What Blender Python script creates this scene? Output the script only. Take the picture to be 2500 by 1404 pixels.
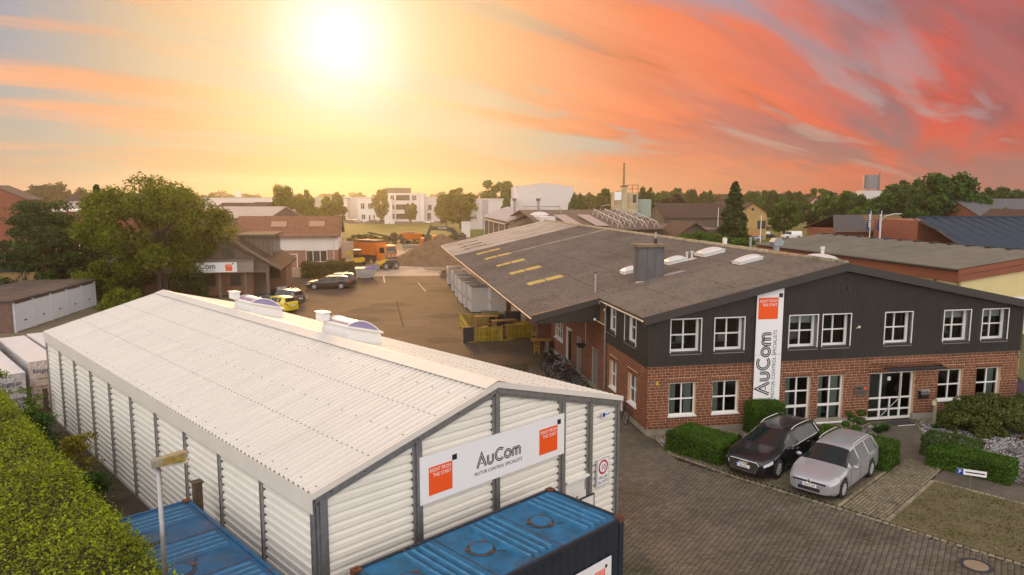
import bpy, math, random
import numpy as np
from mathutils import Vector, Matrix
random.seed(7); RNG = np.random.default_rng(7)
PI = math.pi; R = math.radians
for o in list(bpy.data.objects): bpy.data.objects.remove(o)
SC = bpy.context.scene; COL = SC.collection

# ------------------------------------------------------------------ camera
CAM_H, PITCH, FPX = 10.2, .1264, 1737.7          # metres, radians, focal length in photo pixels
cd = bpy.data.cameras.new('camera'); cam = bpy.data.objects.new('camera', cd); COL.objects.link(cam)
cam.location = (0, 0, CAM_H); cam.rotation_euler = (PI/2 - PITCH, 0, 0)
cd.sensor_width = 36; cd.lens = FPX/2500*36; cd.clip_start = .1; cd.clip_end = 9000
SC.camera = cam
# ------------------------------------------------------------------ light
SUN_EL, SUN_AZ = R(12.0), math.atan2(-.242, 1.035)   # azimuth from +Y, towards +X
SUN = Vector((math.sin(SUN_AZ)*math.cos(SUN_EL), math.cos(SUN_AZ)*math.cos(SUN_EL), math.sin(SUN_EL)))
W = bpy.data.worlds.new('World'); SC.world = W; W.use_nodes = True
def build_world():
    nt = W.node_tree; N = nt.nodes; L = nt.links; N.clear()
    def nd(t, **k):
        n = N.new(t)
        for a, b in k.items(): setattr(n, a, b)
        return n
    def ma(op, a, b=None, c=None, clamp=False):
        n = nd('ShaderNodeMath', operation=op, use_clamp=clamp)
        for i, x in enumerate((a, b, c)):
            if x is None: continue
            if isinstance(x, (int, float)): n.inputs[i].default_value = x
            else: L.new(x, n.inputs[i])
        return n.outputs[0]
    def ramp(fac, stops, interp='LINEAR'):
        n = nd('ShaderNodeValToRGB'); cr = n.color_ramp; cr.interpolation = interp
        while len(cr.elements) < len(stops): cr.elements.new(.5)
        for e, (p, c) in zip(cr.elements, stops): e.position = p; e.color = (*c, 1) if not isinstance(c, (int, float)) else (c, c, c, 1)
        L.new(fac, n.inputs[0]); return n.outputs[0]
    def mix(fac, a, b, mode='MIX'):
        n = nd('ShaderNodeMix', data_type='RGBA', blend_type=mode)
        for s, x in ((n.inputs[0], fac), (n.inputs[6], a), (n.inputs[7], b)):
            if isinstance(x, (int, float)): s.default_value = x
            elif isinstance(x, tuple): s.default_value = (*x, 1)
            else: L.new(x, s)
        return n.outputs[2]
    tc = nd('ShaderNodeTexCoord'); nv = nd('ShaderNodeVectorMath', operation='NORMALIZE'); L.new(tc.outputs['Generated'], nv.inputs[0])
    sp = nd('ShaderNodeSeparateXYZ'); L.new(nv.outputs[0], sp.inputs[0]); X, Y, Z = sp.outputs
    dt = nd('ShaderNodeVectorMath', operation='DOT_PRODUCT'); L.new(nv.outputs[0], dt.inputs[0]); dt.inputs[1].default_value = SUN
    ang = ma('DIVIDE', ma('ARCCOSINE', ma('MINIMUM', dt.outputs['Value'], .99999)), PI)      # 0..1 = 0..180 deg
    zc = ma('MAXIMUM', Z, 0.0)
    # planar cloud deck, streaks running towards a point right of the view
    den = ma('ADD', zc, .17)
    u0, v0 = ma('DIVIDE', X, den), ma('DIVIDE', Y, den)
    ca, sa = math.cos(R(50)), math.sin(R(50))
    al = ma('ADD', ma('MULTIPLY', u0, sa), ma('MULTIPLY', v0, ca))      # along the streak
    ac = ma('SUBTRACT', ma('MULTIPLY', u0, ca), ma('MULTIPLY', v0, sa)) # across
    def noise(sa_, sc_, off, detail, rough, dist):
        cb = nd('ShaderNodeCombineXYZ'); L.new(ma('MULTIPLY', al, sa_), cb.inputs[0]); L.new(ma('MULTIPLY', ac, sc_), cb.inputs[1]); cb.inputs[2].default_value = off
        n = nd('ShaderNodeTexNoise'); n.inputs['Scale'].default_value = 1; n.inputs['Detail'].default_value = detail
        n.inputs['Roughness'].default_value = rough; n.inputs['Distortion'].default_value = dist
        L.new(cb.outputs[0], n.inputs['Vector']); return n.outputs['Fac']
    n1 = noise(.42, 1.7, 3.1, 6, .55, .9)
    n2 = noise(.4, 1.1, 8.7, 4, .55, .8)
    n3 = noise(.7, 3.6, 1.7, 5, .58, .6)
    lf0 = ramp(ma('MULTIPLY', X, -1.0), [(.05, 0), (.3, .07)])
    side = ma('ADD', ma('MULTIPLY_ADD', X, .36, .01), lf0)                        # more cloud to the right of the sun
    m = ma('ADD', ma('ADD', ma('MULTIPLY', n1, .95), ma('MULTIPLY', n2, .45)), ma('ADD', ma('MULTIPLY', n3, .30), side))
    mask = ramp(m, [(.76, 0), (.85, .5), (.94, 1)], 'EASE')
    clear = ramp(ang, [(0, (.90, .74, .52)), (.04, (.82, .61, .36)), (.085, (.72, .52, .30)), (.12, (.52, .45, .37)), (.19, (.62, .44, .34)), (.3, (.52, .40, .38)), (.46, (1., .95, .92)), (1, (1., .97, .95))])
    hi = ramp(zc, [(.06, 0), (.22, 1)]); away = ramp(ang, [(.07, 0), (.13, 1), (.3, 1), (.45, 0)])
    clear = mix(ma('MULTIPLY', ma('MULTIPLY', hi, away), 1.0), clear, (.33, .34, .42))
    cloud = ramp(ang, [(0, (.98, .76, .44)), (.045, (.97, .64, .30)), (.08, (.98, .45, .19)), (.13, (.98, .25, .085)), (.19, (.94, .18, .075)), (.24, (.84, .11, .055)), (.31, (.50, .12, .10)), (.46, (.95, .88, .85)), (1, (1., .96, .94))])
    shade = ramp(ma('ADD', ma('MULTIPLY', n3, .6), ma('MULTIPLY', n1, .4)), [(.34, .48), (.48, .86), (.62, 1.0)])
    cloud = mix(ramp(ang, [(.03, 0), (.12, 1)]), cloud, mix(1.0, cloud, shade, 'MULTIPLY'))
    # grey-mauve undersides where the deck is thick
    thick = ramp(n2, [(.43, 0), (.55, 1.0)])
    far = ramp(ang, [(.12, 0), (.22, 1), (.35, 1), (.46, .25)])
    cloud = mix(ma('MULTIPLY', thick, ma('MULTIPLY', far, .82)), cloud, (.23, .165, .18))
    pale = ramp(n1, [(.56, 0), (.70, .55)])
    cloud = mix(ma('MULTIPLY', pale, ramp(ang, [(.08, 0), (.16, .3), (.3, .2)])), cloud, (.74, .42, .27))
    lf = ramp(ma('MULTIPLY', X, -1.0), [(.02, 0), (.22, .8)])
    cloud = mix(ma('MULTIPLY', lf, away), cloud, (.95, .53, .30))
    col = mix(mask, clear, cloud)
    # warm horizon band
    hz = ramp(zc, [(0, 1.0), (.03, .75), (.09, 0)])
    hcol = ramp(ang, [(0, (.40, .23, .09)), (.06, (.46, .28, .11)), (.11, (.54, .39, .22)), (.16, (.74, .30, .14)), (.22, (.55, .17, .10)), (.3, (.40, .15, .12)), (.46, (.9, .82, .77)), (1, (1., .95, .92))])
    col = mix(ma('MULTIPLY', hz, .75), col, hcol)
    # the sun behind thin cloud
    g1 = ma('POWER', 2.718, ma('MULTIPLY', ma('POWER', ma('DIVIDE', ang, .024), 2), -1))
    g2 = ma('POWER', 2.718, ma('DIVIDE', ang, -.04))
    c1 = nd('ShaderNodeVectorMath', operation='SCALE'); c1.inputs[0].default_value = (.55, .75, .95); L.new(ma('MULTIPLY', g1, .62), c1.inputs['Scale'])
    c2 = nd('ShaderNodeVectorMath', operation='SCALE'); c2.inputs[0].default_value = (1.0, .72, .34); L.new(ma('MULTIPLY', g2, .03), c2.inputs['Scale'])
    ad = nd('ShaderNodeVectorMath', operation='ADD'); L.new(c1.outputs[0], ad.inputs[0]); L.new(c2.outputs[0], ad.inputs[1])
    # Nishita air light under and between the clouds
    sk = nd('ShaderNodeTexSky', sky_type='NISHITA'); sk.sun_disc = False; sk.sun_elevation = SUN_EL; sk.sun_rotation = SUN_AZ
    sk.air_density = 1.0; sk.dust_density = .2; sk.ozone_density = 1.0
    b1 = nd('ShaderNodeBackground'); b1.inputs['Strength'].default_value = .05; L.new(sk.outputs[0], b1.inputs['Color'])
    sm = nd('ShaderNodeVectorMath', operation='ADD'); L.new(col, sm.inputs[0]); L.new(ad.outputs[0], sm.inputs[1])
    bo = nd('ShaderNodeMapRange', interpolation_type='SMOOTHSTEP'); L.new(ang, bo.inputs[0]); bo.inputs[1].default_value, bo.inputs[2].default_value, bo.inputs[3].default_value, bo.inputs[4].default_value = .28, .52, 1.08, 2.25   # open bright overcast away from the sunset
    b2 = nd('ShaderNodeBackground'); L.new(bo.outputs[0], b2.inputs['Strength']); L.new(sm.outputs[0], b2.inputs['Color'])
    a = nd('ShaderNodeMixShader'); a.inputs[0].default_value = .88; L.new(b1.outputs[0], a.inputs[1]); L.new(b2.outputs[0], a.inputs[2])
    out = nd('ShaderNodeOutputWorld'); L.new(a.outputs[0], out.inputs['Surface'])
build_world()
sd = bpy.data.lights.new('sun', 'SUN'); sd.energy = 3.0; sd.angle = R(14); sd.color = (1.0, .54, .20)
sun = bpy.data.objects.new('sun', sd); COL.objects.link(sun)
sun.rotation_euler = (-SUN).to_track_quat('-Z', 'Y').to_euler()
SC.view_settings.view_transform = 'Standard'; SC.view_settings.look = 'None'
SC.view_settings.exposure = 0.0; SC.view_settings.gamma = 1.0
SC.render.resolution_x, SC.render.resolution_y = 1024, 575
SC.cycles.max_bounces = 6; SC.cycles.diffuse_bounces = 3; SC.cycles.glossy_bounces = 3; SC.cycles.transparent_max_bounces = 8; SC.cycles.volume_bounces = 0

# ------------------------------------------------------------------ helpers
def ray(px, py):
    x, y = (px-1250)/FPX, (702-py)/FPX; c, s = math.cos(PITCH), math.sin(PITCH)
    return Vector((x, c+y*s, -s+y*c))
def G(px, py, z=0.):                       # where a photo point meets the level z
    r = ray(px, py); return Vector((0, 0, CAM_H)) + r*((z-CAM_H)/r.z)
def AT(px, dist): return (px-1250)/FPX*dist        # sideways metres at a given distance
def HT(py, dist): return CAM_H - (py-481.)/FPX*dist*1.008   # height at a given distance
class Fr:                                  # a level local frame
    def __init__(s, x, y, a): s.o = Vector((x, y, 0)); s.a = a; s.u = Vector((math.cos(a), math.sin(a), 0)); s.v = Vector((-math.sin(a), math.cos(a), 0))
    def __call__(s, a, b, z=0.): return s.o + s.u*a + s.v*b + Vector((0, 0, z))
    def inv(s, p): d = Vector(p)-s.o; return d.dot(s.u), d.dot(s.v)
HF = Fr(-4.21, 14.22, .7666)               # the white hall
OF = Fr(5.76, 29.57, .1821)                # the brick office and the works behind it

MATS = {}
def mat(name, col, rough=.6, metal=0., var=.12, scale=3., col2=None, f2=(.5, .7), scale2=1., bump=0., bscale=60., rand=0., spec=.5, coat=0., trans=0., wpos=True, stretch=(1, 1, 1)):
    if name in MATS: return MATS[name]
    m = bpy.data.materials.new(name); m.use_nodes = True; nt = m.node_tree; N, L = nt.nodes, nt.links
    b = N['Principled BSDF']; b.inputs['Roughness'].default_value = rough; b.inputs['Metallic'].default_value = metal
    b.inputs['Specular IOR Level'].default_value = spec; b.inputs['Coat Weight'].default_value = coat
    if coat: b.inputs['Coat Roughness'].default_value = .03
    if wpos: src = N.new('ShaderNodeNewGeometry').outputs['Position']
    else: src = N.new('ShaderNodeTexCoord').outputs['Object']
    mp = N.new('ShaderNodeMapping'); mp.inputs['Scale'].default_value = stretch; L.new(src, mp.inputs[0]); src = mp.outputs[0]
    def noi(sc, det=6, ro=.6):
        n = N.new('ShaderNodeTexNoise'); n.inputs['Scale'].default_value = sc; n.inputs['Detail'].default_value = det; n.inputs['Roughness'].default_value = ro
        L.new(src, n.inputs['Vector']); return n.outputs['Fac']
    def ramp(f, a, b_):
        r = N.new('ShaderNodeMapRange'); r.inputs[1].default_value, r.inputs[2].default_value = .28, .72; r.inputs[3].default_value, r.inputs[4].default_value = a, b_; L.new(f, r.inputs[0]); return r.outputs[0]
    def mixc(mode, fac, a, c):
        x = N.new('ShaderNodeMix'); x.data_type = 'RGBA'; x.blend_type = mode
        for s, q in ((x.inputs[0], fac), (x.inputs[6], a), (x.inputs[7], c)):
            if isinstance(q, (int, float)): s.default_value = q
            elif isinstance(q, tuple): s.default_value = (*q[:3], 1)
            else: L.new(q, s)
        return x.outputs[2]
    cur = tuple(col)
    if col2 is not None:
        n = noi(scale2); r = N.new('ShaderNodeMapRange'); r.inputs[1].default_value, r.inputs[2].default_value = f2; L.new(n, r.inputs[0])
        cur = mixc('MIX', r.outputs[0], cur, tuple(col2))
    if var:
        v = ramp(noi(scale), 1-var, 1+var); cb = N.new('ShaderNodeCombineColor')
        for i in range(3): L.new(v, cb.inputs[i])
        cur = mixc('MULTIPLY', 1.0, cur, cb.outputs[0])
    if rand:
        g = N.new('ShaderNodeNewGeometry'); oi = N.new('ShaderNodeObjectInfo'); ad = N.new('ShaderNodeMath'); ad.operation = 'ADD'; fr = N.new('ShaderNodeMath'); fr.operation = 'FRACT'
        L.new(g.outputs['Random Per Island'], ad.inputs[0]); L.new(oi.outputs['Random'], ad.inputs[1]); L.new(ad.outputs[0], fr.inputs[0])
        r = N.new('ShaderNodeMapRange'); r.inputs[3].default_value, r.inputs[4].default_value = 1-rand, 1+rand; L.new(fr.outputs[0], r.inputs[0])
        cb = N.new('ShaderNodeCombineColor')
        for i in range(3): L.new(r.outputs[0], cb.inputs[i])
        cur = mixc('MULTIPLY', 1.0, cur, cb.outputs[0])
    if isinstance(cur, tuple): b.inputs['Base Color'].default_value = (*cur[:3], 1)
    else: L.new(cur, b.inputs['Base Color'])
    if bump:
        bp = N.new('ShaderNodeBump'); bp.inputs['Strength'].default_value = bump; bp.inputs['Distance'].default_value = .02; L.new(noi(bscale, 3), bp.inputs['Height']); L.new(bp.outputs[0], b.inputs['Normal'])
    if trans:
        t = N.new('ShaderNodeBsdfTranslucent'); ms = N.new('ShaderNodeMixShader'); ms.inputs[0].default_value = trans
        if isinstance(cur, tuple): t.inputs[0].default_value = (*cur[:3], 1)
        else: L.new(cur, t.inputs[0])
        L.new(b.outputs[0], ms.inputs[1]); L.new(t.outputs[0], ms.inputs[2]); L.new(ms.outputs[0], N['Material Output'].inputs['Surface'])
    MATS[name] = m; return m
def glass_mat(name, tint=(.75, .8, .78), refl=1.0):
    if name in MATS: return MATS[name]
    m = bpy.data.materials.new(name); m.use_nodes = True; N, L = m.node_tree.nodes, m.node_tree.links; N.clear()
    o = N.new('ShaderNodeOutputMaterial'); t = N.new('ShaderNodeBsdfTransparent'); t.inputs[0].default_value = (*tint, 1)
    g = N.new('ShaderNodeBsdfGlossy'); g.inputs['Roughness'].default_value = .02; g.inputs['Color'].default_value = (refl, refl, refl, 1)
    f = N.new('ShaderNodeFresnel'); f.inputs[0].default_value = 1.6; x = N.new('ShaderNodeMixShader')
    L.new(f.outputs[0], x.inputs[0]); L.new(t.outputs[0], x.inputs[1]); L.new(g.outputs[0], x.inputs[2]); L.new(x.outputs[0], o.inputs[0])
    MATS[name] = m; return m

class MB:
    def __init__(s): s.v = []; s.f = []; s.m = []
    def add(s, vs, fs, mi=0):
        n = len(s.v); s.v += [tuple(p) for p in vs]; s.f += [tuple(i+n for i in f) for f in fs]; s.m += [mi]*len(fs); return s
    def box(s, x0, x1, y0, y1, z0, z1, mi=0):
        if x0 > x1: x0, x1 = x1, x0
        if y0 > y1: y0, y1 = y1, y0
        if z0 > z1: z0, z1 = z1, z0
        return s.add([(x0,y0,z0),(x1,y0,z0),(x1,y1,z0),(x0,y1,z0),(x0,y0,z1),(x1,y0,z1),(x1,y1,z1),(x0,y1,z1)],
                     [(0,3,2,1),(4,5,6,7),(0,1,5,4),(1,2,6,5),(2,3,7,6),(3,0,4,7)], mi)
    def bar(s, p0, p1, w, h=None, mi=0, up=(0, 0, 1)):
        h = w if h is None else h; p0, p1 = Vector(p0), Vector(p1); d = (p1-p0).normalized(); up = Vector(up)
        if abs(d.dot(up)) > .98: up = Vector((1, 0, 0))
        a = d.cross(up).normalized(); b = a.cross(d); a *= w/2; b *= h/2
        return s.add([p0-a-b, p0+a-b, p0+a+b, p0-a+b, p1-a-b, p1+a-b, p1+a+b, p1-a+b], [(0,1,2,3),(4,7,6,5),(0,4,5,1),(1,5,6,2),(2,6,7,3),(3,7,4,0)], mi)
    def cyl(s, p0, p1, r0, r1=None, n=10, mi=0, caps=True):
        r1 = r0 if r1 is None else r1; p0, p1 = Vector(p0), Vector(p1); d = (p1-p0).normalized(); up = Vector((0, 0, 1)) if abs(d.z) < .98 else Vector((1, 0, 0))
        a = d.cross(up).normalized(); b = a.cross(d); vs = []
        for p, r in ((p0, r0), (p1, r1)):
            for i in range(n): t = 2*PI*i/n; vs.append(p + a*math.cos(t)*r + b*math.sin(t)*r)
        fs = [(i, i+n, (i+1) % n+n, (i+1) % n) for i in range(n)]
        if caps: fs += [tuple(range(n)), tuple(range(2*n-1, n-1, -1))]
        return s.add(vs, fs, mi)
    def tube(s, pts, rs, n=6, mi=0):
        pts = [Vector(p) for p in pts]; rs = [rs]*len(pts) if isinstance(rs, (int, float)) else rs; vs = []
        for i, p in enumerate(pts):
            d = (pts[min(i+1, len(pts)-1)]-pts[max(i-1, 0)]).normalized(); up = Vector((0, 0, 1)) if abs(d.z) < .9 else Vector((1, 0, 0))
            a = d.cross(up).normalized(); b = a.cross(d)
            for k in range(n): t = 2*PI*k/n; vs.append(p+a*math.cos(t)*rs[i]+b*math.sin(t)*rs[i])
        fs = [(i*n+k, (i+1)*n+k, (i+1)*n+(k+1) % n, i*n+(k+1) % n) for i in range(len(pts)-1) for k in range(n)]
        fs += [tuple(range(n)), tuple(range(len(pts)*n-1, (len(pts)-1)*n-1, -1))]
        return s.add(vs, fs, mi)
    def torus(s, c, axis, R_, r, n=18, k=6, mi=0):
        c = Vector(c); ax = Vector(axis).normalized(); up = Vector((0, 0, 1)) if abs(ax.z) < .9 else Vector((1, 0, 0)); a = ax.cross(up).normalized(); b = a.cross(ax); vs = []
        for i in range(n):
            t = 2*PI*i/n; e = a*math.cos(t)+b*math.sin(t)
            for j in range(k): q = 2*PI*j/k; vs.append(c+e*(R_+r*math.cos(q))+ax*r*math.sin(q))
        return s.add(vs, [(i*k+j, ((i+1) % n)*k+j, ((i+1) % n)*k+(j+1) % k, i*k+(j+1) % k) for i in range(n) for j in range(k)], mi)
    def prism(s, poly, fn, a, b, mi=0):     # poly of 2-D points, fn(p,q,depth)->xyz
        n = len(poly); vs = [fn(p, q, a) for p, q in poly] + [fn(p, q, b) for p, q in poly]
        return s.add(vs, [tuple(range(n)), tuple(range(2*n-1, n-1, -1))] + [(i, i+n, (i+1) % n+n, (i+1) % n) for i in range(n)], mi)
    def grid(s, P, mi=0, closeu=False):     # P[i][j] points
        nu, nv = len(P), len(P[0]); vs = [p for r in P for p in r]
        return s.add(vs, [(i*nv+j, ((i+1) % nu)*nv+j, ((i+1) % nu)*nv+j+1, i*nv+j+1) for i in range(nu if closeu else nu-1) for j in range(nv-1)], mi)
    def ball(s, c, r, n=10, k=6, mi=0, sc=(1, 1, 1)):
        P = [[(c[0]+r*sc[0]*math.cos(2*PI*i/n)*math.sin(PI*j/k), c[1]+r*sc[1]*math.sin(2*PI*i/n)*math.sin(PI*j/k), c[2]-r*sc[2]*math.cos(PI*j/k)) for j in range(k+1)] for i in range(n)]
        return s.grid(P, mi, True)
    def mesh(s, name, mats, smooth=False, weld=False):
        if weld:
            d_, idx, nv = {}, [], []
            for p in s.v:
                k = (round(p[0], 4), round(p[1], 4), round(p[2], 4))
                if k not in d_: d_[k] = len(nv); nv.append(p)
                idx.append(d_[k])
            fm = [(tuple(dict.fromkeys(idx[i] for i in f)), q) for f, q in zip(s.f, s.m)]; fm = [x for x in fm if len(x[0]) > 2]; s.v = nv; s.f = [x[0] for x in fm]; s.m = [x[1] for x in fm]
        me = bpy.data.meshes.new(name); me.from_pydata(s.v, [], s.f); mats = mats if isinstance(mats, (list, tuple)) else [mats]
        for m in mats: me.materials.append(m)
        if len(mats) > 1: me.polygons.foreach_set('material_index', s.m)
        if smooth: me.polygons.foreach_set('use_smooth', [True]*len(s.f))
        me.update()
        if weld: me.set_sharp_from_angle(angle=R(38))
        return me
    def build(s, name, mats, parent=None, loc=None, rot=None, smooth=False, weld=False):
        return place(name, s.mesh(name, mats, smooth, weld), parent, loc, rot)
def place(name, me, parent=None, loc=None, rot=None):
    o = bpy.data.objects.new(name, me); COL.objects.link(o)
    if parent: o.parent = parent
    if loc is not None: o.location = loc
    if rot is not None: o.rotation_euler = rot if not isinstance(rot, (int, float)) else (0, 0, rot)
    return o
def tag(o, label, cat=None, group=None, kind=None):
    if label: o['label'] = label
    if cat: o['category'] = cat
    if group: o['group'] = group
    if kind: o['kind'] = kind
    return o
def thing(name, label, cat, loc=(0, 0, 0), rz=0., group=None):
    o = bpy.data.objects.new(name, None); COL.objects.link(o); o.location = loc; o.rotation_euler = (0, 0, rz); o.empty_display_size = .3
    return tag(o, label, cat, group)
def copy_tree(o, parent=None):
    c = o.copy(); COL.objects.link(c); c.parent = parent
    for ch in list(o.children): copy_tree(ch, c)
    return c
def structure(o): o['kind'] = 'structure'; return o
def np_mesh(name, V, F, mats, smooth=False):
    """V (n,3) F (m,k) arrays -> mesh"""
    me = bpy.data.meshes.new(name); m, k = F.shape
    me.vertices.add(len(V)); me.vertices.foreach_set('co', V.astype(np.float32).ravel())
    me.loops.add(m*k); me.loops.foreach_set('vertex_index', F.astype(np.int32).ravel())
    me.polygons.add(m); me.polygons.foreach_set('loop_start', np.arange(0, m*k, k, dtype=np.int32))
    for q in (mats if isinstance(mats, (list, tuple)) else [mats]): me.materials.append(q)
    if smooth: me.polygons.foreach_set('use_smooth', np.ones(m, dtype=bool))
    me.update(calc_edges=True); me.validate(); return me
def leaf_mesh(name, P, size, mats, rng=None, flat=.0, aspect=.55, nrm=None):
    """one small folded leaf quad at each point"""
    rng = rng or RNG; n = len(P); d = rng.normal(size=(n, 3)); 
    if nrm is not None: d = d*.75 + nrm*1.0
    d[:, 2] += flat; d /= np.linalg.norm(d, axis=1)[:, None]+1e-9
    t = rng.normal(size=(n, 3)); a = np.cross(d, t); a /= np.linalg.norm(a, axis=1)[:, None]+1e-9; b = np.cross(d, a)
    s = (size*rng.uniform(.6, 1.35, n))[:, None]; a = a*s; b = b*s*aspect
    V = np.stack([P-a, P-b*1.0+d*s*.12, P+a, P+b*1.0+d*s*.12], 1).reshape(-1, 3)
    return np_mesh(name, V, np.arange(4*n).reshape(n, 4), mats)
def text_mesh(body, size, mt, depth=.004, align='CENTER', sx=1., name='lettering', space=1.):
    c = bpy.data.curves.new(name, 'FONT'); c.body = body; c.size = size; c.align_x = align; c.extrude = depth/2; c.space_character = space; c.resolution_u = 2
    o = bpy.data.objects.new(name, c); COL.objects.link(o); o.scale = (sx, 1, 1); bpy.context.view_layer.update()
    me = bpy.data.meshes.new_from_object(o.evaluated_get(bpy.context.evaluated_depsgraph_get())); bpy.data.objects.remove(o); bpy.data.curves.remove(c)
    for v in me.vertices: v.co.x *= sx
    me.materials.clear(); me.materials.append(mt); return me
VERT = lambda rz=0.: (PI/2, 0, rz)         # stand lettering upright facing -Y of its parent
# ================================================================== materials
def pave_mat(name, c1, c2, mort, w, h, ang, msize=.006, var=.25, bump=.4, moss=None, mf=(.52, .7)):
    m = bpy.data.materials.new(name); m.use_nodes = True; N, L = m.node_tree.nodes, m.node_tree.links; b = N['Principled BSDF']; b.inputs['Roughness'].default_value = .85
    g = N.new('ShaderNodeNewGeometry'); mp = N.new('ShaderNodeMapping'); mp.inputs['Rotation'].default_value = (0, 0, -ang); L.new(g.outputs['Position'], mp.inputs[0])
    br = N.new('ShaderNodeTexBrick'); br.inputs['Scale'].default_value = 1; br.inputs['Brick Width'].default_value = w; br.inputs['Row Height'].default_value = h; br.inputs['Mortar Size'].default_value = msize
    br.inputs['Color1'].default_value = (*c1, 1); br.inputs['Color2'].default_value = (*c2, 1); br.inputs['Mortar'].default_value = (*mort, 1); br.inputs['Bias'].default_value = 0; br.inputs['Mortar Smooth'].default_value = .4
    L.new(mp.outputs[0], br.inputs['Vector'])
    cur = br.outputs['Color']
    n = N.new('ShaderNodeTexNoise'); n.inputs['Scale'].default_value = .35; n.inputs['Detail'].default_value = 8; n.inputs['Roughness'].default_value = .65; L.new(g.outputs['Position'], n.inputs['Vector'])
    r = N.new('ShaderNodeMapRange'); r.inputs[1].default_value, r.inputs[2].default_value, r.inputs[3].default_value, r.inputs[4].default_value = .3, .7, 1-var, 1+var; L.new(n.outputs['Fac'], r.inputs[0])
    cb = N.new('ShaderNodeCombineColor')
    for i in range(3): L.new(r.outputs[0], cb.inputs[i])
    x = N.new('ShaderNodeMix'); x.data_type = 'RGBA'; x.blend_type = 'MULTIPLY'; x.inputs[0].default_value = 1; L.new(cur, x.inputs[6]); L.new(cb.outputs[0], x.inputs[7]); cur = x.outputs[2]
    if moss:
        n2 = N.new('ShaderNodeTexNoise'); n2.inputs['Scale'].default_value = .8; n2.inputs['Detail'].default_value = 10; n2.inputs['Roughness'].default_value = .75; L.new(g.outputs['Position'], n2.inputs['Vector'])
        r2 = N.new('ShaderNodeMapRange'); r2.inputs[1].default_value, r2.inputs[2].default_value = mf; L.new(n2.outputs['Fac'], r2.inputs[0])
        x = N.new('ShaderNodeMix'); x.data_type = 'RGBA'; L.new(r2.outputs[0], x.inputs[0]); L.new(cur, x.inputs[6]); x.inputs[7].default_value = (*moss, 1); cur = x.outputs[2]
    L.new(cur, b.inputs['Base Color'])
    bp = N.new('ShaderNodeBump'); bp.inputs['Strength'].default_value = bump; bp.inputs['Distance'].default_value = .01; bp.invert = True; L.new(br.outputs['Fac'], bp.inputs['Height']); L.new(bp.outputs[0], b.inputs['Normal'])
    MATS[name] = m; return m
M_GRASSLAND = mat('grassland', (.075, .085, .022), .95, var=.3, scale=.05, col2=(.11, .085, .035), scale2=.02)
M_PAVE_FAR = pave_mat('yard_blocks', (.085, .052, .032), (.062, .038, .024), (.034, .024, .016), .21, .105, OF.a, var=.38, moss=(.05, .034, .022), mf=(.52, .66))
M_PAVER = mat('paver_stone', (.126, .101, .074), .85, var=.30, scale=.45, col2=(.085, .072, .042), scale2=.3, f2=(.46, .66), rand=.24, bump=.25, bscale=90)
M_BED = mat('paver_joints', (.022, .017, .010), .95, var=.3, scale=2, col2=(.05, .06, .015), scale2=.8)
M_MOSSPAVE = pave_mat('bay_blocks', (.13, .105, .065), (.10, .085, .05), (.05, .045, .02), .21, .105, HF.a, moss=(.085, .08, .03))
M_COBBLE = pave_mat('small_setts', (.20, .16, .10), (.14, .115, .07), (.06, .05, .025), .12, .105, HF.a, msize=.012, moss=(.09, .085, .03))
M_PATH = pave_mat('path_blocks', (.125, .10, .072), (.095, .078, .056), (.04, .034, .022), .2, .1, OF.a+.5, moss=(.07, .07, .025), mf=(.58, .8))
M_GRASSBAY = mat('trodden_grass_bay', (.115, .098, .035), .95, var=.3, scale=9, col2=(.15, .115, .06), scale2=1.2, f2=(.42, .62), bump=.8, bscale=40)
M_SLATE = mat('slate_chips', (.30, .295, .30), .8, var=.3, scale=8, bump=.6, bscale=30, rand=.55)
M_PEBBLE = mat('pebbles', (.27, .21, .14), .8, var=.2, scale=8, rand=.5)
M_SOIL = mat('soil', (.075, .052, .034), .95, var=.35, scale=1.5, col2=(.06, .06, .02), scale2=.9, bump=.6, bscale=12)
M_DIRT = mat('building_site_dirt', (.24, .165, .10), .95, var=.3, scale=.4, col2=(.34, .27, .19), scale2=.15, bump=.5, bscale=3)
M_MEADOW = mat('meadow_grass', (.10, .115, .008), .95, var=.25, scale=.12, col2=(.13, .115, .012), scale2=.04, bump=.5, bscale=3)
M_STONE = mat('edging_stone', (.24, .195, .125), .85, var=.25, scale=4, rand=.3, bump=.3)
M_SHEET = mat('white_sheet_metal', (.64, .61, .55), .5, var=.07, scale=1.4, wpos=False, stretch=(.25, 3.5, 1), col2=(.575, .545, .485), scale2=.35, f2=(.55, .8))
M_SHEETW = mat('white_wall_sheet', (.80, .76, .68), .45, var=.05, scale=1.2, col2=(.72, .68, .61), scale2=.6, f2=(.5, .8))
M_TRIM = mat('beige_trim', (.70, .64, .57), .5, var=.06, scale=1)
M_GALV = mat('galvanised_steel', (.34, .33, .33), .42, metal=.75, var=.18, scale=6)
M_WHITE = mat('white_paint', (.78, .76, .72), .4, var=.03, scale=3)
M_SIGNW = mat('sign_white', (.82, .80, .80), .35, var=.02, scale=2)
M_ORANGE = mat('sign_orange', (.85, .095, .008), .4, var=.03, scale=2)
M_BLACK = mat('black_print', (.012, .012, .012), .5, var=0)
M_DARK = mat('dark_metal', (.03, .03, .031), .8, var=.2, scale=5)
M_VIOLET = mat('violet_acrylic', (.27, .24, .40), .35, var=.06, scale=1)
M_BLUE = mat('container_blue', (.010, .115, .235), .6, var=.35, scale=2.6, col2=(.035, .07, .105), scale2=.9, f2=(.55, .75))
M_BLUE2 = mat('container_blue_worn', (.012, .085, .185), .55, var=.3, scale=3.0, col2=(.06, .075, .10), scale2=1.1, f2=(.5, .75))
M_NAVY = mat('container_side', (.017, .022, .030), .55, var=.25, scale=2.5)
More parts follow.
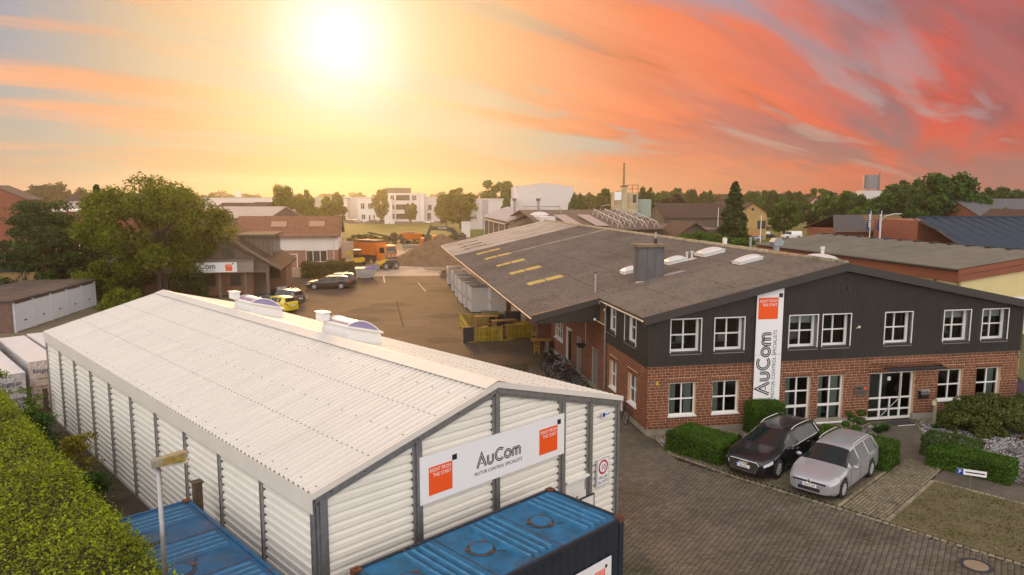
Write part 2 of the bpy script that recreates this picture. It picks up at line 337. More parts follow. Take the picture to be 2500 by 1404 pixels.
M_RUST = mat('rust', (.14, .048, .018), .9, var=.4, scale=14, col2=(.05, .03, .02), scale2=6)
M_BRICK = mat('red_brick', (.172, .055, .024), .85, var=.16, scale=1.6, rand=.2, bump=.25, bscale=120)
M_MORTAR = mat('pale_mortar', (.58, .40, .26), .9, var=.1, scale=5)
M_PLINTH = mat('concrete_plinth', (.33, .30, .25), .85, var=.15, scale=3, col2=(.22, .20, .14), scale2=1.2)
M_CLAD = mat('dark_cladding', (.034, .028, .024), .5, var=.14, scale=1.2)
M_CLADT = mat('dark_trim', (.042, .034, .030), .5, var=.12, scale=1.5)
def roof_mat(name, col, spots, spotcol, sscale=5., thr=(.60, .66), var=.18, col2=None):
    m = mat(name, col, .9, var=var, scale=.55, col2=col2, scale2=.18, bump=.35, bscale=25); N, L = m.node_tree.nodes, m.node_tree.links
    b = N['Principled BSDF']; src = b.inputs['Base Color'].links[0].from_socket
    g = N.new('ShaderNodeNewGeometry'); n = N.new('ShaderNodeTexNoise'); n.inputs['Scale'].default_value = sscale; n.inputs['Detail'].default_value = 5; n.inputs['Roughness'].default_value = .7; L.new(g.outputs['Position'], n.inputs['Vector'])
    r = N.new('ShaderNodeMapRange'); r.inputs[1].default_value, r.inputs[2].default_value, r.inputs[4].default_value = thr[0], thr[1], spots; L.new(n.outputs['Fac'], r.inputs[0])
    x = N.new('ShaderNodeMix'); x.data_type = 'RGBA'; L.new(r.outputs[0], x.inputs[0]); L.new(src, x.inputs[6]); x.inputs[7].default_value = (*spotcol, 1); L.new(x.outputs[2], b.inputs['Base Color']); return m
M_ROOF = roof_mat('fibre_cement_roof', (.146, .111, .088), .75, (.045, .033, .024), 4.6, (.53, .64), col2=(.118, .085, .065))
M_ROOFL = roof_mat('pale_fibre_cement_roof', (.42, .33, .255), .4, (.2, .15, .11), 2., (.58, .7), col2=(.30, .235, .18))
M_ROOFE = roof_mat('office_roof_sheets', (.158, .124, .094), .75, (.05, .04, .028), 5., (.54, .64), col2=(.13, .103, .078))
M_GRP = mat('yellow_rooflight_sheet', (.50, .33, .08), .5, var=.2, scale=2)
M_RENDER = mat('yellow_render', (.66, .54, .27), .9, var=.08, scale=.6)
M_RUSTRED = mat('rust_red_fascia', (.25, .075, .035), .7, var=.12, scale=1.2)
M_GLASS = glass_mat('window_glass')
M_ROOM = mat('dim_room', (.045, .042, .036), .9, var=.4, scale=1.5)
M_CURTAIN = mat('curtain', (.52, .54, .50), .9, var=.12, scale=9, stretch=(6, 6, .3))
M_STEEL = mat('brushed_steel', (.38, .37, .36), .5, metal=.35, var=.1, scale=6)
M_CONC = mat('pale_concrete', (.42, .38, .32), .9, var=.12, scale=1)

# ================================================================== ground
def sheet(name, pts, mt, kind='structure'):
    mb = MB(); mb.add(pts, [tuple(range(len(pts)))]); o = mb.build(name, mt); o['kind'] = kind; return o
def hp(pts, z): return [HF(u, v, z) for u, v in pts]
def op(pts, z): return [OF(s, t, z) for s, t in pts]
sheet('ground', [(-4000, -300, -.06), (4000, -300, -.06), (4000, 7000, -.06), (-4000, 7000, -.06)], M_GRASSLAND)
sheet('yard', op([(-48, -30), (-9, -30), (-9, 14), (8, 14), (8, 66), (-48, 66)], -.004), M_PAVE_FAR)
sheet('paver_bed', op([(-9, -30), (12, -30), (12, 14), (-9, 14)], -.014), M_BED)
sheet('side_yard', op([(-75, 10), (-48, 10), (-48, 90), (-75, 90)], -.02), M_SOIL)
sheet('building_site', op([(-46, 66), (30, 65), (34, 140), (-42, 150)], -.012), M_DIRT)
sheet('site_track', op([(-16, 66), (-1.5, 64.5), (-1.5, 68), (-5, 72), (-6, 112), (-10, 112), (-11, 74), (-16, 70)], .0), mat('pale_gravel_track', (.42, .33, .24), .95, var=.2, scale=.3, col2=(.30, .22, .15), scale2=.2))
sheet('meadow', op([(-60, 128), (120, 110), (160, 262), (-80, 270)], -.02), M_MEADOW)
sheet('far_car_park', op([(-60, 258), (60, 250), (60, 275), (-60, 285)], .0), mat('asphalt', (.12, .10, .085), .9, var=.1, scale=.2))
sheet('hall_side_strip', hp([(-3.4, -8), (.2, -8), (.2, 34), (-3.4, 34)], .0), M_SOIL)
sheet('hedge_soil', hp([(-12, -20), (-3.4, -20), (-3.4, 34), (-12, 34)], -.008), M_SOIL)
sheet('garage_forecourt', [(-39, 45, .0), (-20, 45, .0), (-22, 72, .0), (-44, 72, .0)], mat('forecourt_gravel', (.17, .135, .085), .95, var=.2, scale=.5, col2=(.12, .115, .04), scale2=.3))
sheet('side_street', op([(30, 60), (140, 40), (150, 110), (30, 122)], -.016), mat('street_asphalt', (.10, .088, .075), .9, var=.15, scale=.3))
sheet('verge_grass', op([(44, 88), (130, 76), (132, 108), (44, 120)], -.008), M_MEADOW)
sheet('car_bays', hp([(16.5, 3.0), (21.6, 3.0), (21.6, -4.42), (16.5, -4.42)], -.008), M_BED)
sheet('bay_walkway', hp([(16.5, -4.42), (23.2, -4.42), (23.2, -5.92), (16.5, -5.92)], -.002), M_BED)
sheet('grass_bay', hp([(16.6, -5.92), (21.25, -5.92), (21.25, -20), (16.6, -20)], .002), M_GRASSBAY)
sheet('bay_rear_walk', hp([(21.25, -5.92), (23.0, -5.92), (23.0, -20), (21.25, -20)], .003), M_PATH)
sheet('entrance_path', op([(10.75, .02), (13.0, .02), (12.6, -.9), (11.85, -1.95), (9.9, -4.9), (9.0, -6.2), (7.6, -5.6), (8.15, -4.3), (9.6, -2.1), (10.75, -1.0)], .008), M_PATH)
sheet('garden_soil', op([(.25, .02), (26, .02), (26, -13), (9, -9), (8, -4), (.25, -2.3)], -.006), M_SOIL)

def inpoly(p, poly):
    x, y = p; c = False; n = len(poly)
    for i in range(n):
        (x0, y0), (x1, y1) = poly[i], poly[i-1]
        if (y0 > y) != (y1 > y) and x < (x1-x0)*(y-y0)/(y1-y0)+x0: c = not c
    return c
def proj(p):
    c, s = math.cos(PITCH), math.sin(PITCH); z = p[2]-CAM_H; yc = p[1]*c-z*s; zc = p[1]*s+z*c
    return 1250+FPX*p[0]/yc, 702-FPX*zc/yc
# --- block paving in the near yard: skewed blocks, one by one
def pavers():
    pitch_s, pitch_t = .212, .106; out = []
    for j in range(int(34/pitch_t)):
        t = -20+j*pitch_t; off = (j % 2)*.5*pitch_s
        for i in range(int(17.4/pitch_s)):
            s = -9+off+i*pitch_s; p = OF(s, t)
            if p.y < 3: continue
            px, py = proj((p.x, p.y, 0))
            if px < 1290 or px > 2530 or py > 1430 or py < 760: continue
            u, v = HF.inv(p)
            if u < 10.45 and v > -.05: continue
            if -3.3 < v < -.8 and .3 < u < 6.45: continue
            if not (s < .16 or u < 16.36) or (s > -.06 and t > -.1): continue
            out.append((p.y, s, t))
    out.sort()
    L_, h, sk = .0935, .0465, .026       # half length, half width, skew of the end joints
    base = np.array([(-L_-sk, -h, 0), (L_-sk, -h, 0), (L_+sk, h, 0), (-L_+sk, h, 0)], float)
    c = .006
    top = np.array([(-L_-sk+c, -h+c, 0), (L_-sk-c, -h+c, 0), (L_+sk-c, h-c, 0), (-L_+sk+c, h-c, 0)], float)
    tmpl = np.concatenate([base+[0, 0, -.016], base+[0, 0, -.004], top])
    Fq = np.array([(8, 9, 10, 11), (4, 5, 9, 8), (5, 6, 10, 9), (6, 7, 11, 10), (7, 4, 8, 11), (0, 1, 5, 4), (1, 2, 6, 5), (2, 3, 7, 6), (3, 0, 4, 7)])
    par = structure(thing('block_paving', None, None, OF.o, OF.a))
    me = np_mesh('paver', tmpl, Fq, M_PAVER); rng = np.random.default_rng(3)
    for d, s, t in out[:300]: place('paver', me, par, (s, t, float(rng.normal(0, .0015))), float(rng.normal(0, .012)))
    rest = np.array([(s, t) for d, s, t in out[300:]]); n = len(rest)
    V = np.repeat(tmpl[None], n, 0); a = rng.normal(0, .012, n); ca, sa = np.cos(a)[:, None], np.sin(a)[:, None]
    x, y = V[:, :, 0]*ca-V[:, :, 1]*sa, V[:, :, 0]*sa+V[:, :, 1]*ca; V[:, :, 0], V[:, :, 1] = x+rest[:, 0:1], y+rest[:, 1:2]; V[:, :, 2] += rng.normal(0, .0016, n)[:, None]
    F = (Fq[None]+(np.arange(n)*12)[:, None, None]).reshape(-1, 4)
    o = place('pavers', np_mesh('pavers', V.reshape(-1, 3), F, M_PAVER), par); o['kind'] = 'stuff'
pavers()
def setts(name, u0, u1, v0, v1, ps, pt, mt, seed, z0=.0):
    rng = np.random.default_rng(seed); C = []
    for j in range(int((v1-v0)/pt)):
        for i in range(int((u1-u0)/ps)):
            u, v = u0+(i+.5+(j % 2)*.5)*ps, v0+(j+.5)*pt; p = HF(u, v); px, py = proj(p)
            if u < u1-ps*.4 and -30 < px < 2540 and py < 1430: C.append((p.x, p.y))
    C = np.array(C); n = len(C); hx, hy, e = ps/2-.006, pt/2-.006, .007
    T = np.array([(-hx, -hy, -.02), (hx, -hy, -.02), (hx, hy, -.02), (-hx, hy, -.02), (-hx+e, -hy+e, .006), (hx-e, -hy+e, .006), (hx-e, hy-e, .006), (-hx+e, hy-e, .006)]); a = HF.a+rng.normal(0, .03, n)
    X = T[None, :, 0]*np.cos(a)[:, None]-T[None, :, 1]*np.sin(a)[:, None]+C[:, 0:1]+rng.normal(0, .003, (n, 1)); Y = T[None, :, 0]*np.sin(a)[:, None]+T[None, :, 1]*np.cos(a)[:, None]+C[:, 1:2]; Z = np.broadcast_to(T[None, :, 2], X.shape)+z0+rng.normal(0, .0025, (n, 1))
    F = (np.array([(4,5,6,7),(0,1,5,4),(1,2,6,5),(2,3,7,6),(3,0,4,7)])[None]+(np.arange(n)*8)[:, None, None]).reshape(-1, 4); par = structure(thing(name, None, None)); o = place('setts', np_mesh('setts', np.stack([X, Y, Z], 2).reshape(-1, 3), F, mt), par); o['kind'] = 'stuff'
M_SETT = mat('sett_stone', (.20, .165, .10), .85, var=.25, scale=.9, col2=(.12, .105, .05), scale2=1.2, rand=.3, bump=.3, bscale=60); M_BAYB = mat('bay_block', (.135, .112, .07), .85, var=.25, scale=.9, col2=(.09, .08, .035), scale2=.9, rand=.25)
setts('walkway_setts', 16.62, 23.1, -5.85, -4.52, .135, .11, M_SETT, 31, .008); setts('bay_setts', 16.62, 21.5, -4.38, 2.9, .21, .105, M_BAYB, 32)
# --- edging stones
def edging(name, pts, ln=.2, w=.11, h=.03):
    par = structure(thing(name, None, None, pts[0])); meshes = []
    for k in range(4):
        mb = MB(); e = [random.uniform(-.012, .012) for _ in range(8)]; L2 = ln*random.uniform(.44, .49)
        mb.add([(-L2+e[0], -w/2, -.05), (L2+e[1], -w/2, -.05), (L2, w/2, -.05), (-L2, w/2, -.05), (-L2+.012+e[2], -w/2+.012, h), (L2-.012, -w/2+.012+e[3], h), (L2-.012+e[4], w/2-.012, h), (-L2+.012, w/2-.012+e[5], h)],
               [(4,5,6,7),(0,1,5,4),(1,2,6,5),(2,3,7,6),(3,0,4,7)]); meshes.append(mb.mesh('edging_stone', M_STONE))
    for a, b in zip(pts[:-1], pts[1:]):
        d = b-a; n = max(1, int(d.length/ln)); rz = math.atan2(d.y, d.x)
        for i in range(n):
            p = a+d*((i+.5)/n)-pts[0]
            px, py = proj(p+pts[0])
            if -20 < px < 2530 and py < 1440: place('edging_stone', random.choice(meshes), par, p+Vector((0, 0, random.uniform(-.004, .004))), rz+random.uniform(-.05, .05))
edging('kerb_row', [OF(.3, -.3), HF(16.72, 2.1), HF(16.45, -1), HF(16.45, -14)])
edging('bay_edge_row', [HF(16.6, -4.45), HF(21.5, -4.45)])
edging('grass_bay_edge_row', [HF(16.6, -5.95), HF(21.3, -5.95)], .22, .14)
edging('grass_bay_rear_row', [HF(21.28, -5.95), HF(21.28, -14)], .2, .1)
edging('path_edge_row', [OF(12.75, -.5), OF(11.95, -1.9), OF(10.0, -4.85), OF(9.35, -5.75)], .35, .12, .05)
# --- slate chips and pebbles
def scatter(name, label, cat, poly, n, mt, r, seed, inv=None, zr=.5):
    rng = np.random.default_rng(seed); pl_ = np.array(poly); lo, hi = pl_.min(0), pl_.max(0); P = []
    while len(P) < n:
        q = rng.uniform(lo, hi, (n, 2)); P += [p for p in q if inpoly(p, poly)]
    P = np.array(P[:n]); W_ = np.array([OF(*p) for p in P]); m = len(W_)
    octa = np.array([(1, 0, 0), (0, 1, 0), (-1, 0, 0), (0, -1, 0), (0, 0, 1.)])
    s = rng.uniform(.5, 1.4, (m, 1, 1))*r*np.array([1, .75, zr])*rng.uniform(.6, 1.3, (m, 1, 3)); a = rng.uniform(0, 6.28, m)
    V = octa[None]*s; x = V[:, :, 0]*np.cos(a)[:, None]-V[:, :, 1]*np.sin(a)[:, None]; y = V[:, :, 0]*np.sin(a)[:, None]+V[:, :, 1]*np.cos(a)[:, None]
    tl = rng.normal(0, .35, (m, 2)); z = V[:, :, 2]+x*tl[:, :1]+y*tl[:, 1:]
    V = np.stack([x+W_[:, 0:1], y+W_[:, 1:2], z+.004], 2)
    F = (np.array([(0, 1, 4), (1, 2, 4), (2, 3, 4), (3, 0, 4)])[None]+(np.arange(m)*5)[:, None, None]).reshape(-1, 3)
    o = place(name, np_mesh(name, V.reshape(-1, 3), F, mt)); tag(o, label, cat, kind='stuff')
GARDEN_R = [(12.95, -.45), (26, -.45), (24.5, -9), (13.2, -9.0), (9.6, -5.6), (10.1, -4.9), (12.0, -1.9)]
scatter('slate_chippings', 'grey slate chippings covering the bed right of the entrance path', 'chippings', GARDEN_R, 26000, M_SLATE, .045, 5)
scatter('slate_chippings', 'grey slate chippings in the bed between the parked cars and the wall', 'chippings', [(.3, -.6), (10.6, -.6), (9.5, -2.1), (8.0, -4.4), (1.4, -3.0), (.3, -2.0)], 9000, M_SLATE, .04, 6)
scatter('bay_gravel', 'pale stones scattered in the empty grass bay', 'stones', [OF.inv(HF(a, b)) for a, b in ((16.7, -6.1), (21.1, -6.1), (21.1, -13.5), (16.7, -13.5))], 900, M_PEBBLE, .018, 18)
scatter('pebbles', 'brown pebbles in the drip strip along the brick wall foot', 'pebbles', [(.05, -.02), (10.6, -.02), (10.6, -.6), (.3, -.6)], 4500, M_PEBBLE, .03, 8)
scatter('pebbles', 'brown pebbles along the wall right of the entrance door', 'pebbles', [(13.05, -.02), (19, -.02), (19, -.5), (13.05, -.5)], 2200, M_PEBBLE, .03, 9)
# ================================================================== lettering
def ribbon(mb, path, w, off=0., closed=False, fn=None, mi=0):
    n = len(path); L_, R_ = [], []
    for i, p in enumerate(path):
        a = path[(i-1) % n] if closed or i > 0 else p; b = path[(i+1) % n] if closed or i < n-1 else p
        d1 = Vector((p[0]-a[0], p[1]-a[1])); d2 = Vector((b[0]-p[0], b[1]-p[1]))
        if d1.length < 1e-9: d1 = d2
        if d2.length < 1e-9: d2 = d1
        d1.normalize(); d2.normalize(); t = (d1+d2); t = t.normalized() if t.length > 1e-6 else d1; nn = Vector((-t.y, t.x)); k = 1/max(.35, abs(nn.dot(Vector((-d1.y, d1.x)))))
        L_.append((p[0]+nn.x*(off+w/2)*k, p[1]+nn.y*(off+w/2)*k)); R_.append((p[0]+nn.x*(off-w/2)*k, p[1]+nn.y*(off-w/2)*k))
    m = n if closed else n-1
    vs = [fn(*q) for q in L_]+[fn(*q) for q in R_]
    mb.add(vs, [(i, n+i, n+(i+1) % n, (i+1) % n) for i in range(m)], mi)
def arc(cx, cy, r, a0, a1, n=14, ry=None): return [(cx+r*math.cos(R(a0+(a1-a0)*i/n)), cy+(ry or r)*math.sin(R(a0+(a1-a0)*i/n))) for i in range(n+1)]
def logo_word(word, parent, size, mt, x0, y, z0, upright=False):
    """the twin-line word mark, drawn as paired ribbons"""
    x = 0.; w, o = .078, .060
    for ch in word:
        mb = MB()
        P = lambda a, b: ((x+a)*size, 0., b*size)
        def twin(path, closed=False):
            ribbon(mb, path, w, o, closed, P); ribbon(mb, path, w, -o, closed, P)
        if ch == 'A': twin([(.08, .0), (.46, .86), (.84, 0)]); ribbon(mb, [(.36, .26), (.60, .26)], .06, 0, False, P); adv = .95
        elif ch == 'u': twin([(.08, .68), (.08, .28)]+arc(.30, .28, .22, 180, 360, 10)+[(.52, .68)]); adv = .70
        elif ch == 'C': twin(arc(.47, .48, .39, 45, 315, 22)); adv = .86
        elif ch == 'o': twin(arc(.33, .34, .26, 0, 360, 22)[:-1], True); adv = .72
        else: twin([(.08, 0), (.08, .38)]+arc(.25, .40, .17, 180, 0, 9)+[(.42, 0)]); twin([(.42, .38)]+arc(.59, .40, .17, 180, 0, 9)+[(.76, 0)]); adv = .86
        o_ = mb.build('letter', mt, parent, (x0, y, z0))
        if upright: o_.rotation_euler = (0, -PI/2, 0)
        x += adv
    return x*size
def word(parent, body, size, mt, x, y, z, sx=.9, align='CENTER', rot=(PI/2, 0, 0), space=1.0, name='lettering'):
    return place(name, text_mesh(body, size, mt, .003, align, sx, name, space), parent, (x, y, z), rot)
def sq(parent, name, mt, x0, x1, z0, z1, y, th=.004):
    mb = MB(); mb.box(x0, x1, y-th, y, z0, z1); return mb.build(name, mt, parent)

# ================================================================== white hall
HW, HL, HE, HR, HC = 10.46, 24.75, 4.10, 5.50, 5.23
def roofz(u): return HR-abs(u-HC)*(HR-HE)/HC
def hall():
    t = thing('storage_hall', 'white corrugated metal storage hall with a shallow pitched roof in the foreground', 'hall', HF.o, HF.a)
    pitch = .223; prof = []
    v = -.12
    while v < HL+.1: prof += [(v, 0), (v+.118, 0), (v+.143, .045), (v+.198, .045)]; v += pitch
    for sgn, nm in ((-1, 'roof_sheet'), (1, 'roof_sheet')):
        mb = MB(); e = HC+sgn*(HC+.02); rows = []
        for q in np.linspace(0, 1, 5):
            u = HC+(e-HC)*q; rows.append([(u, pv, roofz(u)+dz-.04) for pv, dz in prof])
        mb.grid(rows); sh = mb.build(nm, M_SHEET, t)
        # screw rows
        mb = MB()
        for k, q in enumerate((.18, .36, .54, .72, .965)):
            for i in range(0, len(prof), 4):
                if k % 2 == 0 and i % 12: continue
                u = HC+(e-HC)*q+random.uniform(-.01, .01); pv, dz = prof[i]; a = pv+.17; z = roofz(u)-.005
                mb.box(u-.02, u+.02, a-.02, a+.02, z-.004, z+.014)
        o = mb.build('screws', M_DARK, sh); o['kind'] = 'stuff'
    mb = MB()   # ridge cap
    for s in (-1, 1): mb.add([(HC, -.14, HR+.055), (HC, HL+.1, HR+.055), (HC+s*.42, HL+.1, roofz(HC+.42)+.032), (HC+s*.42, -.14, roofz(HC+.42)+.032), (HC, -.14, HR+.04), (HC, HL+.1, HR+.04), (HC+s*.42, HL+.1, roofz(HC+.42)+.022), (HC+s*.42, -.14, roofz(HC+.42)+.022)], [(0,1,2,3),(4,7,6,5),(3,2,6,7),(0,3,7,4)])
    mb.build('ridge_cap', M_SHEET, t)
    for s in (0, HW):   # eave fascia
        mb = MB(); sg = -1 if s == 0 else 1; mb.box(s+sg*.02, s+sg*.035, -.10, HL+.08, 3.62, roofz(s)-.045); mb.build('fascia', M_TRIM, t)
        mb = MB(); mb.box(s+sg*.015, s+sg*.02, -.1, HL+.08, 3.60, 3.62); mb.build('fascia_edge', M_DARK, t)
    for y0, y1, nm in ((-.135, -.10, 'verge_trim'), (HL+.085, HL+.12, 'verge_trim')):
        for sg in (-1, 1):
            a, b = HC, HC+sg*(HC+.04); mb = MB(); za, zb = roofz(a), roofz(b)
            mb.add([(a, y0, za-.14), (b, y0, zb-.14), (b, y0, zb+.012), (a, y0, za+.012), (a, y1, za-.14), (b, y1, zb-.14), (b, y1, zb+.012), (a, y1, za+.012)], [(0,1,2,3),(7,6,5,4),(3,2,6,7),(0,4,5,1),(1,5,6,2)]); mb.build(nm, M_TRIM, t)
    for sg in (-1, 1):   # gable rafters
        a, b = HC, HC+sg*(HC-.05); mb = MB(); za, zb = roofz(a)-.145, roofz(b)-.145
        mb.add([(a, -.085, za-.14), (b, -.085, zb-.14), (b, -.085, zb), (a, -.085, za), (a, .02, za-.14), (b, .02, zb-.14), (b, .02, zb), (a, .02, za)], [(0,1,2,3),(7,6,5,4),(3,2,6,7),(0,4,5,1),(1,5,6,2)])
        za -= .145; zb -= .145
        mb.add([(a, -.045, za-.075), (b, -.045, zb-.075), (b, -.045, zb), (a, -.045, za), (a, .02, za-.075), (b, .02, zb-.075), (b, .02, zb), (a, .02, za)], [(0,1,2,3),(7,6,5,4),(3,2,6,7),(0,4,5,1),(1,5,6,2)])
        mb.build('rafter', M_GALV, t)
        mb = MB()
        for q in (.06, .26, .5, .52, .78, .94):
            u = a+(b-a)*q; z = roofz(u)-.15; mb.cyl((u, -.05, z), (u, -.05, z+.05), .012, n=6); mb.cyl((u+.08, -.095, z-.06), (u+.08, -.085, z-.06), .016, n=6)
        mb.build('bolts', M_DARK, t)['kind'] = 'stuff'
    # wall sheets, horizontal profile
    def zprof(z1):
        P_, z = [], .08
        while z < z1: P_ += [(z, -.0), (z+.105, -.0), (z+.138, .062), (z+.158, .062), (z+.210, 0)]; z += .2101
        return P_
    zp = [p for p in zprof(3.9)]
    nb, bw = 10, HL/10
    me = None
    for i in range(nb):
        if me is None:
            mb = MB(); mb.grid([[(.055+d, .05, z) for z, d in zp], [(.055+d, bw-.05, z) for z, d in zp]]); me = mb.mesh('wall_panel', M_SHEETW)
        place('wall_panel', me, t, (0, i*bw, 0))
    for i in range(nb+1):
        mb = MB(); y = i*bw+(.02 if i == 0 else 0); mb.box(-.005, .05, y-.05, y+.05, 0, 3.9); mb.box(.05, .12, y-.02, y+.02, 0, 3.9); mb.build('post', M_GALV, t)
    mb = MB(); mb.box(.02, .1, 0, HL, .0, .075); mb.build('base_rail', M_GALV, t)
    mb = MB(); mb.box(HW-.1, HW-.03, 0, HL, 0, 3.95); mb.build('wall', M_SHEETW, t)
    mb = MB(); mb.prism([(.05, 0), (HW-.05, 0), (HW-.05, 3.95), (HC, 5.3), (.05, 3.95)], lambda p, q, d: (p, d, q), HL-.06, HL); mb.build('wall', M_SHEETW, t)
    posts = [(.09, .36), (2.60, 2.86), (5.13, 5.37), (7.69, 7.94), (8.91, 9.16), (10.25, 10.46)]
    for a, b in posts:
        mb = MB(); zt = min(roofz(a), roofz(b))-.3; mb.box(a+.07, b-.07, -.085, -.05, 0, zt+.1); mb.box(a, b, -.045, .0, 0, zt); mb.build('gable_post', M_GALV, t)
    for (a, b) in zip([p[1] for p in posts[:-1]], [p[0] for p in posts[1:]]):
        mb = MB(); zz = zprof(5.4)
        for (z0, d0), (z1, d1) in zip(zz[:-1], zz[1:]):
            lim = lambda z: (HC-(roofz(HC)-.30-z)/((HR-HE)/HC), HC+(roofz(HC)-.30-z)/((HR-HE)/HC))
            l0, r0 = lim(z0); l1, r1 = lim(z1); xa0, xb0, xa1, xb1 = max(a, l0), min(b, r0), max(a, l1), min(b, r1)
            if xb0 <= xa0: continue
            if xb1 < xa1: xa1 = xb1 = (xa1+xb1)/2
            mb.add([(xa0-.01, .0+d0, z0), (xb0+.01, .0+d0, z0), (xb1+.01, .0+d1, z1), (xa1-.01, .0+d1, z1)], [(0, 1, 2, 3)])
        mb.build('gable_panel', M_SHEETW, t)
    # rooflights
    for k, (u0, u1, v0, v1) in enumerate(((5.92, 7.42, 16.1, 17.85), (5.9, 7.36, 8.3, 10.1))):
        mb = MB(); h = .40
        mb.add([(u0, v0, roofz(u0)-.03), (u1, v0, roofz(u1)-.03), (u1, v1, roofz(u1)-.03), (u0, v1, roofz(u0)-.03), (u0+.06, v0+.06, roofz(u0)+h), (u1-.06, v0+.06, roofz(u1)+h), (u1-.06, v1-.06, roofz(u1)+h), (u0+.06, v1-.06, roofz(u0)+h)], [(0,1,5,4),(1,2,6,5),(2,3,7,6),(3,0,4,7),(4,5,6,7)])
        rl = mb.build('rooflight', M_WHITE, t)
        def top(u): return roofz(u)+h
        mb = MB()
        for a, b, c, d in ((u0-.02, u1+.02, v0, v0+.09), (u0-.02, u1+.02, v1-.09, v1), (u0-.02, u0+.07, v0+.09, v1-.09), (u1-.07, u1+.02, v0+.09, v1-.09)):
            mb.add([(a, c, top(a)-.02), (b, c, top(b)-.02), (b, d, top(b)-.02), (a, d, top(a)-.02), (a, c, top(a)+.06), (b, c, top(b)+.06), (b, d, top(b)+.06), (a, d, top(a)+.06)], [(0,3,2,1),(4,5,6,7),(0,1,5,4),(1,2,6,5),(2,3,7,6),(3,0,4,7)])
        mb.build('rooflight_frame', M_WHITE, rl)
        ar = [(u0+.08+(u1-u0-.16)*i/14) for i in range(15)]; az = lambda u: top(u)+.05+.25*math.sin(PI*(u-u0-.08)/(u1-u0-.16))**.85
        mb = MB(); mb.grid([[(u, v0+.1, az(u)) for u in ar], [(u, v1-.1, az(u)) for u in ar]]); mb.build('dome', M_VIOLET, rl, smooth=True); mb = MB(); [mb.tube([(u, vv, az(u)+.01) for u in ar], .022, 5) for vv in (v0+.1, v1-.1)]; mb.build('dome_rim', M_WHITE, rl)
        for vv in (v0+.1, v1-.1):
            mb = MB(); mb.add([(u, vv, az(u)-.004) for u in ar]+[(u, vv, top(u)+.04) for u in reversed(ar)], [tuple(range(30))]); mb.build('end_panel', M_VIOLET, rl)
        mb = MB(); q = u0-.05; mb.box(q-.12, q+.16, v1-.45, v1+.05, top(q)+.05, top(q)+.34); mb.box(q-.16, q+.2, v1-.5, v1+.1, top(q)+.34, top(q)+.36); mb.build('opener_box', M_WHITE, rl)
    # side door in the gable
    mb = MB(); mb.box(8.0, 8.9, -.02, .012, 0, 1.98); d = mb.build('door', M_WHITE, t)
    mb = MB(); mb.box(7.96, 8.94, -.12, -.02, 1.95, 2.02); mb.build('door_canopy', M_WHITE, d)
    mb = MB(); mb.box(8.84, 8.88, -.05, -.02, 1.55, 1.85); mb.build('hinge', M_STEEL, d)
    return t
hall()
# signs on the hall
def panel_sign(name, label, loc, rz, w, h, cat='sign'):
    s = thing(name, label, cat, loc, rz); mb = MB(); mb.box(0, w, -.02, 0, 0, h); mb.build('board', M_SIGNW, s); return s
s = panel_sign('company_sign', 'wide white company sign with two orange squares on the hall gable', HF(2.74, -.09, 2.95), HF.a, 5.06, 1.18)
sq(s, 'orange_square', M_ORANGE, .25, .97, .17, .87, -.021); sq(s, 'black_square', M_BLACK, .97, 1.12, .87, 1.01, -.021)
sq(s, 'orange_square', M_ORANGE, 4.04, 4.77, .19, .91, -.021); sq(s, 'black_square', M_BLACK, 4.77, 4.91, .91, 1.05, -.021)
for x in (.93, 4.73):
    word(s, 'RIGHT FROM', .135, M_SIGNW, x, -.026, .735+(.03 if x > 2 else 0), .82, 'RIGHT'); word(s, 'THE START', .135, M_SIGNW, x, -.026, .605+(.03 if x > 2 else 0), .82, 'RIGHT')
logo_word('AuCom', s, .385, M_BLACK, 1.75, -.023, .44); word(s, 'MOTOR CONTROL SPECIALISTS', .135, M_BLACK, 2.53, -.023, .25, .87)
s = panel_sign('speed_limit_sign', 'white speed limit sign reading 10 on the hall gable', HF(9.33, -.055, 1.44), HF.a, .60, .89)
sq(s, 'black_border', M_BLACK, .015, .585, .015, .875, -.0205, .001); sq(s, 'white_face', M_SIGNW, .03, .57, .03, .86, -.022, .002)
mb = MB(); mb.cyl((.30, -.024, .60), (.30, -.027, .60), .225, n=28); mb.build('red_ring', mat('sign_red', (.45, .012, .015), .4, var=.02), s)
mb = MB(); mb.cyl((.30, -.027, .60), (.30, -.0285, .60), .165, n=28); mb.build('white_disc', M_SIGNW, s)
word(s, '10', .25, M_BLACK, .30, -.031, .51, .9); word(s, 'Hier gilt', .145, M_BLACK, .30, -.025, .235, .9); word(s, 'die StVO', .145, M_BLACK, .30, -.025, .09, .9)
s = panel_sign('maker_plate', 'small white maker plate with blue logo at the hall corner', HF(9.54, -.055, 3.58), HF.a, .38, .18)
sq(s, 'blue_mark', mat('sign_blue', (.01, .05, .30), .4, var=.02), .02, .14, .03, .15, -.021); word(s, 'HALTEC', .085, mat('sign_blue', (0, 0, 0)), .26, -.023, .06, .75)

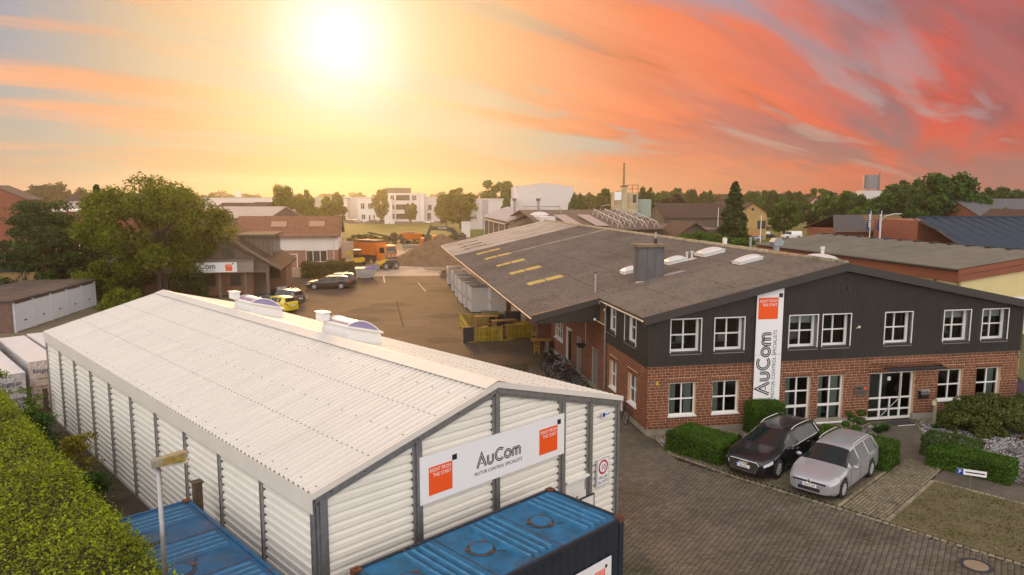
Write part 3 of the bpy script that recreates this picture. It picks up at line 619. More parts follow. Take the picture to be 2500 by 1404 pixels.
# ================================================================== shipping containers
def container(name, label, loc, rz, body, roofm, hatch_y, rimm):
    L_, Wd, Hh = 6.06, 2.44, 2.52; t = thing(name, label, 'container', loc, rz)
    mb = MB()
    for x in (0, L_-.16):
        for y in (0, Wd-.16): mb.box(x, x+.16, y, y+.16, 0, Hh-.12)
    for y in (0, Wd-.08): mb.box(.16, L_-.16, y, y+.08, Hh-.13, Hh-.02); mb.box(.16, L_-.16, y, y+.08, 0, .14)
    for x in (0, L_-.08): mb.box(x, x+.08, .16, Wd-.16, Hh-.13, Hh-.02)
    mb.build('frame', body, t)
    for y, sg in ((.03, 1), (Wd-.03, -1)):
        mb = MB(); P_ = []; x = .16
        while x < L_-.2: P_ += [(x, 0), (x+.07, 0), (x+.13, .045), (x+.2, .045), (x+.26, 0)]; x += .27
        mb.grid([[(min(px, L_-.16), y+sg*d, .14) for px, d in P_], [(min(px, L_-.16), y+sg*d, Hh-.13) for px, d in P_]]); mb.build('wall', body, t)
    for x in (.03, L_-.03): mb = MB(); mb.box(x-.01, x+.01, .16, Wd-.16, .1, Hh-.13); mb.build('end_wall', body, t)
    for x in (0, L_-.17):
        for y in (0, Wd-.17):
            mb = MB(); z = Hh-.118; a = .05
            mb.box(x-.008, x+.178, y-.008, y+.178, z, z+.11); mb.box(x-.008, x+a, y-.008, y+.178, z+.11, z+.125); mb.box(x+.17-a, x+.178, y-.008, y+.178, z+.11, z+.125)
            mb.box(x+a, x+.17-a, y-.008, y+a, z+.11, z+.125); mb.box(x+a, x+.17-a, y+.17-a, y+.178, z+.11, z+.125); mb.build('corner_casting', M_RUST, t)
    # roof: pressed ribs across, flat fields with hatches
    z = Hh-.05; n = 3; sec = (L_-.36)/n
    prof = [(.0, 0)]
    for i in range(n):
        a = .18+i*sec
        prof += [(a+.02, 0), (a+.03, .012), (a+.06, .012), (a+.07, 0)]
        flat = .92
        q = a+flat
        for r_ in range(4):
            prof += [(q, 0), (q+.04, .06), (q+.115, .06), (q+.155, 0)]; q += .215
    prof += [(L_, 0)]; prof = [p for p in prof if p[0] <= L_]
    def ys(zz): return [(0.085, -.0), (.2, 0), (.24, 1), (Wd-.24, 1), (Wd-.2, 0), (Wd-.085, 0)]
    mb = MB(); GP = [[(px, y, z+d*k) for y, k in ys(0)] for px, d in prof]
    for i in range(len(prof)-1):
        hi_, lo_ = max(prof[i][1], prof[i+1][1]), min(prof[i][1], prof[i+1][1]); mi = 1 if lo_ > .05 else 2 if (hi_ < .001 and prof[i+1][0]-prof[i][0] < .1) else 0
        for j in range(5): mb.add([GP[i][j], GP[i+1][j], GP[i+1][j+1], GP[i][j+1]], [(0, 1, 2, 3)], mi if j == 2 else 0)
    rf = mb.build('roof', [roofm, rimm, mat('dark_rib_valley', (.012, .06, .12), .8, var=.35, scale=4)], t)  # rib tops coloured lighter blue, valleys between them darker
    for i in range(n):
        a = .18+i*sec; cx = a+.48; cy = hatch_y
        mb = MB(); mb.cyl((cx, cy, z), (cx, cy, z+.045), .27, .265, n=26); h = mb.build('hatch', roofm, rf)
        mb = MB(); mb.torus((cx, cy, z+.012), (0, 0, 1), .30, .028, 26, 6); mb.build('hatch_ring', mat('dirty_ring', (.05, .045, .04), .9, var=.4, scale=8, col2=(.14, .05, .02), scale2=4), h); mb = MB()
        for an in (35, 155, 275): c, s_ = math.cos(R(an)), math.sin(R(an)); mb.bar((cx+c*.25, cy+s_*.25, z+.05), (cx+c*.36, cy+s_*.36, z+.045), .07, .02)
        mb.build('hatch_clamp', M_RUST, h)
        mb = MB(); mb.tube([(cx+.16, cy-.36, z+.04), (cx+.22, cy-.42, z+.07), (cx+.30, cy-.46, z+.03)], .013, 6); mb.build('latch', M_DARK, h)
    for i in range(n): mb = MB(); a = .18+i*sec; mb.box(a-.012, a+.012, .1, Wd-.1, z-.002, z+.006); mb.build('seam', mat('dirty_ring', (0, 0, 0)), rf)
    mb = MB(); rr = random.Random(len(label))
    for i in range(40):
        x, y = rr.uniform(.2, L_-.3), rr.choice([rr.uniform(.1, .2), rr.uniform(Wd-.2, Wd-.1), rr.uniform(.3, Wd-.3)]); w = rr.uniform(.012, .04); l = rr.uniform(.015, .07)
        pts = [(x+w*math.cos(k*1.05)*rr.uniform(.5, 1), y+l*math.sin(k*1.05)*rr.uniform(.5, 1), z+.0615) for k in range(6)]; mb.add(pts, [(0, 1, 2, 3, 4, 5)])
    o = mb.build('rust_patches', M_RUST, rf); o['kind'] = 'stuff'
    return t
container('shipping_container', 'dark sided shipping container with scuffed bright blue roof before the hall gable', HF(.40, -3.26, .03), HF.a, M_NAVY, M_BLUE, 1.25, mat('pale_rib_blue', (.04, .20, .36), .6, var=.35, scale=5, col2=(.03, .14, .27), scale2=3))
c2 = container('shipping_container', 'blue shipping container with worn roof squeezed between hedge and hall', HF(-.72, -.95, .03), HF.a+PI/2, M_BLUE2, M_BLUE2, 1.45, mat('pale_rib_blue2', (.035, .17, .32), .6, var=.35, scale=5, col2=(.03, .09, .18), scale2=3))
s = panel_sign('container_sign', 'white company sign on the dark container side at the bottom edge', HF(4.35, -3.28, .93), HF.a, 1.60, .82)
sq(s, 'orange_square', M_ORANGE, .98, 1.36, .22, .60, -.021); sq(s, 'black_square', M_BLACK, 1.36, 1.44, .60, .68, -.021); word(s, 'RIGHT FROM', .07, M_SIGNW, 1.34, -.026, .53, .82, 'RIGHT'); word(s, 'THE START', .07, M_SIGNW, 1.34, -.026, .46, .82, 'RIGHT')
# hinged steel frame leaning between container and gable
s = thing('steel_flap', 'white steel flap with dark frame standing between container and hall door', 'flap', HF(7.35, -.62, 0), HF.a)
mb = MB(); mb.box(.03, 1.17, -.01, .01, .95, 1.67); mb.build('panel', M_WHITE, s)
mb = MB(); mb.box(0, 1.2, -.02, .02, 1.67, 1.71); mb.box(1.17, 1.2, -.02, .02, 0, 1.67); mb.box(0, .03, -.02, .02, 0, 1.67); mb.cyl((.45, 0, 1.71), (.45, 0, 1.82), .018, n=6); mb.build('frame', M_DARK, s)
# street lamp by the hedge
p = Vector((-5.62, 10.85, 0)); t = thing('street_lamp', 'grey street lamp with lichen covered box head in front of the hall', 'street lamp', p, .55)
mb = MB(); mb.cyl((0, 0, 0), (0, 0, 3.2), .058, .052, 14); mb.cyl((0, 0, 3.2), (0, 0, 5.98), .045, .036, 14); mb.build('pole', M_GALV, t, smooth=True)
M_LICH = mat('lichen_plastic', (.27, .25, .20), .9, var=.35, scale=14, col2=(.30, .20, .02), scale2=5, f2=(.45, .62), bump=.6, bscale=50)
mb = MB(); mb.prism([(-.09, -.05), (.40, -.06), (.44, .015), (.38, .07), (-.07, .06), (-.10, .0)], lambda a, b, d: (a, d, 6.02+b+a*.13), -.085, .085); mb.build('lamp_head', M_LICH, t)
mb = MB(); mb.box(.06, .44, -.085, .085, 5.955, 5.985); mb.build('lamp_glass', mat('dusty_diffuser', (.4, .38, .33), .4), t)
# weathered timber post beside the hall
t = thing('timber_post', 'stubby weathered timber post at the head of the blue container', 'post', HF(-.42, 5.35, 0), HF.a)
mb = MB(); mb.box(-.1, .1, -.1, .1, 0, 2.80); mb.box(-.13, .13, -.13, .13, 2.80, 2.85); mb.build('shaft', mat('weathered_timber', (.10, .065, .04), .9, var=.4, scale=6), t)
t = thing('timber_post', 'dark timber post at the far hall corner beside the foil wrapped bundles', 'post', HF(-.25, 24.4, 0), HF.a)
mb = MB(); mb.box(-.09, .09, -.09, .09, 0, 1.5); mb.box(-.1, .1, -.1, .1, 1.5, 1.53); mb.build('shaft', mat('weathered_timber', (0, 0, 0)), t)
# ================================================================== walls with openings
def wall_holes(mb, x0, x1, z0, z1, holes, y0, y1, top=None, mi=0):
    """slab in the x-z plane, thickness y0..y1, rectangular holes (x0,x1,z0,z1); top(x) optional sloping head"""
    xs = sorted({x0, x1, *[min(max(h[0], x0), x1) for h in holes], *[min(max(h[1], x0), x1) for h in holes], *([x for x in BRK if x0 < x < x1] if top else [])})
    for a, b in zip(xs[:-1], xs[1:]):
        if b-a < 1e-6: continue
        hs = sorted([(h[2], h[3]) for h in holes if h[0] <= a+1e-6 and h[1] >= b-1e-6]); z = z0
        for lo, hi in hs+[(None, None)]:
            if lo is None:
                if top: ta, tb = top(a), top(b)
                else: ta = tb = z1
                mb.add([(a, y0, z), (b, y0, z), (b, y1, z), (a, y1, z), (a, y0, ta), (b, y0, tb), (b, y1, tb), (a, y1, ta)], [(0,3,2,1),(4,5,6,7),(0,1,5,4),(1,2,6,5),(2,3,7,6),(3,0,4,7)], mi)
            else:
                if lo > z+1e-6: mb.box(a, b, y0, y1, z, lo, mi)
                z = hi
BRK = [8.95]
def brickwork(parent, x0, x1, z0, z1, holes, loc, rz, n_single, seed, lintels=True, course=.1237, stretch=.24, proud=.009):
    """bricks laid one by one over a mortar slab; returns nothing"""
    rng = random.Random(seed); singles, V, F = [], [], []
    lint = [(h[0]-.06, h[1]+.06, h[3], h[3]+.218) for h in holes] if lintels else []
    blk = [(h[0]-.002, h[1]+.002, h[2], h[3]) for h in holes]+lint
    j = .014
    def brick(a, b, c, d):
        if b-a < .03 or d-c < .03: return
        full = abs((b-a)-stretch) < 1e-4 and abs((d-c)-(course-j)) < 1e-4
        singles.append((full, a, b, c, d))
    z = z0
    while z < z1-.02:
        zt = min(z+course-j, z1); x = x0+rng.choice([0, -.06, -.12, -.18])
        while x < x1:
            w = stretch if rng.random() > .17 else .113
            a, b = max(x, x0), min(x+w, x1); segs = [(a, b)]
            for h0_, h1_, c, d in blk:
                if d <= z+.01 or c >= zt-.01: continue
                ns = []
                for p, q in segs:
                    if h1_ <= p or h0_ >= q: ns.append((p, q)); continue
                    if h0_ > p: ns.append((p, h0_))
                    if h1_ < q: ns.append((h1_, q))
                segs = ns
            for p, q in segs: brick(p, q, z, zt)
            x += w+j
        z += course
    for h0_, h1_, c, d in lint:
        n = int((h1_-h0_)/.118); w = (h1_-h0_)/n
        for i in range(n): brick(h0_+i*w+.004, h0_+(i+1)*w-.008, c+.006, d-.012)
    par = thing_part('brickwork', parent, loc, rz)
    me = None; k = 0
    for full, a, b, c, d in singles:
        if full and k < n_single:
            if me is None:
                mb = MB(); w, h = stretch/2, (course-j)/2; e = .005
                mb.add([(-w, 0, -h), (w, 0, -h), (w, 0, h), (-w, 0, h), (-w+e, -proud, -h+e), (w-e, -proud, -h+e), (w-e, -proud, h-e), (-w+e, -proud, h-e)], [(4,5,6,7),(0,1,5,4),(1,2,6,5),(2,3,7,6),(3,0,4,7)]); me = mb.mesh('brick', M_BRICK)
            place('brick', me, par, ((a+b)/2, rng.uniform(-.001, .002), (c+d)/2)); k += 1
        else:
            n = len(V); e = .005; y = rng.uniform(-.001, .002); V += [(a, .0, c), (b, .0, c), (b, .0, d), (a, .0, d), (a+e, -proud+y, c+e), (b-e, -proud+y, c+e), (b-e, -proud+y, d-e), (a+e, -proud+y, d-e)]
            F += [(n+4,n+5,n+6,n+7),(n,n+1,n+5,n+4),(n+1,n+2,n+6,n+5),(n+2,n+3,n+7,n+6),(n+3,n,n+4,n+7)]
    if V: o = place('bricks', np_mesh('bricks', np.array(V), np.array(F), M_BRICK), par); o['kind'] = 'stuff'
def thing_part(name, parent, loc, rz=0.):
    o = bpy.data.objects.new(name, None); COL.objects.link(o); o.parent = parent; o.location = loc; o.rotation_euler = (0, 0, rz); o.empty_display_size = .2; return o
def window(parent, x0, x1, z0, z1, loc, rz, nx=2, nz=2, depth=.12, fw=.07, sill='white', zs=None, curtains=0, tilt=False, lining=False, name='window', room=True, bar=.045, matf=None):
    """frame at the back of a reveal; local x right, y into the wall, z up; loc = outer lower left corner"""
    w, h = x1-x0, z1-z0; mb = MB(); y = depth; F_ = matf or M_WHITE
    mb.box(0, fw, y, y+.07, 0, h); mb.box(w-fw, w, y, y+.07, 0, h); mb.box(fw, w-fw, y, y+.07, 0, fw*1.2); mb.box(fw, w-fw, y, y+.07, h-fw, h)
    zs = zs or [h*(i+1)/nz for i in range(nz-1)]; xs = [w*(i+1)/nx for i in range(nx-1)]
    for i, zz in enumerate(zs): b = bar if len(zs) < 2 or i else bar*1.9; mb.box(fw, w-fw, y-.008, y+.06, zz-b/2*1.3, zz+b/2*1.3)
    for xx in xs: mb.box(xx-bar*.65, xx+bar*.65, y-.012, y+.055, fw*1.2, h-fw)
    wn = mb.build(name, F_, parent, loc, rz)
    ex, ez = [fw]+xs+[w-fw], [fw]+list(zs)+[h-fw]
    for a, b in zip(ex[:-1], ex[1:]):
        for c, d in zip(ez[:-1], ez[1:]): m2 = MB(); m2.add([(a, y+.035, c), (b, y+.035, c), (b, y+.035, d), (a, y+.035, d)], [(0, 1, 2, 3)]); m2.build('pane', M_GLASS, wn)
    if sill == 'white': m2 = MB(); m2.prism([(-.05, -.02), (-.05, .03), (y+.02, .07), (y+.02, -.02)], lambda p, q, d: (d, p, q-.02), -.04, w+.04); m2.build('sill', F_, wn)
    if sill == 'metal': m2 = MB(); m2.prism([(-.05, -.10), (-.05, -.075), (y+.02, .0), (y+.02, -.10)], lambda p, q, d: (d, p, q), -.03, w+.03); m2.build('sill', M_GALV, wn)
    if lining:
        m2 = MB(); a = .035
        m2.box(-a, 0, -.03, y+.07, -.0, h+a); m2.box(w, w+a, -.03, y+.07, -.0, h+a); m2.box(0, w, -.03, y+.07, h, h+a); m2.build('reveal', M_WHITE, wn)
    for side in ((1,) if curtains == 1 else (0,) if curtains == 2 else (0, 1) if curtains == 3 else ()):
        m2 = MB(); cw = w*.3; xa = .06 if side == 0 else w-.06-cw
        m2.grid([[(xa+cw*i/16, y+.2+.03*math.sin(i*2.1), z_) for z_ in (.05, h-.04)] for i in range(17)]); m2.build('curtain', M_CURTAIN, wn)
    if curtains == 4: m2 = MB(); m2.box(.06, w-.06, y+.14, y+.16, h*.72, h-.05); m2.build('blind', M_CURTAIN, wn)
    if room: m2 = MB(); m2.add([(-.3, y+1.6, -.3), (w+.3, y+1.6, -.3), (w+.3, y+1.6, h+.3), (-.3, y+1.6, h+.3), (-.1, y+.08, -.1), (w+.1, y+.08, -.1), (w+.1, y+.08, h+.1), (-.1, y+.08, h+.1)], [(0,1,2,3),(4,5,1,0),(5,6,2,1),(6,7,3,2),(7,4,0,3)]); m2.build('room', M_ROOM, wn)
    if room and (int(x0*7)+int(z0)) % 2 == 0:
        m2 = MB(); m2.box(.15, w*.75, y+.5, y+1.1, .25, .29); m2.box(w*.5, w*.8, y+.75, y+.8, .29, .62); m2.build('desk', mat('desk_items', (.30, .28, .25), .6), wn)
    return wn
def ribs(mb, x0, x1, pitch, w, y0, y1, zb, top, holes):
    x = x0
    while x < x1-w:
        z = zb; hs = sorted([(h[2]-.02, h[3]+.04) for h in holes if h[0]-.05 < x+w and h[1]+.05 > x])
        for lo, hi in hs+[(None, None)]:
            e = (min(top(x), top(x+w)) if callable(top) else top) if lo is None else lo
            if e > z+.03: mb.add([(x, y1, z), (x+w, y1, z), (x+w, y1, e), (x, y1, e), (x+.008, y0, z), (x+w-.008, y0, z), (x+w-.008, y0, e), (x+.008, y0, e)], [(4,5,6,7),(0,4,7,3),(5,1,2,6),(0,1,5,4)])
            if lo is not None: z = hi
        x += pitch
# ================================================================== office and works
OW, SR, ZR, ZE, SE = 18.5, 8.95, 7.30, 4.38, -3.82
KL = (ZR-ZE)/(SR-SE); KR = .2
def oz(s): return ZR-(SR-s)*KL if s < SR else ZR-(s-SR)*KR
UP = [(1.0, 2.36), (3.0, 4.36), (6.5, 7.86), (8.12, 9.48), (11.22, 12.58), (14.25, 15.63), (16.28, 17.66)]
LO = [(1.0, 2.24), (3.0, 4.24), (14.2, 15.5), (16.24, 17.55)]
TALL = [(6.46, 7.70), (8.08, 9.34)]
DOOR = (10.66, 12.98, .03, 2.28)
def corr(s0, s1, t0, t1, lift=0., pitch=.177, amp=.036, ns=2, seg=6, zfun=None, thick=False):
    mb = MB(); nt = int((t1-t0)/pitch*seg); zf = zfun or oz
    ts = [t0+(t1-t0)*i/nt for i in range(nt+1)]; ss = [s0+(s1-s0)*i/ns for i in range(ns+1)]
    mb.grid([[(s, t, zf(s)+lift+amp*math.sin(2*PI*(t-t0)/pitch)) for t in ts] for s in ss]); return mb
def rows(t, s0, s1, t0, t1, mt, n, name, lift=0.):
    # overlapping rows of sheets, each one's lower edge riding on the row below
    for i in range(n):
        a, b = s0+(s1-s0)*i/n, s0+(s1-s0)*(i+1)/n; k = b-a
        corr(a-(.08 if i else 0), b, t0, t1, lift, ns=1, zfun=lambda s: oz(s)+.022*max(0, (b-s)/k)).build(name, mt, t, smooth=True)
def office():
    t = thing('office_building', 'two storey office with red brick below and dark ribbed cladding above', 'building', OF.o, OF.a)
    hol = [(a, b, .80, 2.28) for a, b in LO]+[(a, b, .10, 2.28) for a, b in TALL]+[DOOR]
    mb = MB(); wall_holes(mb, .012, OW, .27, 3.05, hol, .012, .30); mb.build('wall', M_MORTAR, t)
    brickwork(t, 0.0, OW, .285, 3.05, hol, (0, .012, 0), 0, 300, 11)
    lh = [(.0, 5.9)]
    lw = [(5.74-5.1, 5.74-4.04, .85, 2.25), (5.74-2.44, 5.74-1.27, .85, 2.25)]       # along -t
    mb = MB(); wall_holes(mb, 0, 5.72, .27, 3.05, lw, .0, .28); mb.build('wall', M_MORTAR, t, (.012, 5.74, 0), -PI/2)
    brickwork(t, 0, 5.74, .285, 3.05, lw, (.012, 5.74, 0), -PI/2, 0, 12)
    mb = MB(); mb.box(.02, 10.6, .03, .3, -.1, .27); mb.box(13.02, OW, .03, .3, -.1, .27); mb.box(.03, .3, .3, 5.7, -.1, .268); mb.build('plinth', M_PLINTH, t)
    # upper cladding
    uh = [(a, b, 3.60, 5.05) for a, b in UP]; top = lambda s: oz(s)-.32
    mb = MB(); wall_holes(mb, -.03, OW+.03, 3.05, 5, uh, -.02, .22, top); mb.build('cladding_base', M_CLAD, t)
    mb = MB(); ribs(mb, -.02, OW, .1, .055, -.042, -.02, 3.06, top, uh); o = mb.build('cladding_ribs', M_CLAD, t); o['kind'] = 'stuff'
    sh = [(5.74-5.6, 5.74-4.15, 3.62, 4.98), (5.74-2.84, 5.74-1.38, 3.62, 4.98)]
    mb = MB(); wall_holes(mb, 0, 5.7, 3.05, oz(0)-.1, sh, -.02, .2); mb.build('cladding_base', M_CLAD, t, (-.01, 5.74, 0), -PI/2)
    mb = MB(); ribs(mb, 0, 5.72, .1, .055, -.042, -.02, 3.06, oz(0)-.12, sh); o = mb.build('cladding_ribs', M_CLAD, t, (-.01, 5.74, 0), -PI/2); o['kind'] = 'stuff'
    mb = MB(); mb.box(-.06, OW+.05, -.05, -.02, 3.03, 3.06); mb.box(-.06, -.03, -.05, 5.7, 3.03, 3.06); mb.build('cladding_drip', M_CLADT, t)
    cur = [0, 0, 4, 0, 0, 4, 4]
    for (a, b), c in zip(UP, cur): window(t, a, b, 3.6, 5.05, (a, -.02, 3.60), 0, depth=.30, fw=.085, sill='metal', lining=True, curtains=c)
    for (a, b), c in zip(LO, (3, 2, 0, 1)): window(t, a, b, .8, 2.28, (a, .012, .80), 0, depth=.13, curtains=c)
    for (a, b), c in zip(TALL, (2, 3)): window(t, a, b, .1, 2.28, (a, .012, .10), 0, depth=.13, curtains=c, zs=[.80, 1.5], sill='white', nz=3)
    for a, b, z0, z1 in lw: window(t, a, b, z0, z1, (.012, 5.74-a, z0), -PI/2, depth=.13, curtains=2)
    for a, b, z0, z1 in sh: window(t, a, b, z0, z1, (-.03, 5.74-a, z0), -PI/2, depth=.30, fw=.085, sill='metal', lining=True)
    # entrance
    a, b, z0, z1 = DOOR; w = b-a; h = z1-z0; y = .14; mb = MB(); f = .085
    xs = [0, .68, 1.72, w]; 
    for i, x in enumerate(xs): mb.box(max(0, x-f*(0 if i == 0 else .5 if i < 3 else 1)), min(w, x+f*(1 if i == 0 else .5 if i < 3 else 0)), y, y+.08, 0, h)
    for z_ in (0, .44, .98, h-.08):
        for p_, q_ in ((f, .68-f/2), (.68+f/2, 1.72-f/2), (1.72+f/2, w-f)): mb.box(p_, q_, y+.002, y+.078, z_, z_+(.12 if z_ == 0 else .075))
    mb.box(1.17, 1.23, y+.004, y+.07, .12, .98); d = mb.build('entrance_door', M_WHITE, t, (a, .012, z0))
    for p_, q_ in ((f, .68-f/2), (.68+f/2, 1.72-f/2), (1.72+f/2, w-f)):
        for c, e in ((.12, .44), (.515, .98), (1.055, h-.08)): m2 = MB(); m2.add([(p_, y+.04, c), (q_, y+.04, c), (q_, y+.04, e), (p_, y+.04, e)], [(0,1,2,3)]); m2.build('pane', M_GLASS, d)
    m2 = MB(); m2.cyl((.72, y-.05, .16), (1.66, y-.05, 1.02), .022, n=8); m2.cyl((1.66, y-.05, 1.02), (1.68, y-.05, 2.0), .016, n=8); m2.build('door_handle', M_STEEL, d)
    m2 = MB(); m2.box(1.03, 1.19, y+.02, y+.03, 1.82, 2.0); m2.build('notice', M_SIGNW, d)
    m2 = MB(); m2.box(-.1, w+.1, y+1.8, y+1.85, -.1, h+.2); m2.box(-.1, w+.1, y+.1, y+1.8, -.06, -.02); m2.build('hallway', mat('green_grey_hall', (.10, .115, .10), .8, var=.2, scale=.8), d)
    # glass canopy
    mb = MB(); mb.add([(10.6, -.02, 2.74), (13.95, -.02, 2.74), (13.75, -1.05, 2.60), (10.85, -1.05, 2.60)], [(0,1,2,3)]); c = mb.build('glass_canopy', glass_mat('canopy_glass', (.62, .52, .44), .6), t)
    mb = MB()
    for x in (11.2, 12.3, 13.4): mb.bar((x, .0, 2.68), (x, -1.0, 2.57), .03, .04)
    mb.bar((10.84, -1.05, 2.60), (13.76, -1.05, 2.60), .02, .02); mb.build('canopy_bracket', M_DARK, c)
    # gable verge, fascia, gutter, downpipes
    for s0, s1 in ((-.32, SR), (SR, OW+.5)):
        mb = MB(); za, zb = oz(s0), oz(s1)
        mb.add([(s0, -.33, za-.30), (s1, -.33, zb-.30), (s1, -.33, zb+.05), (s0, -.33, za+.05), (s0, -.05, za-.32), (s1, -.05, zb-.32), (s1, -.12, zb+.05), (s0, -.12, za+.05)], [(0,1,2,3),(3,2,6,7),(0,4,5,1),(0,3,7,4),(1,5,6,2)]); mb.build('verge_board', M_CLADT, t)
    mb = MB(); mb.box(-.3, -.05, -.12, 5.7, oz(0)-.26, oz(0)-.12); mb.build('eave_board', M_CLADT, t)
    mb = MB()
    gp_ = [(-.42+.065*math.cos(q), oz(-.32)-.07+.065*math.sin(q)) for q in np.linspace(PI, 2*PI, 7)]
    mb.grid([[(x, -.36, z) for x, z in gp_], [(x, 5.72, z) for x, z in gp_]]); mb.build('gutter', M_STEEL, t)
    mb = MB(); mb.tube([(-.42, 5.55, oz(-.32)-.12), (-.42, 5.55, 4.95), (-.10, 5.55, 4.75), (-.10, 5.55, .05)], .045, 8); mb.build('downpipe', M_GALV, t)
    rows(t, -.40, SR, -.28, 5.62, M_ROOFE, 4, 'roof', .02)
    mb = corr(SR, OW+.6, -.28, 5.62, .02); mb.build('roof', M_ROOFE, t, smooth=True)
    mb = MB(); mb.cyl((SR, -.25, ZR+.03), (SR, 5.7, ZR+.03), .13, n=12); mb.build('ridge_tiles', mat('mossy_ridge', (.24, .20, .14), .95, var=.3, scale=5, col2=(.09, .085, .03), scale2=3), t, smooth=True)
    mb = MB(); mb.box(OW-.28, OW, .3, 5.7, -.1, oz(OW)-.3); mb.box(.3, OW-.3, 5.45, 5.7, 0, 5.0); mb.build('wall', M_CLAD, t)
    # small fittings
    for x, z_ in ((9.3, 6.22),): mb = MB(); mb.box(x-.09, x+.09, -.07, -.02, z_-.09, z_+.09); mb.build('vent_grille', M_DARK, t)
    mb = MB(); mb.ball((9.85, -.12, 4.45), .06, 10, 6); mb.cyl((9.85, -.12, 4.45), (9.78, -.02, 4.38), .02, n=6); mb.build('wall_lamp', mat('lamp_cream', (.75, .70, .5), .3), t)
    mb = MB(); mb.cyl((.35, .0, 2.30), (.35, -.012, 2.30), .055, n=10, mi=0); mb.box(.41, .50, -.012, .002, 2.22, 2.38, 1); mb.build('house_plaques', [mat('plaque_blue', (.12, .16, .28), .5), mat('plaque_yellow', (.62, .42, .02), .5)], t)
    for x, z_ in ((-.12, 4.62), (-.62, 4.15)):
        mb = MB(); mb.ball((x, 5.6 if x > -.3 else 5.62, z_), .07, 10, 6); mb.bar((x, 5.62, z_), (-.05, 5.62, z_-.35), .03); mb.build('flood_lamp', mat('lamp_cream', (0, 0, 0)), t)
    return t
OFFICE = office()
def works():
    t = thing('factory_building', 'long factory building with a low mossy corrugated roof behind the office', 'building', OF.o, OF.a); T0, T1 = 5.74, 58.0
    hol = [(T1-16.6, T1-14.45, 1.15, 2.35), (T1-13.75, T1-12.5, .05, 2.35), (T1-11.2, T1-10.3, .05, 2.2), (T1-8.2, T1-7.15, .05, 2.2)]
    mb = MB(); wall_holes(mb, 0, T1-T0-.05, .25, 5.0, hol, 0.0, .3); mb.build('wall', M_MORTAR, t, (.05, T1, 0), -PI/2)
    brickwork(t, T1-26, T1-T0, .26, 3.75, hol, (.05, T1, 0), -PI/2, 0, 21, lintels=False)
    mb = MB(); mb.box(.02, .3, T0, T1, -.1, .25); mb.build('plinth', M_PLINTH, t)
    a = hol[0]; window(t, a[0], a[1], a[2], a[3], (.05, T1-a[0], a[2]), -PI/2, nx=4, nz=2, depth=.1, name='workshop_window')
    a = hol[1]; d = window(t, a[0], a[1], a[2], a[3], (.05, T1-a[0], a[2]), -PI/2, nx=1, nz=1, depth=.06, fw=.17, sill=None, name='white_door')
    for a in hol[2:]: mb = MB(); mb.box(0, a[1]-a[0], .04, .1, 0, a[3]-a[2]); mb.build('grey_door', mat('grey_door', (.20, .215, .23), .5, var=.05), t, (.05, T1-a[0], a[2]), -PI/2)
    mb = MB(); mb.box(-.9, .05, 17.6, 18.1, 0, 4.8); mb.build('brick_pier', mat('dark_brickwork', (.17, .07, .045), .9, var=.25, scale=6), t)
    mb = MB(); mb.box(-.03, .05, 18.1, 18.9, 1.3, 2.0); mb.build('notice_board', M_SIGNW, t)
    mat('site_timber', (.26, .19, .11), .9, var=.2, scale=4)
    # canopy gable
    mb = MB(); tp = lambda s: oz(s)-.22
    mb.add([(SE+.05, T0+.02, 4.0), (-.32, T0+.02, 4.02), (-.32, T0+.02, tp(-.32)), (SE+.05, T0+.02, tp(SE+.05)), (SE+.05, T0+.12, 4.0), (-.32, T0+.12, 4.02), (-.32, T0+.12, tp(-.32)), (SE+.05, T0+.12, tp(SE+.05))], [(0,1,2,3),(7,6,5,4),(0,4,5,1)]); mb.build('canopy_cladding_base', M_CLAD, t)
    mb = MB(); ribs(mb, SE+.15, -.35, .1, .055, T0-.002, T0+.02, 4.01, tp, []); o = mb.build('cladding_ribs', M_CLAD, t); o['kind'] = 'stuff'
    mb = MB(); mb.add([(SE-.02, T0-.06, oz(SE)-.30), (-.3, T0-.06, oz(-.3)-.26), (-.3, T0-.06, oz(-.3)+.04), (SE-.02, T0-.06, oz(SE)+.04), (SE-.02, T0+.1, oz(SE)-.30), (-.3, T0+.1, oz(-.3)-.26), (-.3, T0+.1, oz(-.3)+.05), (SE-.02, T0+.1, oz(SE)+.05)], [(0,1,2,3),(3,2,6,7),(0,4,5,1),(0,3,7,4)]); mb.build('verge_board', M_CLADT, t)
    mb = MB(); mb.box(SE-.01, SE+.16, T0-.04, T0+.1, 3.98, oz(SE)-.25); mb.build('verge_end', M_CLADT, t)
    mb = MB(); mb.box(SE-.01, SE+.02, T0+.1, T1, oz(SE)-.24, oz(SE)-.03); mb.build('eave_board', M_CLADT, t)
    gp_ = [(SE-.09+.065*math.cos(q), ZE-.05+.065*math.sin(q)) for q in np.linspace(PI, 2*PI, 7)]
    mb = MB(); mb.grid([[(x, T0-.1, z) for x, z in gp_], [(x, T1+.2, z) for x, z in gp_]]); mb.build('gutter', M_STEEL, t)
    # roof sheets
    TB = 42.4
    rows(t, SE-.08, SR, T0-.02, TB, M_ROOF, 6, 'roof')
    rows(t, SE-.08, SR, TB, T1+.3, M_ROOFL, 6, 'pale_roof')
    corr(SR, 18.9, T0-.02, T1+.3, .0, ns=2).build('roof', M_ROOF, t, smooth=True)
    mb = MB()
    for i in range(180):
        y = T0+i*(T1-T0)/180; z = ZR+.02+random.uniform(-.01, .015); mb.cyl((SR, y, z), (SR, y+.33, z+.012), .15, .14, n=8)
    mb.build('ridge_tiles', mat('pale_ridge', (.34, .28, .19), .95, var=.3, scale=4, col2=(.16, .14, .07), scale2=3), t)
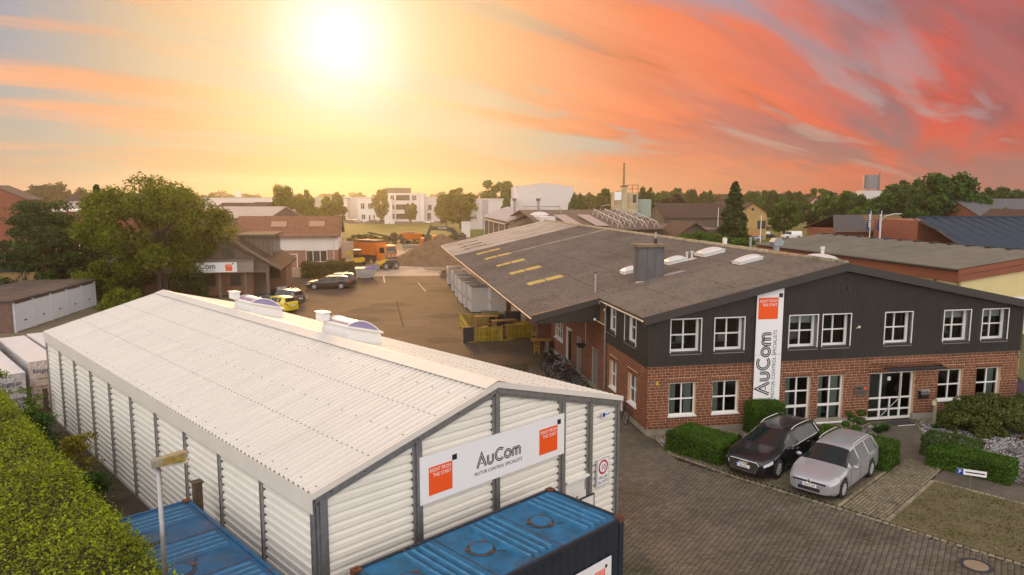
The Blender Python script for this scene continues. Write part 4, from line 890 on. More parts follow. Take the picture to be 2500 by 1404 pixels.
    # rooflight sheets
    for k, tt in enumerate((15.0, 21.2, 27.0, 33.4, 38.9)):
        for a, b in ((-2.1, -1.05), (-.95, .1)):
            o = corr(a, b, tt-.5, tt+.5, .03, ns=1).build('rooflight_sheet', M_GRP, t, smooth=True)
    for k, tt in enumerate((46.3, 49.5, 53.2)): corr(-2.4, -.1, tt-.45, tt+.45, .025, ns=1).build('brown_rooflight_sheet', mat('brown_sheet', (.09, .05, .035), .6), t, smooth=True)
    # sheet laps and patches
    corr(-.4, SR-.1, 33.2, 33.45, .03, ns=1).build('roof_lap', M_ROOFL, t, smooth=True)
    corr(4.6, SR-.1, 36.0, 42.3, .02, ns=1).build('dark_roof_patch', mat('dark_patch', (.115, .085, .068), .9, var=.2, scale=1), t, smooth=True)
    for tt in (45.0, 48.5, 52.0, 55.5): corr(SE, SR, tt, tt+.12, .03, ns=4).build('roof_lap', mat('lap_brown', (.22, .17, .13), .9), t, smooth=True)  # narrow darker brown lap strips down the pale slope
    # chimney
    cx0, cx1, cy0, cy1 = 2.15, 3.5, 7.0, 7.85; zt = 7.62
    mb = MB(); mb.box(cx0, cx1, cy0, cy1, oz(cx0)-.1, zt); ch = mb.build('chimney', mat('zinc_sheet', (.125, .12, .12), .55, metal=.2, var=.15, scale=2, col2=(.2, .14, .09), scale2=1.2, f2=(.6, .8)), t)
    mb = MB()
    for x in (cx0, cx0+.45, cx0+.9, cx1): mb.box(x-.012, x+.012, cy0-.02, cy0, oz(cx0), zt)
    for y in (cy0+.43,): mb.box(cx0-.02, cx0, y-.012, y+.012, oz(cx0), zt)
    mb.build('standing_seam', mat('zinc_sheet', (0, 0, 0)), ch)
    mb = MB(); mb.box(cx0-.13, cx1+.13, cy0-.13, cy1+.13, zt, zt+.14); mb.build('chimney_cap', mat('mossy_cap', (.20, .145, .09), .95, var=.3, scale=5, col2=(.10, .09, .04), scale2=3), ch)
    mb = MB(); mb.cyl((cx0+1.05, cy0+.45, zt+.14), (cx0+1.05, cy0+.45, zt+.42), .09, n=10, mi=1); mb.cyl((cx0+1.05, cy0+.45, zt+.42), (cx0+1.05, cy0+.45, zt+.75), .055, n=10); mb.build('flue', [M_STEEL, M_DARK], ch)
    mb = MB(); mb.box(cx0-.18, cx1+.14, cy0-.12, cy0-.005, oz(cx0)-.05, oz(cx0)+.1); mb.build('flashing', M_CONC, ch)
    mb = MB(); mb.cyl((-.1, 7.3, oz(-.1)), (-.1, 7.3, oz(-.1)+1.05), .05, n=10, mi=0); mb.cyl((-.1, 7.3, oz(-.1)+1.05), (-.1, 7.3, oz(-.1)+1.13), .06, n=10, mi=1); mb.build('vent_pipe', [M_STEEL, M_DARK], t)
    M_DOME = mat('white_dome', (.62, .60, .57), .35, var=.04, scale=2)
    for (a, b, c, d) in ((4.85, 5.95, 9.5, 10.6), (2.45, 3.4, 10.0, 11.0), (6.8, 8.1, 9.2, 10.6), (6.6, 7.9, 4.75, 5.65)):
        mb = MB(); za, zb = oz(a), oz(b); mb.add([(a, c, za-.05), (b, c, zb-.05), (b, d, zb-.05), (a, d, za-.05), (a+.05, c+.05, za+.2), (b-.05, c+.05, zb+.2), (b-.05, d-.05, zb+.2), (a+.05, d-.05, za+.2)], [(0,1,5,4),(1,2,6,5),(2,3,7,6),(3,0,4,7),(4,5,6,7)]); q = mb.build('rooflight_dome', M_DOME, t)
        mb = MB(); n = 10; mb.grid([[(a+.03+(b-a-.06)*i/n, c+.03+(d-c-.06)*j/n, oz(a+(b-a)*i/n)+.2+.17*(max(0, math.sin(PI*i/n)*math.sin(PI*j/n)))**.5) for j in range(n+1)] for i in range(n+1)]); mb.build('dome_shell', M_DOME, q, smooth=True)
        mb = MB(); mb.add([(a-.0, c-.0, oz(a)+.16), (b, c, oz(b)+.16), (b, c, oz(b)+.22), (a, c, oz(a)+.22), (a, d, oz(a)+.16), (a, d, oz(a)+.22)], [(0,1,2,3),(0,3,5,4)]); mb.build('dome_rim', M_DOME, q)
    mb = MB()
    for s_, y in ((6.0, 9.7), (6.25, 9.6)): mb.cyl((s_, y, oz(s_)), (s_, y, oz(s_)+.42), .06, n=8); mb.cyl((s_, y, oz(s_)+.42), (s_, y, oz(s_)+.5), .09, n=8)
    mb.add([(5.8, 9.4, oz(5.8)+.04), (6.5, 9.4, oz(6.5)+.04), (6.5, 9.95, oz(6.5)+.04), (5.8, 9.95, oz(5.8)+.04)], [(0,1,2,3)]); mb.build('roof_vents', M_DOME, t)
    mb = MB(); mb.add([(3.5, 6.9, oz(3.5)+.04), (4.7, 6.7, oz(4.7)+.04), (4.8, 7.25, oz(4.8)+.04), (3.6, 7.4, oz(3.6)+.04)], [(0,1,2,3)]); mb.build('blue_grey_patch', mat('lead_patch', (.20, .215, .26), .6, var=.15), t)
    HY = 6.5
    # ridge extractor hood and vent dome beyond the ridge
    mb = MB(); mb.cyl((9.6, HY, oz(9.6)), (9.6, HY, 7.75), .16, n=12); mb.prism([(-.22, 7.65), (.22, 7.65), (.3, 7.85), (.15, 8.05), (-.15, 8.05), (-.3, 7.85)], lambda p, q, d: (9.6+p, HY+d, q), -.22, .25); mb.build('extractor_hood', mat('hood_metal', (.30, .33, .36), .4, metal=.5, var=.1), t)
    mb = MB(); mb.cyl((9.6, 9.2, ZR-.2), (9.6, 9.2, 7.95), .07, n=8); mb.build('vent_stub', M_GALV, t)
    mb = MB(); mb.box(9.4, 9.6, 12.0, 12.2, ZR-.1, 7.75); mb.build('white_stub', M_WHITE, t)
    mb = MB(); mb.ball((10.6, 4.2, oz(10.6)), 1.0, 14, 8, sc=(1, 1, .42)); mb.build('white_ridge_dome', M_DOME, t, smooth=True)
    mb = MB(); mb.cyl((11.3, 5.0, oz(11.3)-.1), (11.3, 5.0, oz(11.3)+.72), .09, n=10); mb.cyl((11.3, 5.0, oz(11.3)+.72), (11.3, 5.0, oz(11.3)+.85), .12, n=10); mb.build('white_vent_pipe', M_DOME, t)
    mb = MB(); mb.box(0.3, 18.4, T1-.3, T1, 0, 5.2); mb.build('wall', mat('dark_brickwork', (0, 0, 0)), t)
    mb = MB(); mb.box(18.3, 18.6, T0, T1, 0, oz(18.6)-.1); mb.build('wall', mat('dark_brickwork', (0, 0, 0)), t)
    return t
works()
# tall sign on the facade, wall plaque, mailbox
s = panel_sign('company_sign', 'tall white company sign running up the office facade', OF(4.86, -.10, .95), OF.a, 1.25, 5.43)
sq(s, 'orange_square', M_ORANGE, .07, 1.0, 4.0, 4.94, -.021); sq(s, 'black_square', M_BLACK, 1.02, 1.20, 4.94, 5.12, -.021)
word(s, 'RIGHT FROM', .165, M_SIGNW, .95, -.026, 4.74, .84, 'RIGHT'); word(s, 'THE START', .165, M_SIGNW, .95, -.026, 4.57, .84, 'RIGHT')
logo_word('AuCom', s, .69, M_BLACK, .74, -.023, .60, True)
word(s, 'MOTOR CONTROL SPECIALISTS', .235, M_BLACK, 1.0, -.023, 1.99, .9, rot=(PI/2, -PI/2, 0))
mb = MB(); mb.box(0, 1.25, -.0205, -.02, 2.42, 2.43); mb.build('panel_joint', M_DARK, s)
s = thing('wall_plaque', 'grey company plaque with small orange square left of the door', 'plaque', OF(9.9, -.02, 1.29), OF.a)
mb = MB(); mb.box(0, .65, -.015, 0, 0, .45); mb.build('plate', mat('smoked_plate', (.13, .10, .085), .3, var=.1), s); sq(s, 'orange_square', M_ORANGE, .46, .58, .26, .38, -.016); sq(s, 'print_line', M_BLACK, .08, .34, .28, .36, -.016)
for i in range(3): sq(s, 'text_line', M_DARK, .08, .5, .06+i*.06, .075+i*.06, -.016)
s = thing('mailbox', 'curved stainless steel mailbox on the wall right of the door', 'mailbox', OF(13.2, -.01, .95), OF.a)
mb = MB(); mb.grid([[(x, -.02-.17*math.sin(PI*min(1, q*1.05))**.6, .46*q) for q in np.linspace(0, 1, 9)] for x in (0, .42)]); mb.box(0, .42, -.03, 0, 0, .46); mb.build('body', mat('mailbox_steel', (.10, .095, .09), .35, metal=.6, var=.1), s)
mb = MB(); mb.box(-.01, .43, -.2, -.0, .40, .47); mb.build('lid', M_STEEL, s)
s = thing('doormat', 'dark doormat with steel edge strip before the entrance', 'doormat', OF(11.5, -.75, .012), OF.a)
mb = MB(); mb.box(0, 1.1, 0, .62, 0, .012); mb.build('mat', M_DARK, s); mb = MB(); mb.box(.1, 1.0, -.05, -.01, 0, .014); mb.build('edge_strip', M_WHITE, s)
t = thing('bollard_light', 'slim wooden bollard post with switch box beside the entrance bed', 'post', OF(13.25, -1.0, 0), OF.a)
mb = MB(); mb.box(-.05, .05, -.05, .05, 0, 1.22); mb.build('shaft', mat('pale_timber', (.30, .25, .15), .8, var=.15), t); mb = MB(); mb.box(-.13, -.05, -.06, .06, .95, 1.15); mb.build('switch_box', mat('cream_plastic', (.62, .56, .36), .5), t)

# ================================================================== yellow neighbour
def neighbour():
    t = thing('yellow_hall', 'yellow rendered hall with rust red fascia and grey corrugated roof at right', 'building', OF(30.0, 16.4), OF.a); L_, Wd = 28.5, 26.; E, k = 5.0, .132; rd = 8.
    zf = lambda s: E+s*k if s < rd else E+rd*k-(s-rd)*k
    mb = MB(); mb.box(.3, .5, .3, L_, 0, E-.75); mb.build('wall', M_RENDER, t)
    mb = MB(); mb.prism([(.3, 0), (Wd, 0), (Wd, zf(rd)-2.5), (rd, zf(rd)-1.1), (.3, E-.75)], lambda p, q, d: (p, d, q), .3, .5); mb.build('gable_wall', M_RENDER, t)
    mb = MB(); mb.box(.1, .3, .12, L_, E-.95, E-.08); mb.build('eave_fascia', M_RUSTRED, t)
    for o_, h0_, h1_, nm in ((.1, .42, .02, 'fascia'), (.16, .95, .44, 'fascia')):
        mb = MB(); mb.add([(.06, o_, E-h0_), (rd, o_, zf(rd)-h0_), (rd, o_, zf(rd)-h1_), (.06, o_, E-h1_), (.06, .32, E-h0_), (rd, .32, zf(rd)-h0_), (rd, .32, zf(rd)-h1_), (.06, .32, E-h1_)], [(0,1,2,3),(0,4,5,1),(3,2,6,7),(0,3,7,4)]); mb.build(nm, M_RUSTRED, t)
    M_R = roof_mat('neighbour_roof', (.15, .13, .10), .6, (.26, .22, .16), 3., (.6, .7), col2=(.12, .115, .08))
    corr(-.05, rd, 0.05, L_, .03, .177, .03, 3, 6, zf).build('roof', M_R, t, smooth=True); corr(rd, Wd, 0.05, L_, .03, .177, .03, 2, 4, zf).build('roof', M_R, t, smooth=True)
    mb = MB(); mb.tube([(-.1, .1, E-.06), (-.1, L_, E-.06)], .07, 8); mb.build('gutter', M_DARK, t)
    for i in range(14): mb = MB(); mb.box(rd-.35, rd+.35, 1.5+i*2.0, 1.9+i*2.0, zf(rd)+.02, zf(rd)+.16); mb.build('ridge_vent', M_DARK, t)
    mb = MB(); mb.box(.22, .3, 2.4, 2.55, 0, E-.9); mb.build('downpipe', M_RUSTRED, t)
    s = panel_sign('white_banner', 'large white banner on the yellow gable wall', OF(32.6, 16.66, 1.5), OF.a, 4.3, 1.35)
    s = panel_sign('green_banner', 'white and green banner at the right edge on the yellow gable', OF(38.2, 16.66, 1.4), OF.a, 2.5, 1.6); sq(s, 'green_field', mat('banner_green', (.12, .42, .02), .5), 0, 2.5, .95, 1.6, -.021)
neighbour()
# ================================================================== vehicles
M_TYRE = mat('tyre_rubber', (.018, .018, .018), .85, var=.1); M_RIM = mat('alloy_rim', (.62, .61, .60), .35, metal=.35, var=.05)
M_CARGLASS = mat('car_glass', (.012, .018, .016), .05, var=0, spec=.5); M_LAMP = mat('headlamp_glass', (.62, .62, .62), .08, var=.2, scale=20, spec=.8); M_TAIL = mat('tail_lamp', (.30, .012, .01), .15, var=.1)
M_CHROME = mat('chrome', (.65, .64, .62), .12, metal=1., var=0); M_BUMP = mat('black_plastic', (.02, .02, .021), .6, var=.1)
def paint(name, col, metal=.0, coat=.7, rough=.32): return mat('paint_'+name, col, rough, metal=metal, var=.02, scale=2, coat=coat)
_WH = {}
def wheel(parent, x, y, r, side, detail=True, steer=0.):
    k = (round(r, 3), detail)
    if k not in _WH:
        mb = MB(); n = 22 if detail else 12; pr = [(r*.66, -.1), (r*.93, -.105), (r, -.07), (r, .07), (r*.93, .105), (r*.66, .1)]
        mb.grid([[(math.cos(2*PI*i/n)*q, w, math.sin(2*PI*i/n)*q) for q, w in pr] for i in range(n)], 0, True); ty = mb.mesh('tyre', M_TYRE, True)
        mb = MB(); mb.cyl((0, .03, 0), (0, .05, 0), r*.67, n=n, mi=1)
        for i in range(10 if detail else 5): a = 2*PI*i/(10 if detail else 5); mb.bar((0, .085, 0), (math.cos(a)*r*.66, .08, math.sin(a)*r*.66), r*.10, .03, up=(0, 1, 0))
        mb.cyl((0, .05, 0), (0, .1, 0), r*.16, n=10); mb.torus((0, .075, 0), (0, 1, 0), r*.64, r*.035, n, 5); _WH[k] = (ty, mb.mesh('rim', [M_RIM, M_BUMP]))
    w = place('wheel', _WH[k][0], parent, (x, y, r), (0, 0, (0 if side > 0 else PI)+steer)); place('rim', _WH[k][1], w, (0, 0, 0)); return w
def lerp(tab, x):
    if x <= tab[0][0]: return tab[0][1]
    for (a, p), (b, q) in zip(tab[:-1], tab[1:]):
        if x <= b: return p+(q-p)*(x-a)/(b-a)
    return tab[-1][1]
WAGON = dict(L=4.56, top=[(0, .56), (.03, .65), (.08, .71), (.25, .79), (.6, .88), (.95, .95), (1.12, .985), (1.98, 1.40), (2.25, 1.455), (2.8, 1.48), (3.5, 1.465), (4.08, 1.41), (4.22, 1.385), (4.46, 1.02), (4.53, .95), (4.56, .80)],
    belt=[(0, .58), (.12, .66), (.6, .80), (1.12, .90), (4.1, .985), (4.5, .93), (4.56, .78)], w=[(0, .46), (.03, .58), (.08, .67), (.2, .77), (.45, .84), (.7, .875), (2.2, .90), (3.9, .885), (4.35, .83), (4.5, .76), (4.56, .66)],
    cowl=1.12, head=1.98, rt=4.20, rb=4.47, fa=.86, ra=3.50, r=.325, win=[(1.50, 2.22), (2.29, 3.14), (3.21, 4.02)], bumper=.20)
LONG = dict(L=4.94, top=[(0, .60), (.03, .69), (.08, .75), (.28, .82), (.65, .90), (1.05, .96), (1.30, 1.0), (2.2, 1.37), (2.5, 1.435), (3.0, 1.46), (3.8, 1.44), (4.4, 1.36), (4.52, 1.33), (4.84, 1.03), (4.92, .95), (4.94, .80)],
    belt=[(0, .58), (.12, .66), (.7, .80), (1.3, .91), (4.4, .98), (4.86, .93), (4.94, .78)], w=[(0, .55), (.03, .66), (.08, .75), (.22, .84), (.5, .90), (.8, .92), (2.4, .945), (4.2, .925), (4.7, .87), (4.88, .80), (4.94, .70)],
    cowl=1.30, head=2.2, rt=4.5, rb=4.85, fa=.92, ra=3.84, r=.35, win=[(1.68, 2.42), (2.49, 3.42), (3.49, 4.30)], bumper=.18)
HATCH = dict(L=4.0, top=[(0, .60), (.05, .70), (.22, .80), (.8, .95), (1.0, .99), (1.8, 1.38), (2.1, 1.435), (2.6, 1.445), (3.2, 1.41), (3.55, 1.35), (3.86, 1.0), (3.96, .93), (4.0, .80)],
    belt=[(0, .58), (.12, .66), (.6, .80), (1.0, .90), (3.5, 1.0), (3.9, .95), (4.0, .78)], w=[(0, .46), (.03, .58), (.08, .66), (.2, .76), (.6, .84), (2.0, .87), (3.4, .86), (3.8, .80), (3.94, .74), (4.0, .64)],
    cowl=1.0, head=1.8, rt=3.56, rb=3.85, fa=.78, ra=3.22, r=.31, win=[(1.36, 2.0), (2.07, 2.85), (2.92, 3.25)], bumper=.2)
VAN = dict(L=4.9, top=[(0, .65), (.05, .80), (.2, .95), (.7, 1.12), (.85, 1.16), (1.55, 1.78), (1.9, 1.90), (2.6, 1.94), (4.6, 1.92), (4.82, 1.88), (4.87, 1.05), (4.9, .9)],
    belt=[(0, .6), (.2, .85), (.85, 1.08), (4.7, 1.12), (4.9, .9)], w=[(0, .68), (.08, .80), (.4, .90), (1.2, .95), (4.5, .95), (4.85, .90), (4.9, .84)],
    cowl=.85, head=1.55, rt=4.83, rb=4.87, fa=.9, ra=3.9, r=.33, win=[(1.15, 1.95)], bumper=.22)
def car(name, label, loc, rz, P, pt, group=None, detail=True, cat='car', rails=True, chrome_win=False, mirror=None, plate=None, po=0.):
    t = thing(name, label, cat, loc, rz, group); L_ = P['L']; R0 = P['r']+.055
    xs = sorted({0, .03, .08, .16, .28, .42, L_, L_-.03, L_-.09, L_-.18, L_-.3, P['cowl'], P['head'], P['rt'], P['rb'], P['cowl']+.04, P['head']-.03, P['rt']+.02, *[w for q in P['win'] for w in q],
        *[P[k]+R0*d for k in ('fa', 'ra') for d in (-1.12, -1.0, -.92, -.75, -.5, -.2, .2, .5, .75, .92, 1.0, 1.12)], *np.linspace(.5, L_-.4, 12).round(3)})
    xs = [x for i, x in enumerate(xs) if i == 0 or x-xs[i-1] > .012]
    def zl(x):
        z = P['bumper'] if .25 < x < L_-.25 else P['bumper']+.05
        for k in ('fa', 'ra'):
            d = x-P[k]
            if abs(d) < R0: z = max(z, P['r']+math.sqrt(R0*R0-d*d))
        return z
    def sec(x):
        b, tp, w, z0 = lerp(P['belt'], x), lerp(P['top'], x), lerp(P['w'], x), zl(x); b = min(b, tp-.015); z0 = min(z0, b-.12)
        q = min(1, max(0, (x-P['cowl'])/(P['head']-P['cowl'])))
        if x > P['rt']: q = max(0, 1-(x-P['rt'])/(P['rb']-P['rt'])*.9)
        wr = w*(.93*(1-q)+.685*q); z5 = (b+(tp-b)*.45)*(1-q)+(tp-.085)*q
        return [(w*.93, z0), (w*.985, z0+(b-z0)*.14), (w*1.0, z0+(b-z0)*.45), (w*.985, z0+(b-z0)*.80), (w*.955, b), (wr, z5), (wr*.90, z5+(tp-z5)*.66), (wr*.5, z5+(tp-z5)*.94), (0, tp)]
    S_ = [sec(x) for x in xs]; parts = {}
    def put(nm, q):
        parts.setdefault(nm, MB()).add(q, [(0, 1, 2, 3)])
    X = lambda x: L_/2-x
    for i in range(len(xs)-1):
        xm = (xs[i]+xs[i+1])/2
        for j in range(8):
            nm = 'body'
            if j == 4:
                for k, (a, b) in enumerate(P['win']):
                    if a <= xm <= b: nm = 'side_window%d' % k
            if j >= 5 and P['cowl']+.03 < xm < P['head']-.02: nm = 'windscreen'
            if j >= 5 and P['rt']+.01 < xm < P['rb']: nm = 'rear_window'
            if j == 3 and .06 < xm < .50: nm = 'headlight'
            if j in (3,) and xm > L_-.30: nm = 'tail_light'
            if j == 0 and detail: nm = 'sill' if True else nm
            for sg in (1, -1):
                a, b, c, d = S_[i][j], S_[i+1][j], S_[i+1][j+1], S_[i][j+1]
                q = [(X(xs[i]), sg*a[0], a[1]), (X(xs[i+1]), sg*b[0], b[1]), (X(xs[i+1]), sg*c[0], c[1]), (X(xs[i]), sg*d[0], d[1])]
                if sg > 0: q = q[::-1]
                put(nm if nm in ('body', 'windscreen', 'rear_window') else nm+('L' if sg > 0 else 'R'), q)
    for k, x, r_ in ((0, 0, 1), (-1, L_, -1)):
        s_ = S_[k]; pts = [(X(x), a, z) for a, z in s_]+[(X(x), -a, z) for a, z in s_[-2::-1]]; parts['body'].add(pts[::r_], [tuple(range(len(pts)))])
    body = parts['body'].build('body', pt, t, smooth=True, weld=True)
    for nm, mb in parts.items():
        if nm == 'body': continue
        base = nm.rstrip('LR').rstrip('0123456789'); mt = {'windscreen': M_CARGLASS, 'rear_window': M_CARGLASS, 'side_window': M_CARGLASS, 'headlight': M_LAMP, 'tail_light': M_TAIL, 'sill': pt}[base]
        mb.build(base, mt, t, smooth=True, weld=True)
    for k in ('fa', 'ra'):
        for sg in (1, -1): wheel(t, X(P[k]), sg*(lerp(P['w'], P[k])-.105), P['r'], sg, detail)
    mb = MB(); mb.box(X(L_-.15), X(.15), -.62, .62, .17, .62); mb.build('underbody', M_BUMP, t)
    if not detail: return t
    hw = lerp(P['w'], 0); mb = MB(); mb.box(L_/2-.02, L_/2+.012, -hw*.8, hw*.8, .30, .42); mb.build('air_intake', M_BUMP, t)
    mb = MB(); mb.box(L_/2+.012+po, L_/2+.03+po, -.26, .26, .44, .55); pl_ = mb.build('number_plate', M_SIGNW, t)
    mb = MB(); mb.box(L_/2+.03+po, L_/2+.033+po, -.26, -.215, .445, .545); mb.build('blue_strip', mat('plate_blue', (.01, .06, .45), .4), pl_)
    if plate: place('plate_text', text_mesh(plate, .10, M_BLACK, .003, 'CENTER', .72), pl_, (L_/2+.032+po, .02, .46), (PI/2, 0, PI/2))
    mb = MB(); mb.box(-L_/2-.015, -L_/2+.01, -.26, .26, .62, .73); mb.build('number_plate', M_SIGNW, t)
    if rails:
        for sg in (1, -1):
            x0, x1 = P['head']+.2, P['rt']-.15; mb = MB(); mb.tube([(X(x0+(x1-x0)*i/8), sg*lerp(P['w'], x0)*.645, lerp(P['top'], x0+(x1-x0)*i/8)+(.005 if i in (0, 8) else .045)) for i in range(9)], .017, 6); mb.build('roof_rail', M_CHROME, t)
    for sg in (1, -1):
        for xd in [P['win'][0][0]-.12]+[(a[1]+b[0])/2 for a, b in zip(P['win'][:-1], P['win'][1:])]: mb = MB(); mb.tube([(X(xd), sg*(sec(xd)[k_][0]+.002), sec(xd)[k_][1]) for k_ in (1, 2, 3, 4)], .006, 4); mb.build('door_seam', M_BUMP, t)
        x = P['cowl']+.33; mb = MB(); mb.ball((X(x), sg*(lerp(P['w'], x)+.09), lerp(P['belt'], x)+.06), .1, 10, 6, sc=(.75, 1.1, .75)); mb.build('mirror', mirror or pt, t, smooth=True)
        for a, b in P['win'][:2]: mb = MB(); mb.box(X(b)-.0, X(b)+.2, sg*(lerp(P['w'], b)*.99)-.015, sg*(lerp(P['w'], b)*.99)+.02, lerp(P['belt'], b)-.15, lerp(P['belt'], b)-.12); mb.build('door_handle', M_CHROME, t)
        if chrome_win:
            mb = MB(); a, b = P['win'][0][0]-.05, P['win'][-1][1]+.04
            f = lambda x, j: (X(x), sg*(sec(x)[j][0]+.006), sec(x)[j][1]+.004)
            mb.tube([f(a+(b-a)*i/10, 4) for i in range(11)]+[f(b-(b-a)*i/10, 5) for i in range(11)], .012, 5); mb.build('window_trim', M_CHROME, t)
    return t
def rings(parent, x, z, r, n=4, sp=.075):
    mb = MB()
    for i in range(n): mb.torus((x, (i-(n-1)/2)*sp, z), (1, 0, .25), r, .009, 18, 5)
    mb.build('emblem', M_CHROME, parent)
P_BLACK, P_SILVER = paint('black', (.006, .006, .009), coat=.4, rough=.3), paint('silver', (.36, .36, .38), metal=.3, rough=.32, coat=.8)
hd = HF.a+PI   # both cars face the yard
p = HF(19.05, -1.05)
au = car('parked_car', 'black estate car with big chrome grille parked beside the clipped hedge', (p.x, p.y, 0), hd, LONG, P_BLACK, 'cars parked in the bays before the office', chrome_win=True, plate='BE A1610', po=.035)
mb = MB(); xg = LONG['L']/2+.012
poly = [(-.50, .70), (.50, .70), (.60, .60), (.50, .30), (-.50, .30), (-.60, .60)]
mb.prism(poly, lambda a, b, d: (xg+d-(b-.5)*.05, a, b), 0, .02); gr = mb.build('grille', M_BUMP, au)
mb = MB()
for i in range(7): mb.box(xg+.02, xg+.03, -.52, .52, .34+i*.055, .35+i*.055)
mb.tube([(xg+.02-(b-.5)*.05, a, b) for a, b in poly+poly[:1]], .014, 5); mb.build('grille_bars', M_CHROME, gr); rings(au, xg+.03, .63, .055)
p = HF(18.82, -3.42)
vw = car('parked_car', 'silver estate car with roof rails parked nearest the grass bay', (p.x, p.y, 0), hd+.02, WAGON, P_SILVER, 'cars parked in the bays before the office', plate='WAF FL 890')
mb = MB(); xg = WAGON['L']/2; mb.box(xg-.03, xg+.014, -.55, .55, .575, .625); mb.build('grille', M_BUMP, vw)
mb = MB(); mb.torus((xg+.02, 0, .61), (1, 0, .2), .062, .012, 20, 5); mb.bar((xg+.02, -.045, .645), (xg+.02, 0, .565), .012); mb.bar((xg+.02, .045, .645), (xg+.02, 0, .565), .012); mb.bar((xg+.02, -.02, .645), (xg+.02, 0, .61), .01); mb.bar((xg+.02, .02, .645), (xg+.02, 0, .61), .01); mb.build('emblem', M_CHROME, vw)
# yard cars
P_PLUM = paint('dark_plum', (.022, .012, .014)); P_GREYM = paint('grey', (.10, .09, .09), metal=.4); P_YEL = paint('yellow', (.62, .50, .01)); P_WHITE = paint('white', (.72, .71, .69)); P_RED = paint('maroon', (.12, .02, .03)); P_NIGHT = paint('night_blue', (.012, .018, .035))
q = OF(-16.9, 53.9); car('parked_car', 'dark plum estate car parked sideways at the hedge, nearest the yard', (q.x, q.y, 0), OF.a+PI+.02, LONG, P_PLUM, 'cars parked in the back yard', chrome_win=False)
q = OF(-16.2, 56.2); car('parked_car', 'dark estate car parked behind the dark plum one, next to the hedge', (q.x, q.y, 0), OF.a+PI+.02, WAGON, P_PLUM, 'cars parked in the back yard')
q = OF(-20.5, 42.5); car('parked_car', 'grey estate car seen from behind beside the planted kerb', (q.x, q.y, 0), OF.a+2.55, WAGON, P_GREYM, 'cars parked in the back yard')
q = OF(-20.4, 38.1); car('parked_car', 'bright yellow hatchback half hidden behind the hall rooflight', (q.x, q.y, 0), OF.a+2.5, HATCH, P_YEL, 'cars parked in the back yard', rails=False)
# office side and far cars
q = OF(19.9, 2.6); car('parked_car', 'dark blue car just visible past the right office corner', (q.x, q.y, 0), OF.a-PI/2, WAGON, P_NIGHT, None, True)
FARC = [('silver hatchback', 1840, 589, 2.6, HATCH, P_SILVER, 'silver hatchback parked by the white flagpole at the street'), ('dark car', 1872, 581, .2, WAGON, P_NIGHT, 'dark car parked just left of the white van'), ('van', 1932, 583, 3.3, VAN, P_WHITE, 'white panel van parked behind the grey corrugated roof'),
        ('maroon car', 1866, 561, .1, HATCH, P_RED, 'maroon car in front of the yellow brick gable'), ('dark car', 1838, 562, .1, WAGON, P_NIGHT, 'dark blue car left of the maroon car at the yellow gable'), ('white SUV', 1047, 546, 3.1, HATCH, P_WHITE, 'white car standing alone at the meadow edge'),
        ('parked', 860, 545, .2, WAGON, P_GREYM, 'grey car leftmost in the far office car park'), ('parked', 874, 544, .3, HATCH, P_SILVER, 'pale car second from left in the far office car park'), ('parked', 907, 546, 3.0, WAGON, P_NIGHT, 'dark car left of the white board in the far car park'), ('parked', 928, 546, 3.1, WAGON, P_PLUM, 'dark estate nearest the white board in the far car park')]
for nm, px, py, rz, P_, pt, lb in FARC:
    q = G(px, py); car('van' if P_ is VAN else 'parked_car', lb, (q.x, q.y, 0), rz, P_, pt, 'distant parked cars' if P_ is not VAN else None, False, 'van' if P_ is VAN else 'car')
# ================================================================== vegetation
def leafmat(name, c, rand=.45, var=.3, scale=.6, trans=.35, c2=None, s2=.35): return mat(name, c, .7, var=var, scale=scale, rand=rand, trans=trans, spec=.25, col2=c2, scale2=s2)
L_CONI = leafmat('conifer_hedge_leaf', (.225, .285, .013), c2=(.135, .17, .012), s2=1.4, rand=.55); L_BOX = leafmat('box_hedge_leaf', (.075, .15, .014), c2=(.05, .095, .012)); L_RHO = leafmat('rhododendron_leaf', (.105, .130, .028), c2=(.14, .125, .04)); L_OAK = leafmat('oak_leaf', (.155, .185, .012), trans=.5, c2=(.105, .135, .011), s2=.25)
L_ACA = leafmat('acacia_leaf', (.036, .070, .013), trans=.3, c2=(.075, .115, .018)); L_DARK = leafmat('dark_tree_leaf', (.040, .105, .012), trans=.3, c2=(.06, .13, .014)); L_MID = leafmat('tree_leaf', (.075, .155, .016), trans=.35, c2=(.05, .115, .013)); L_FAR = leafmat('far_tree_leaf', (.040, .070, .015), trans=.2, scale=.1)
L_BRT = leafmat('sapling_leaf', (.15, .22, .03)); L_PURP = leafmat('copper_leaf', (.042, .018, .022), trans=.2); L_THUJ = leafmat('thuja_leaf', (.040, .078, .016), trans=.15); M_BARK = mat('bark', (.07, .052, .038), .95, var=.3, scale=4, bump=.5, bscale=12); M_CORE = mat('hedge_core', (.022, .026, .008), .95, var=.3)
M_RED = leafmat('rust_tuft_leaf', (.16, .06, .025)); M_PINK = mat('pink_blossom', (.55, .16, .25), .8)
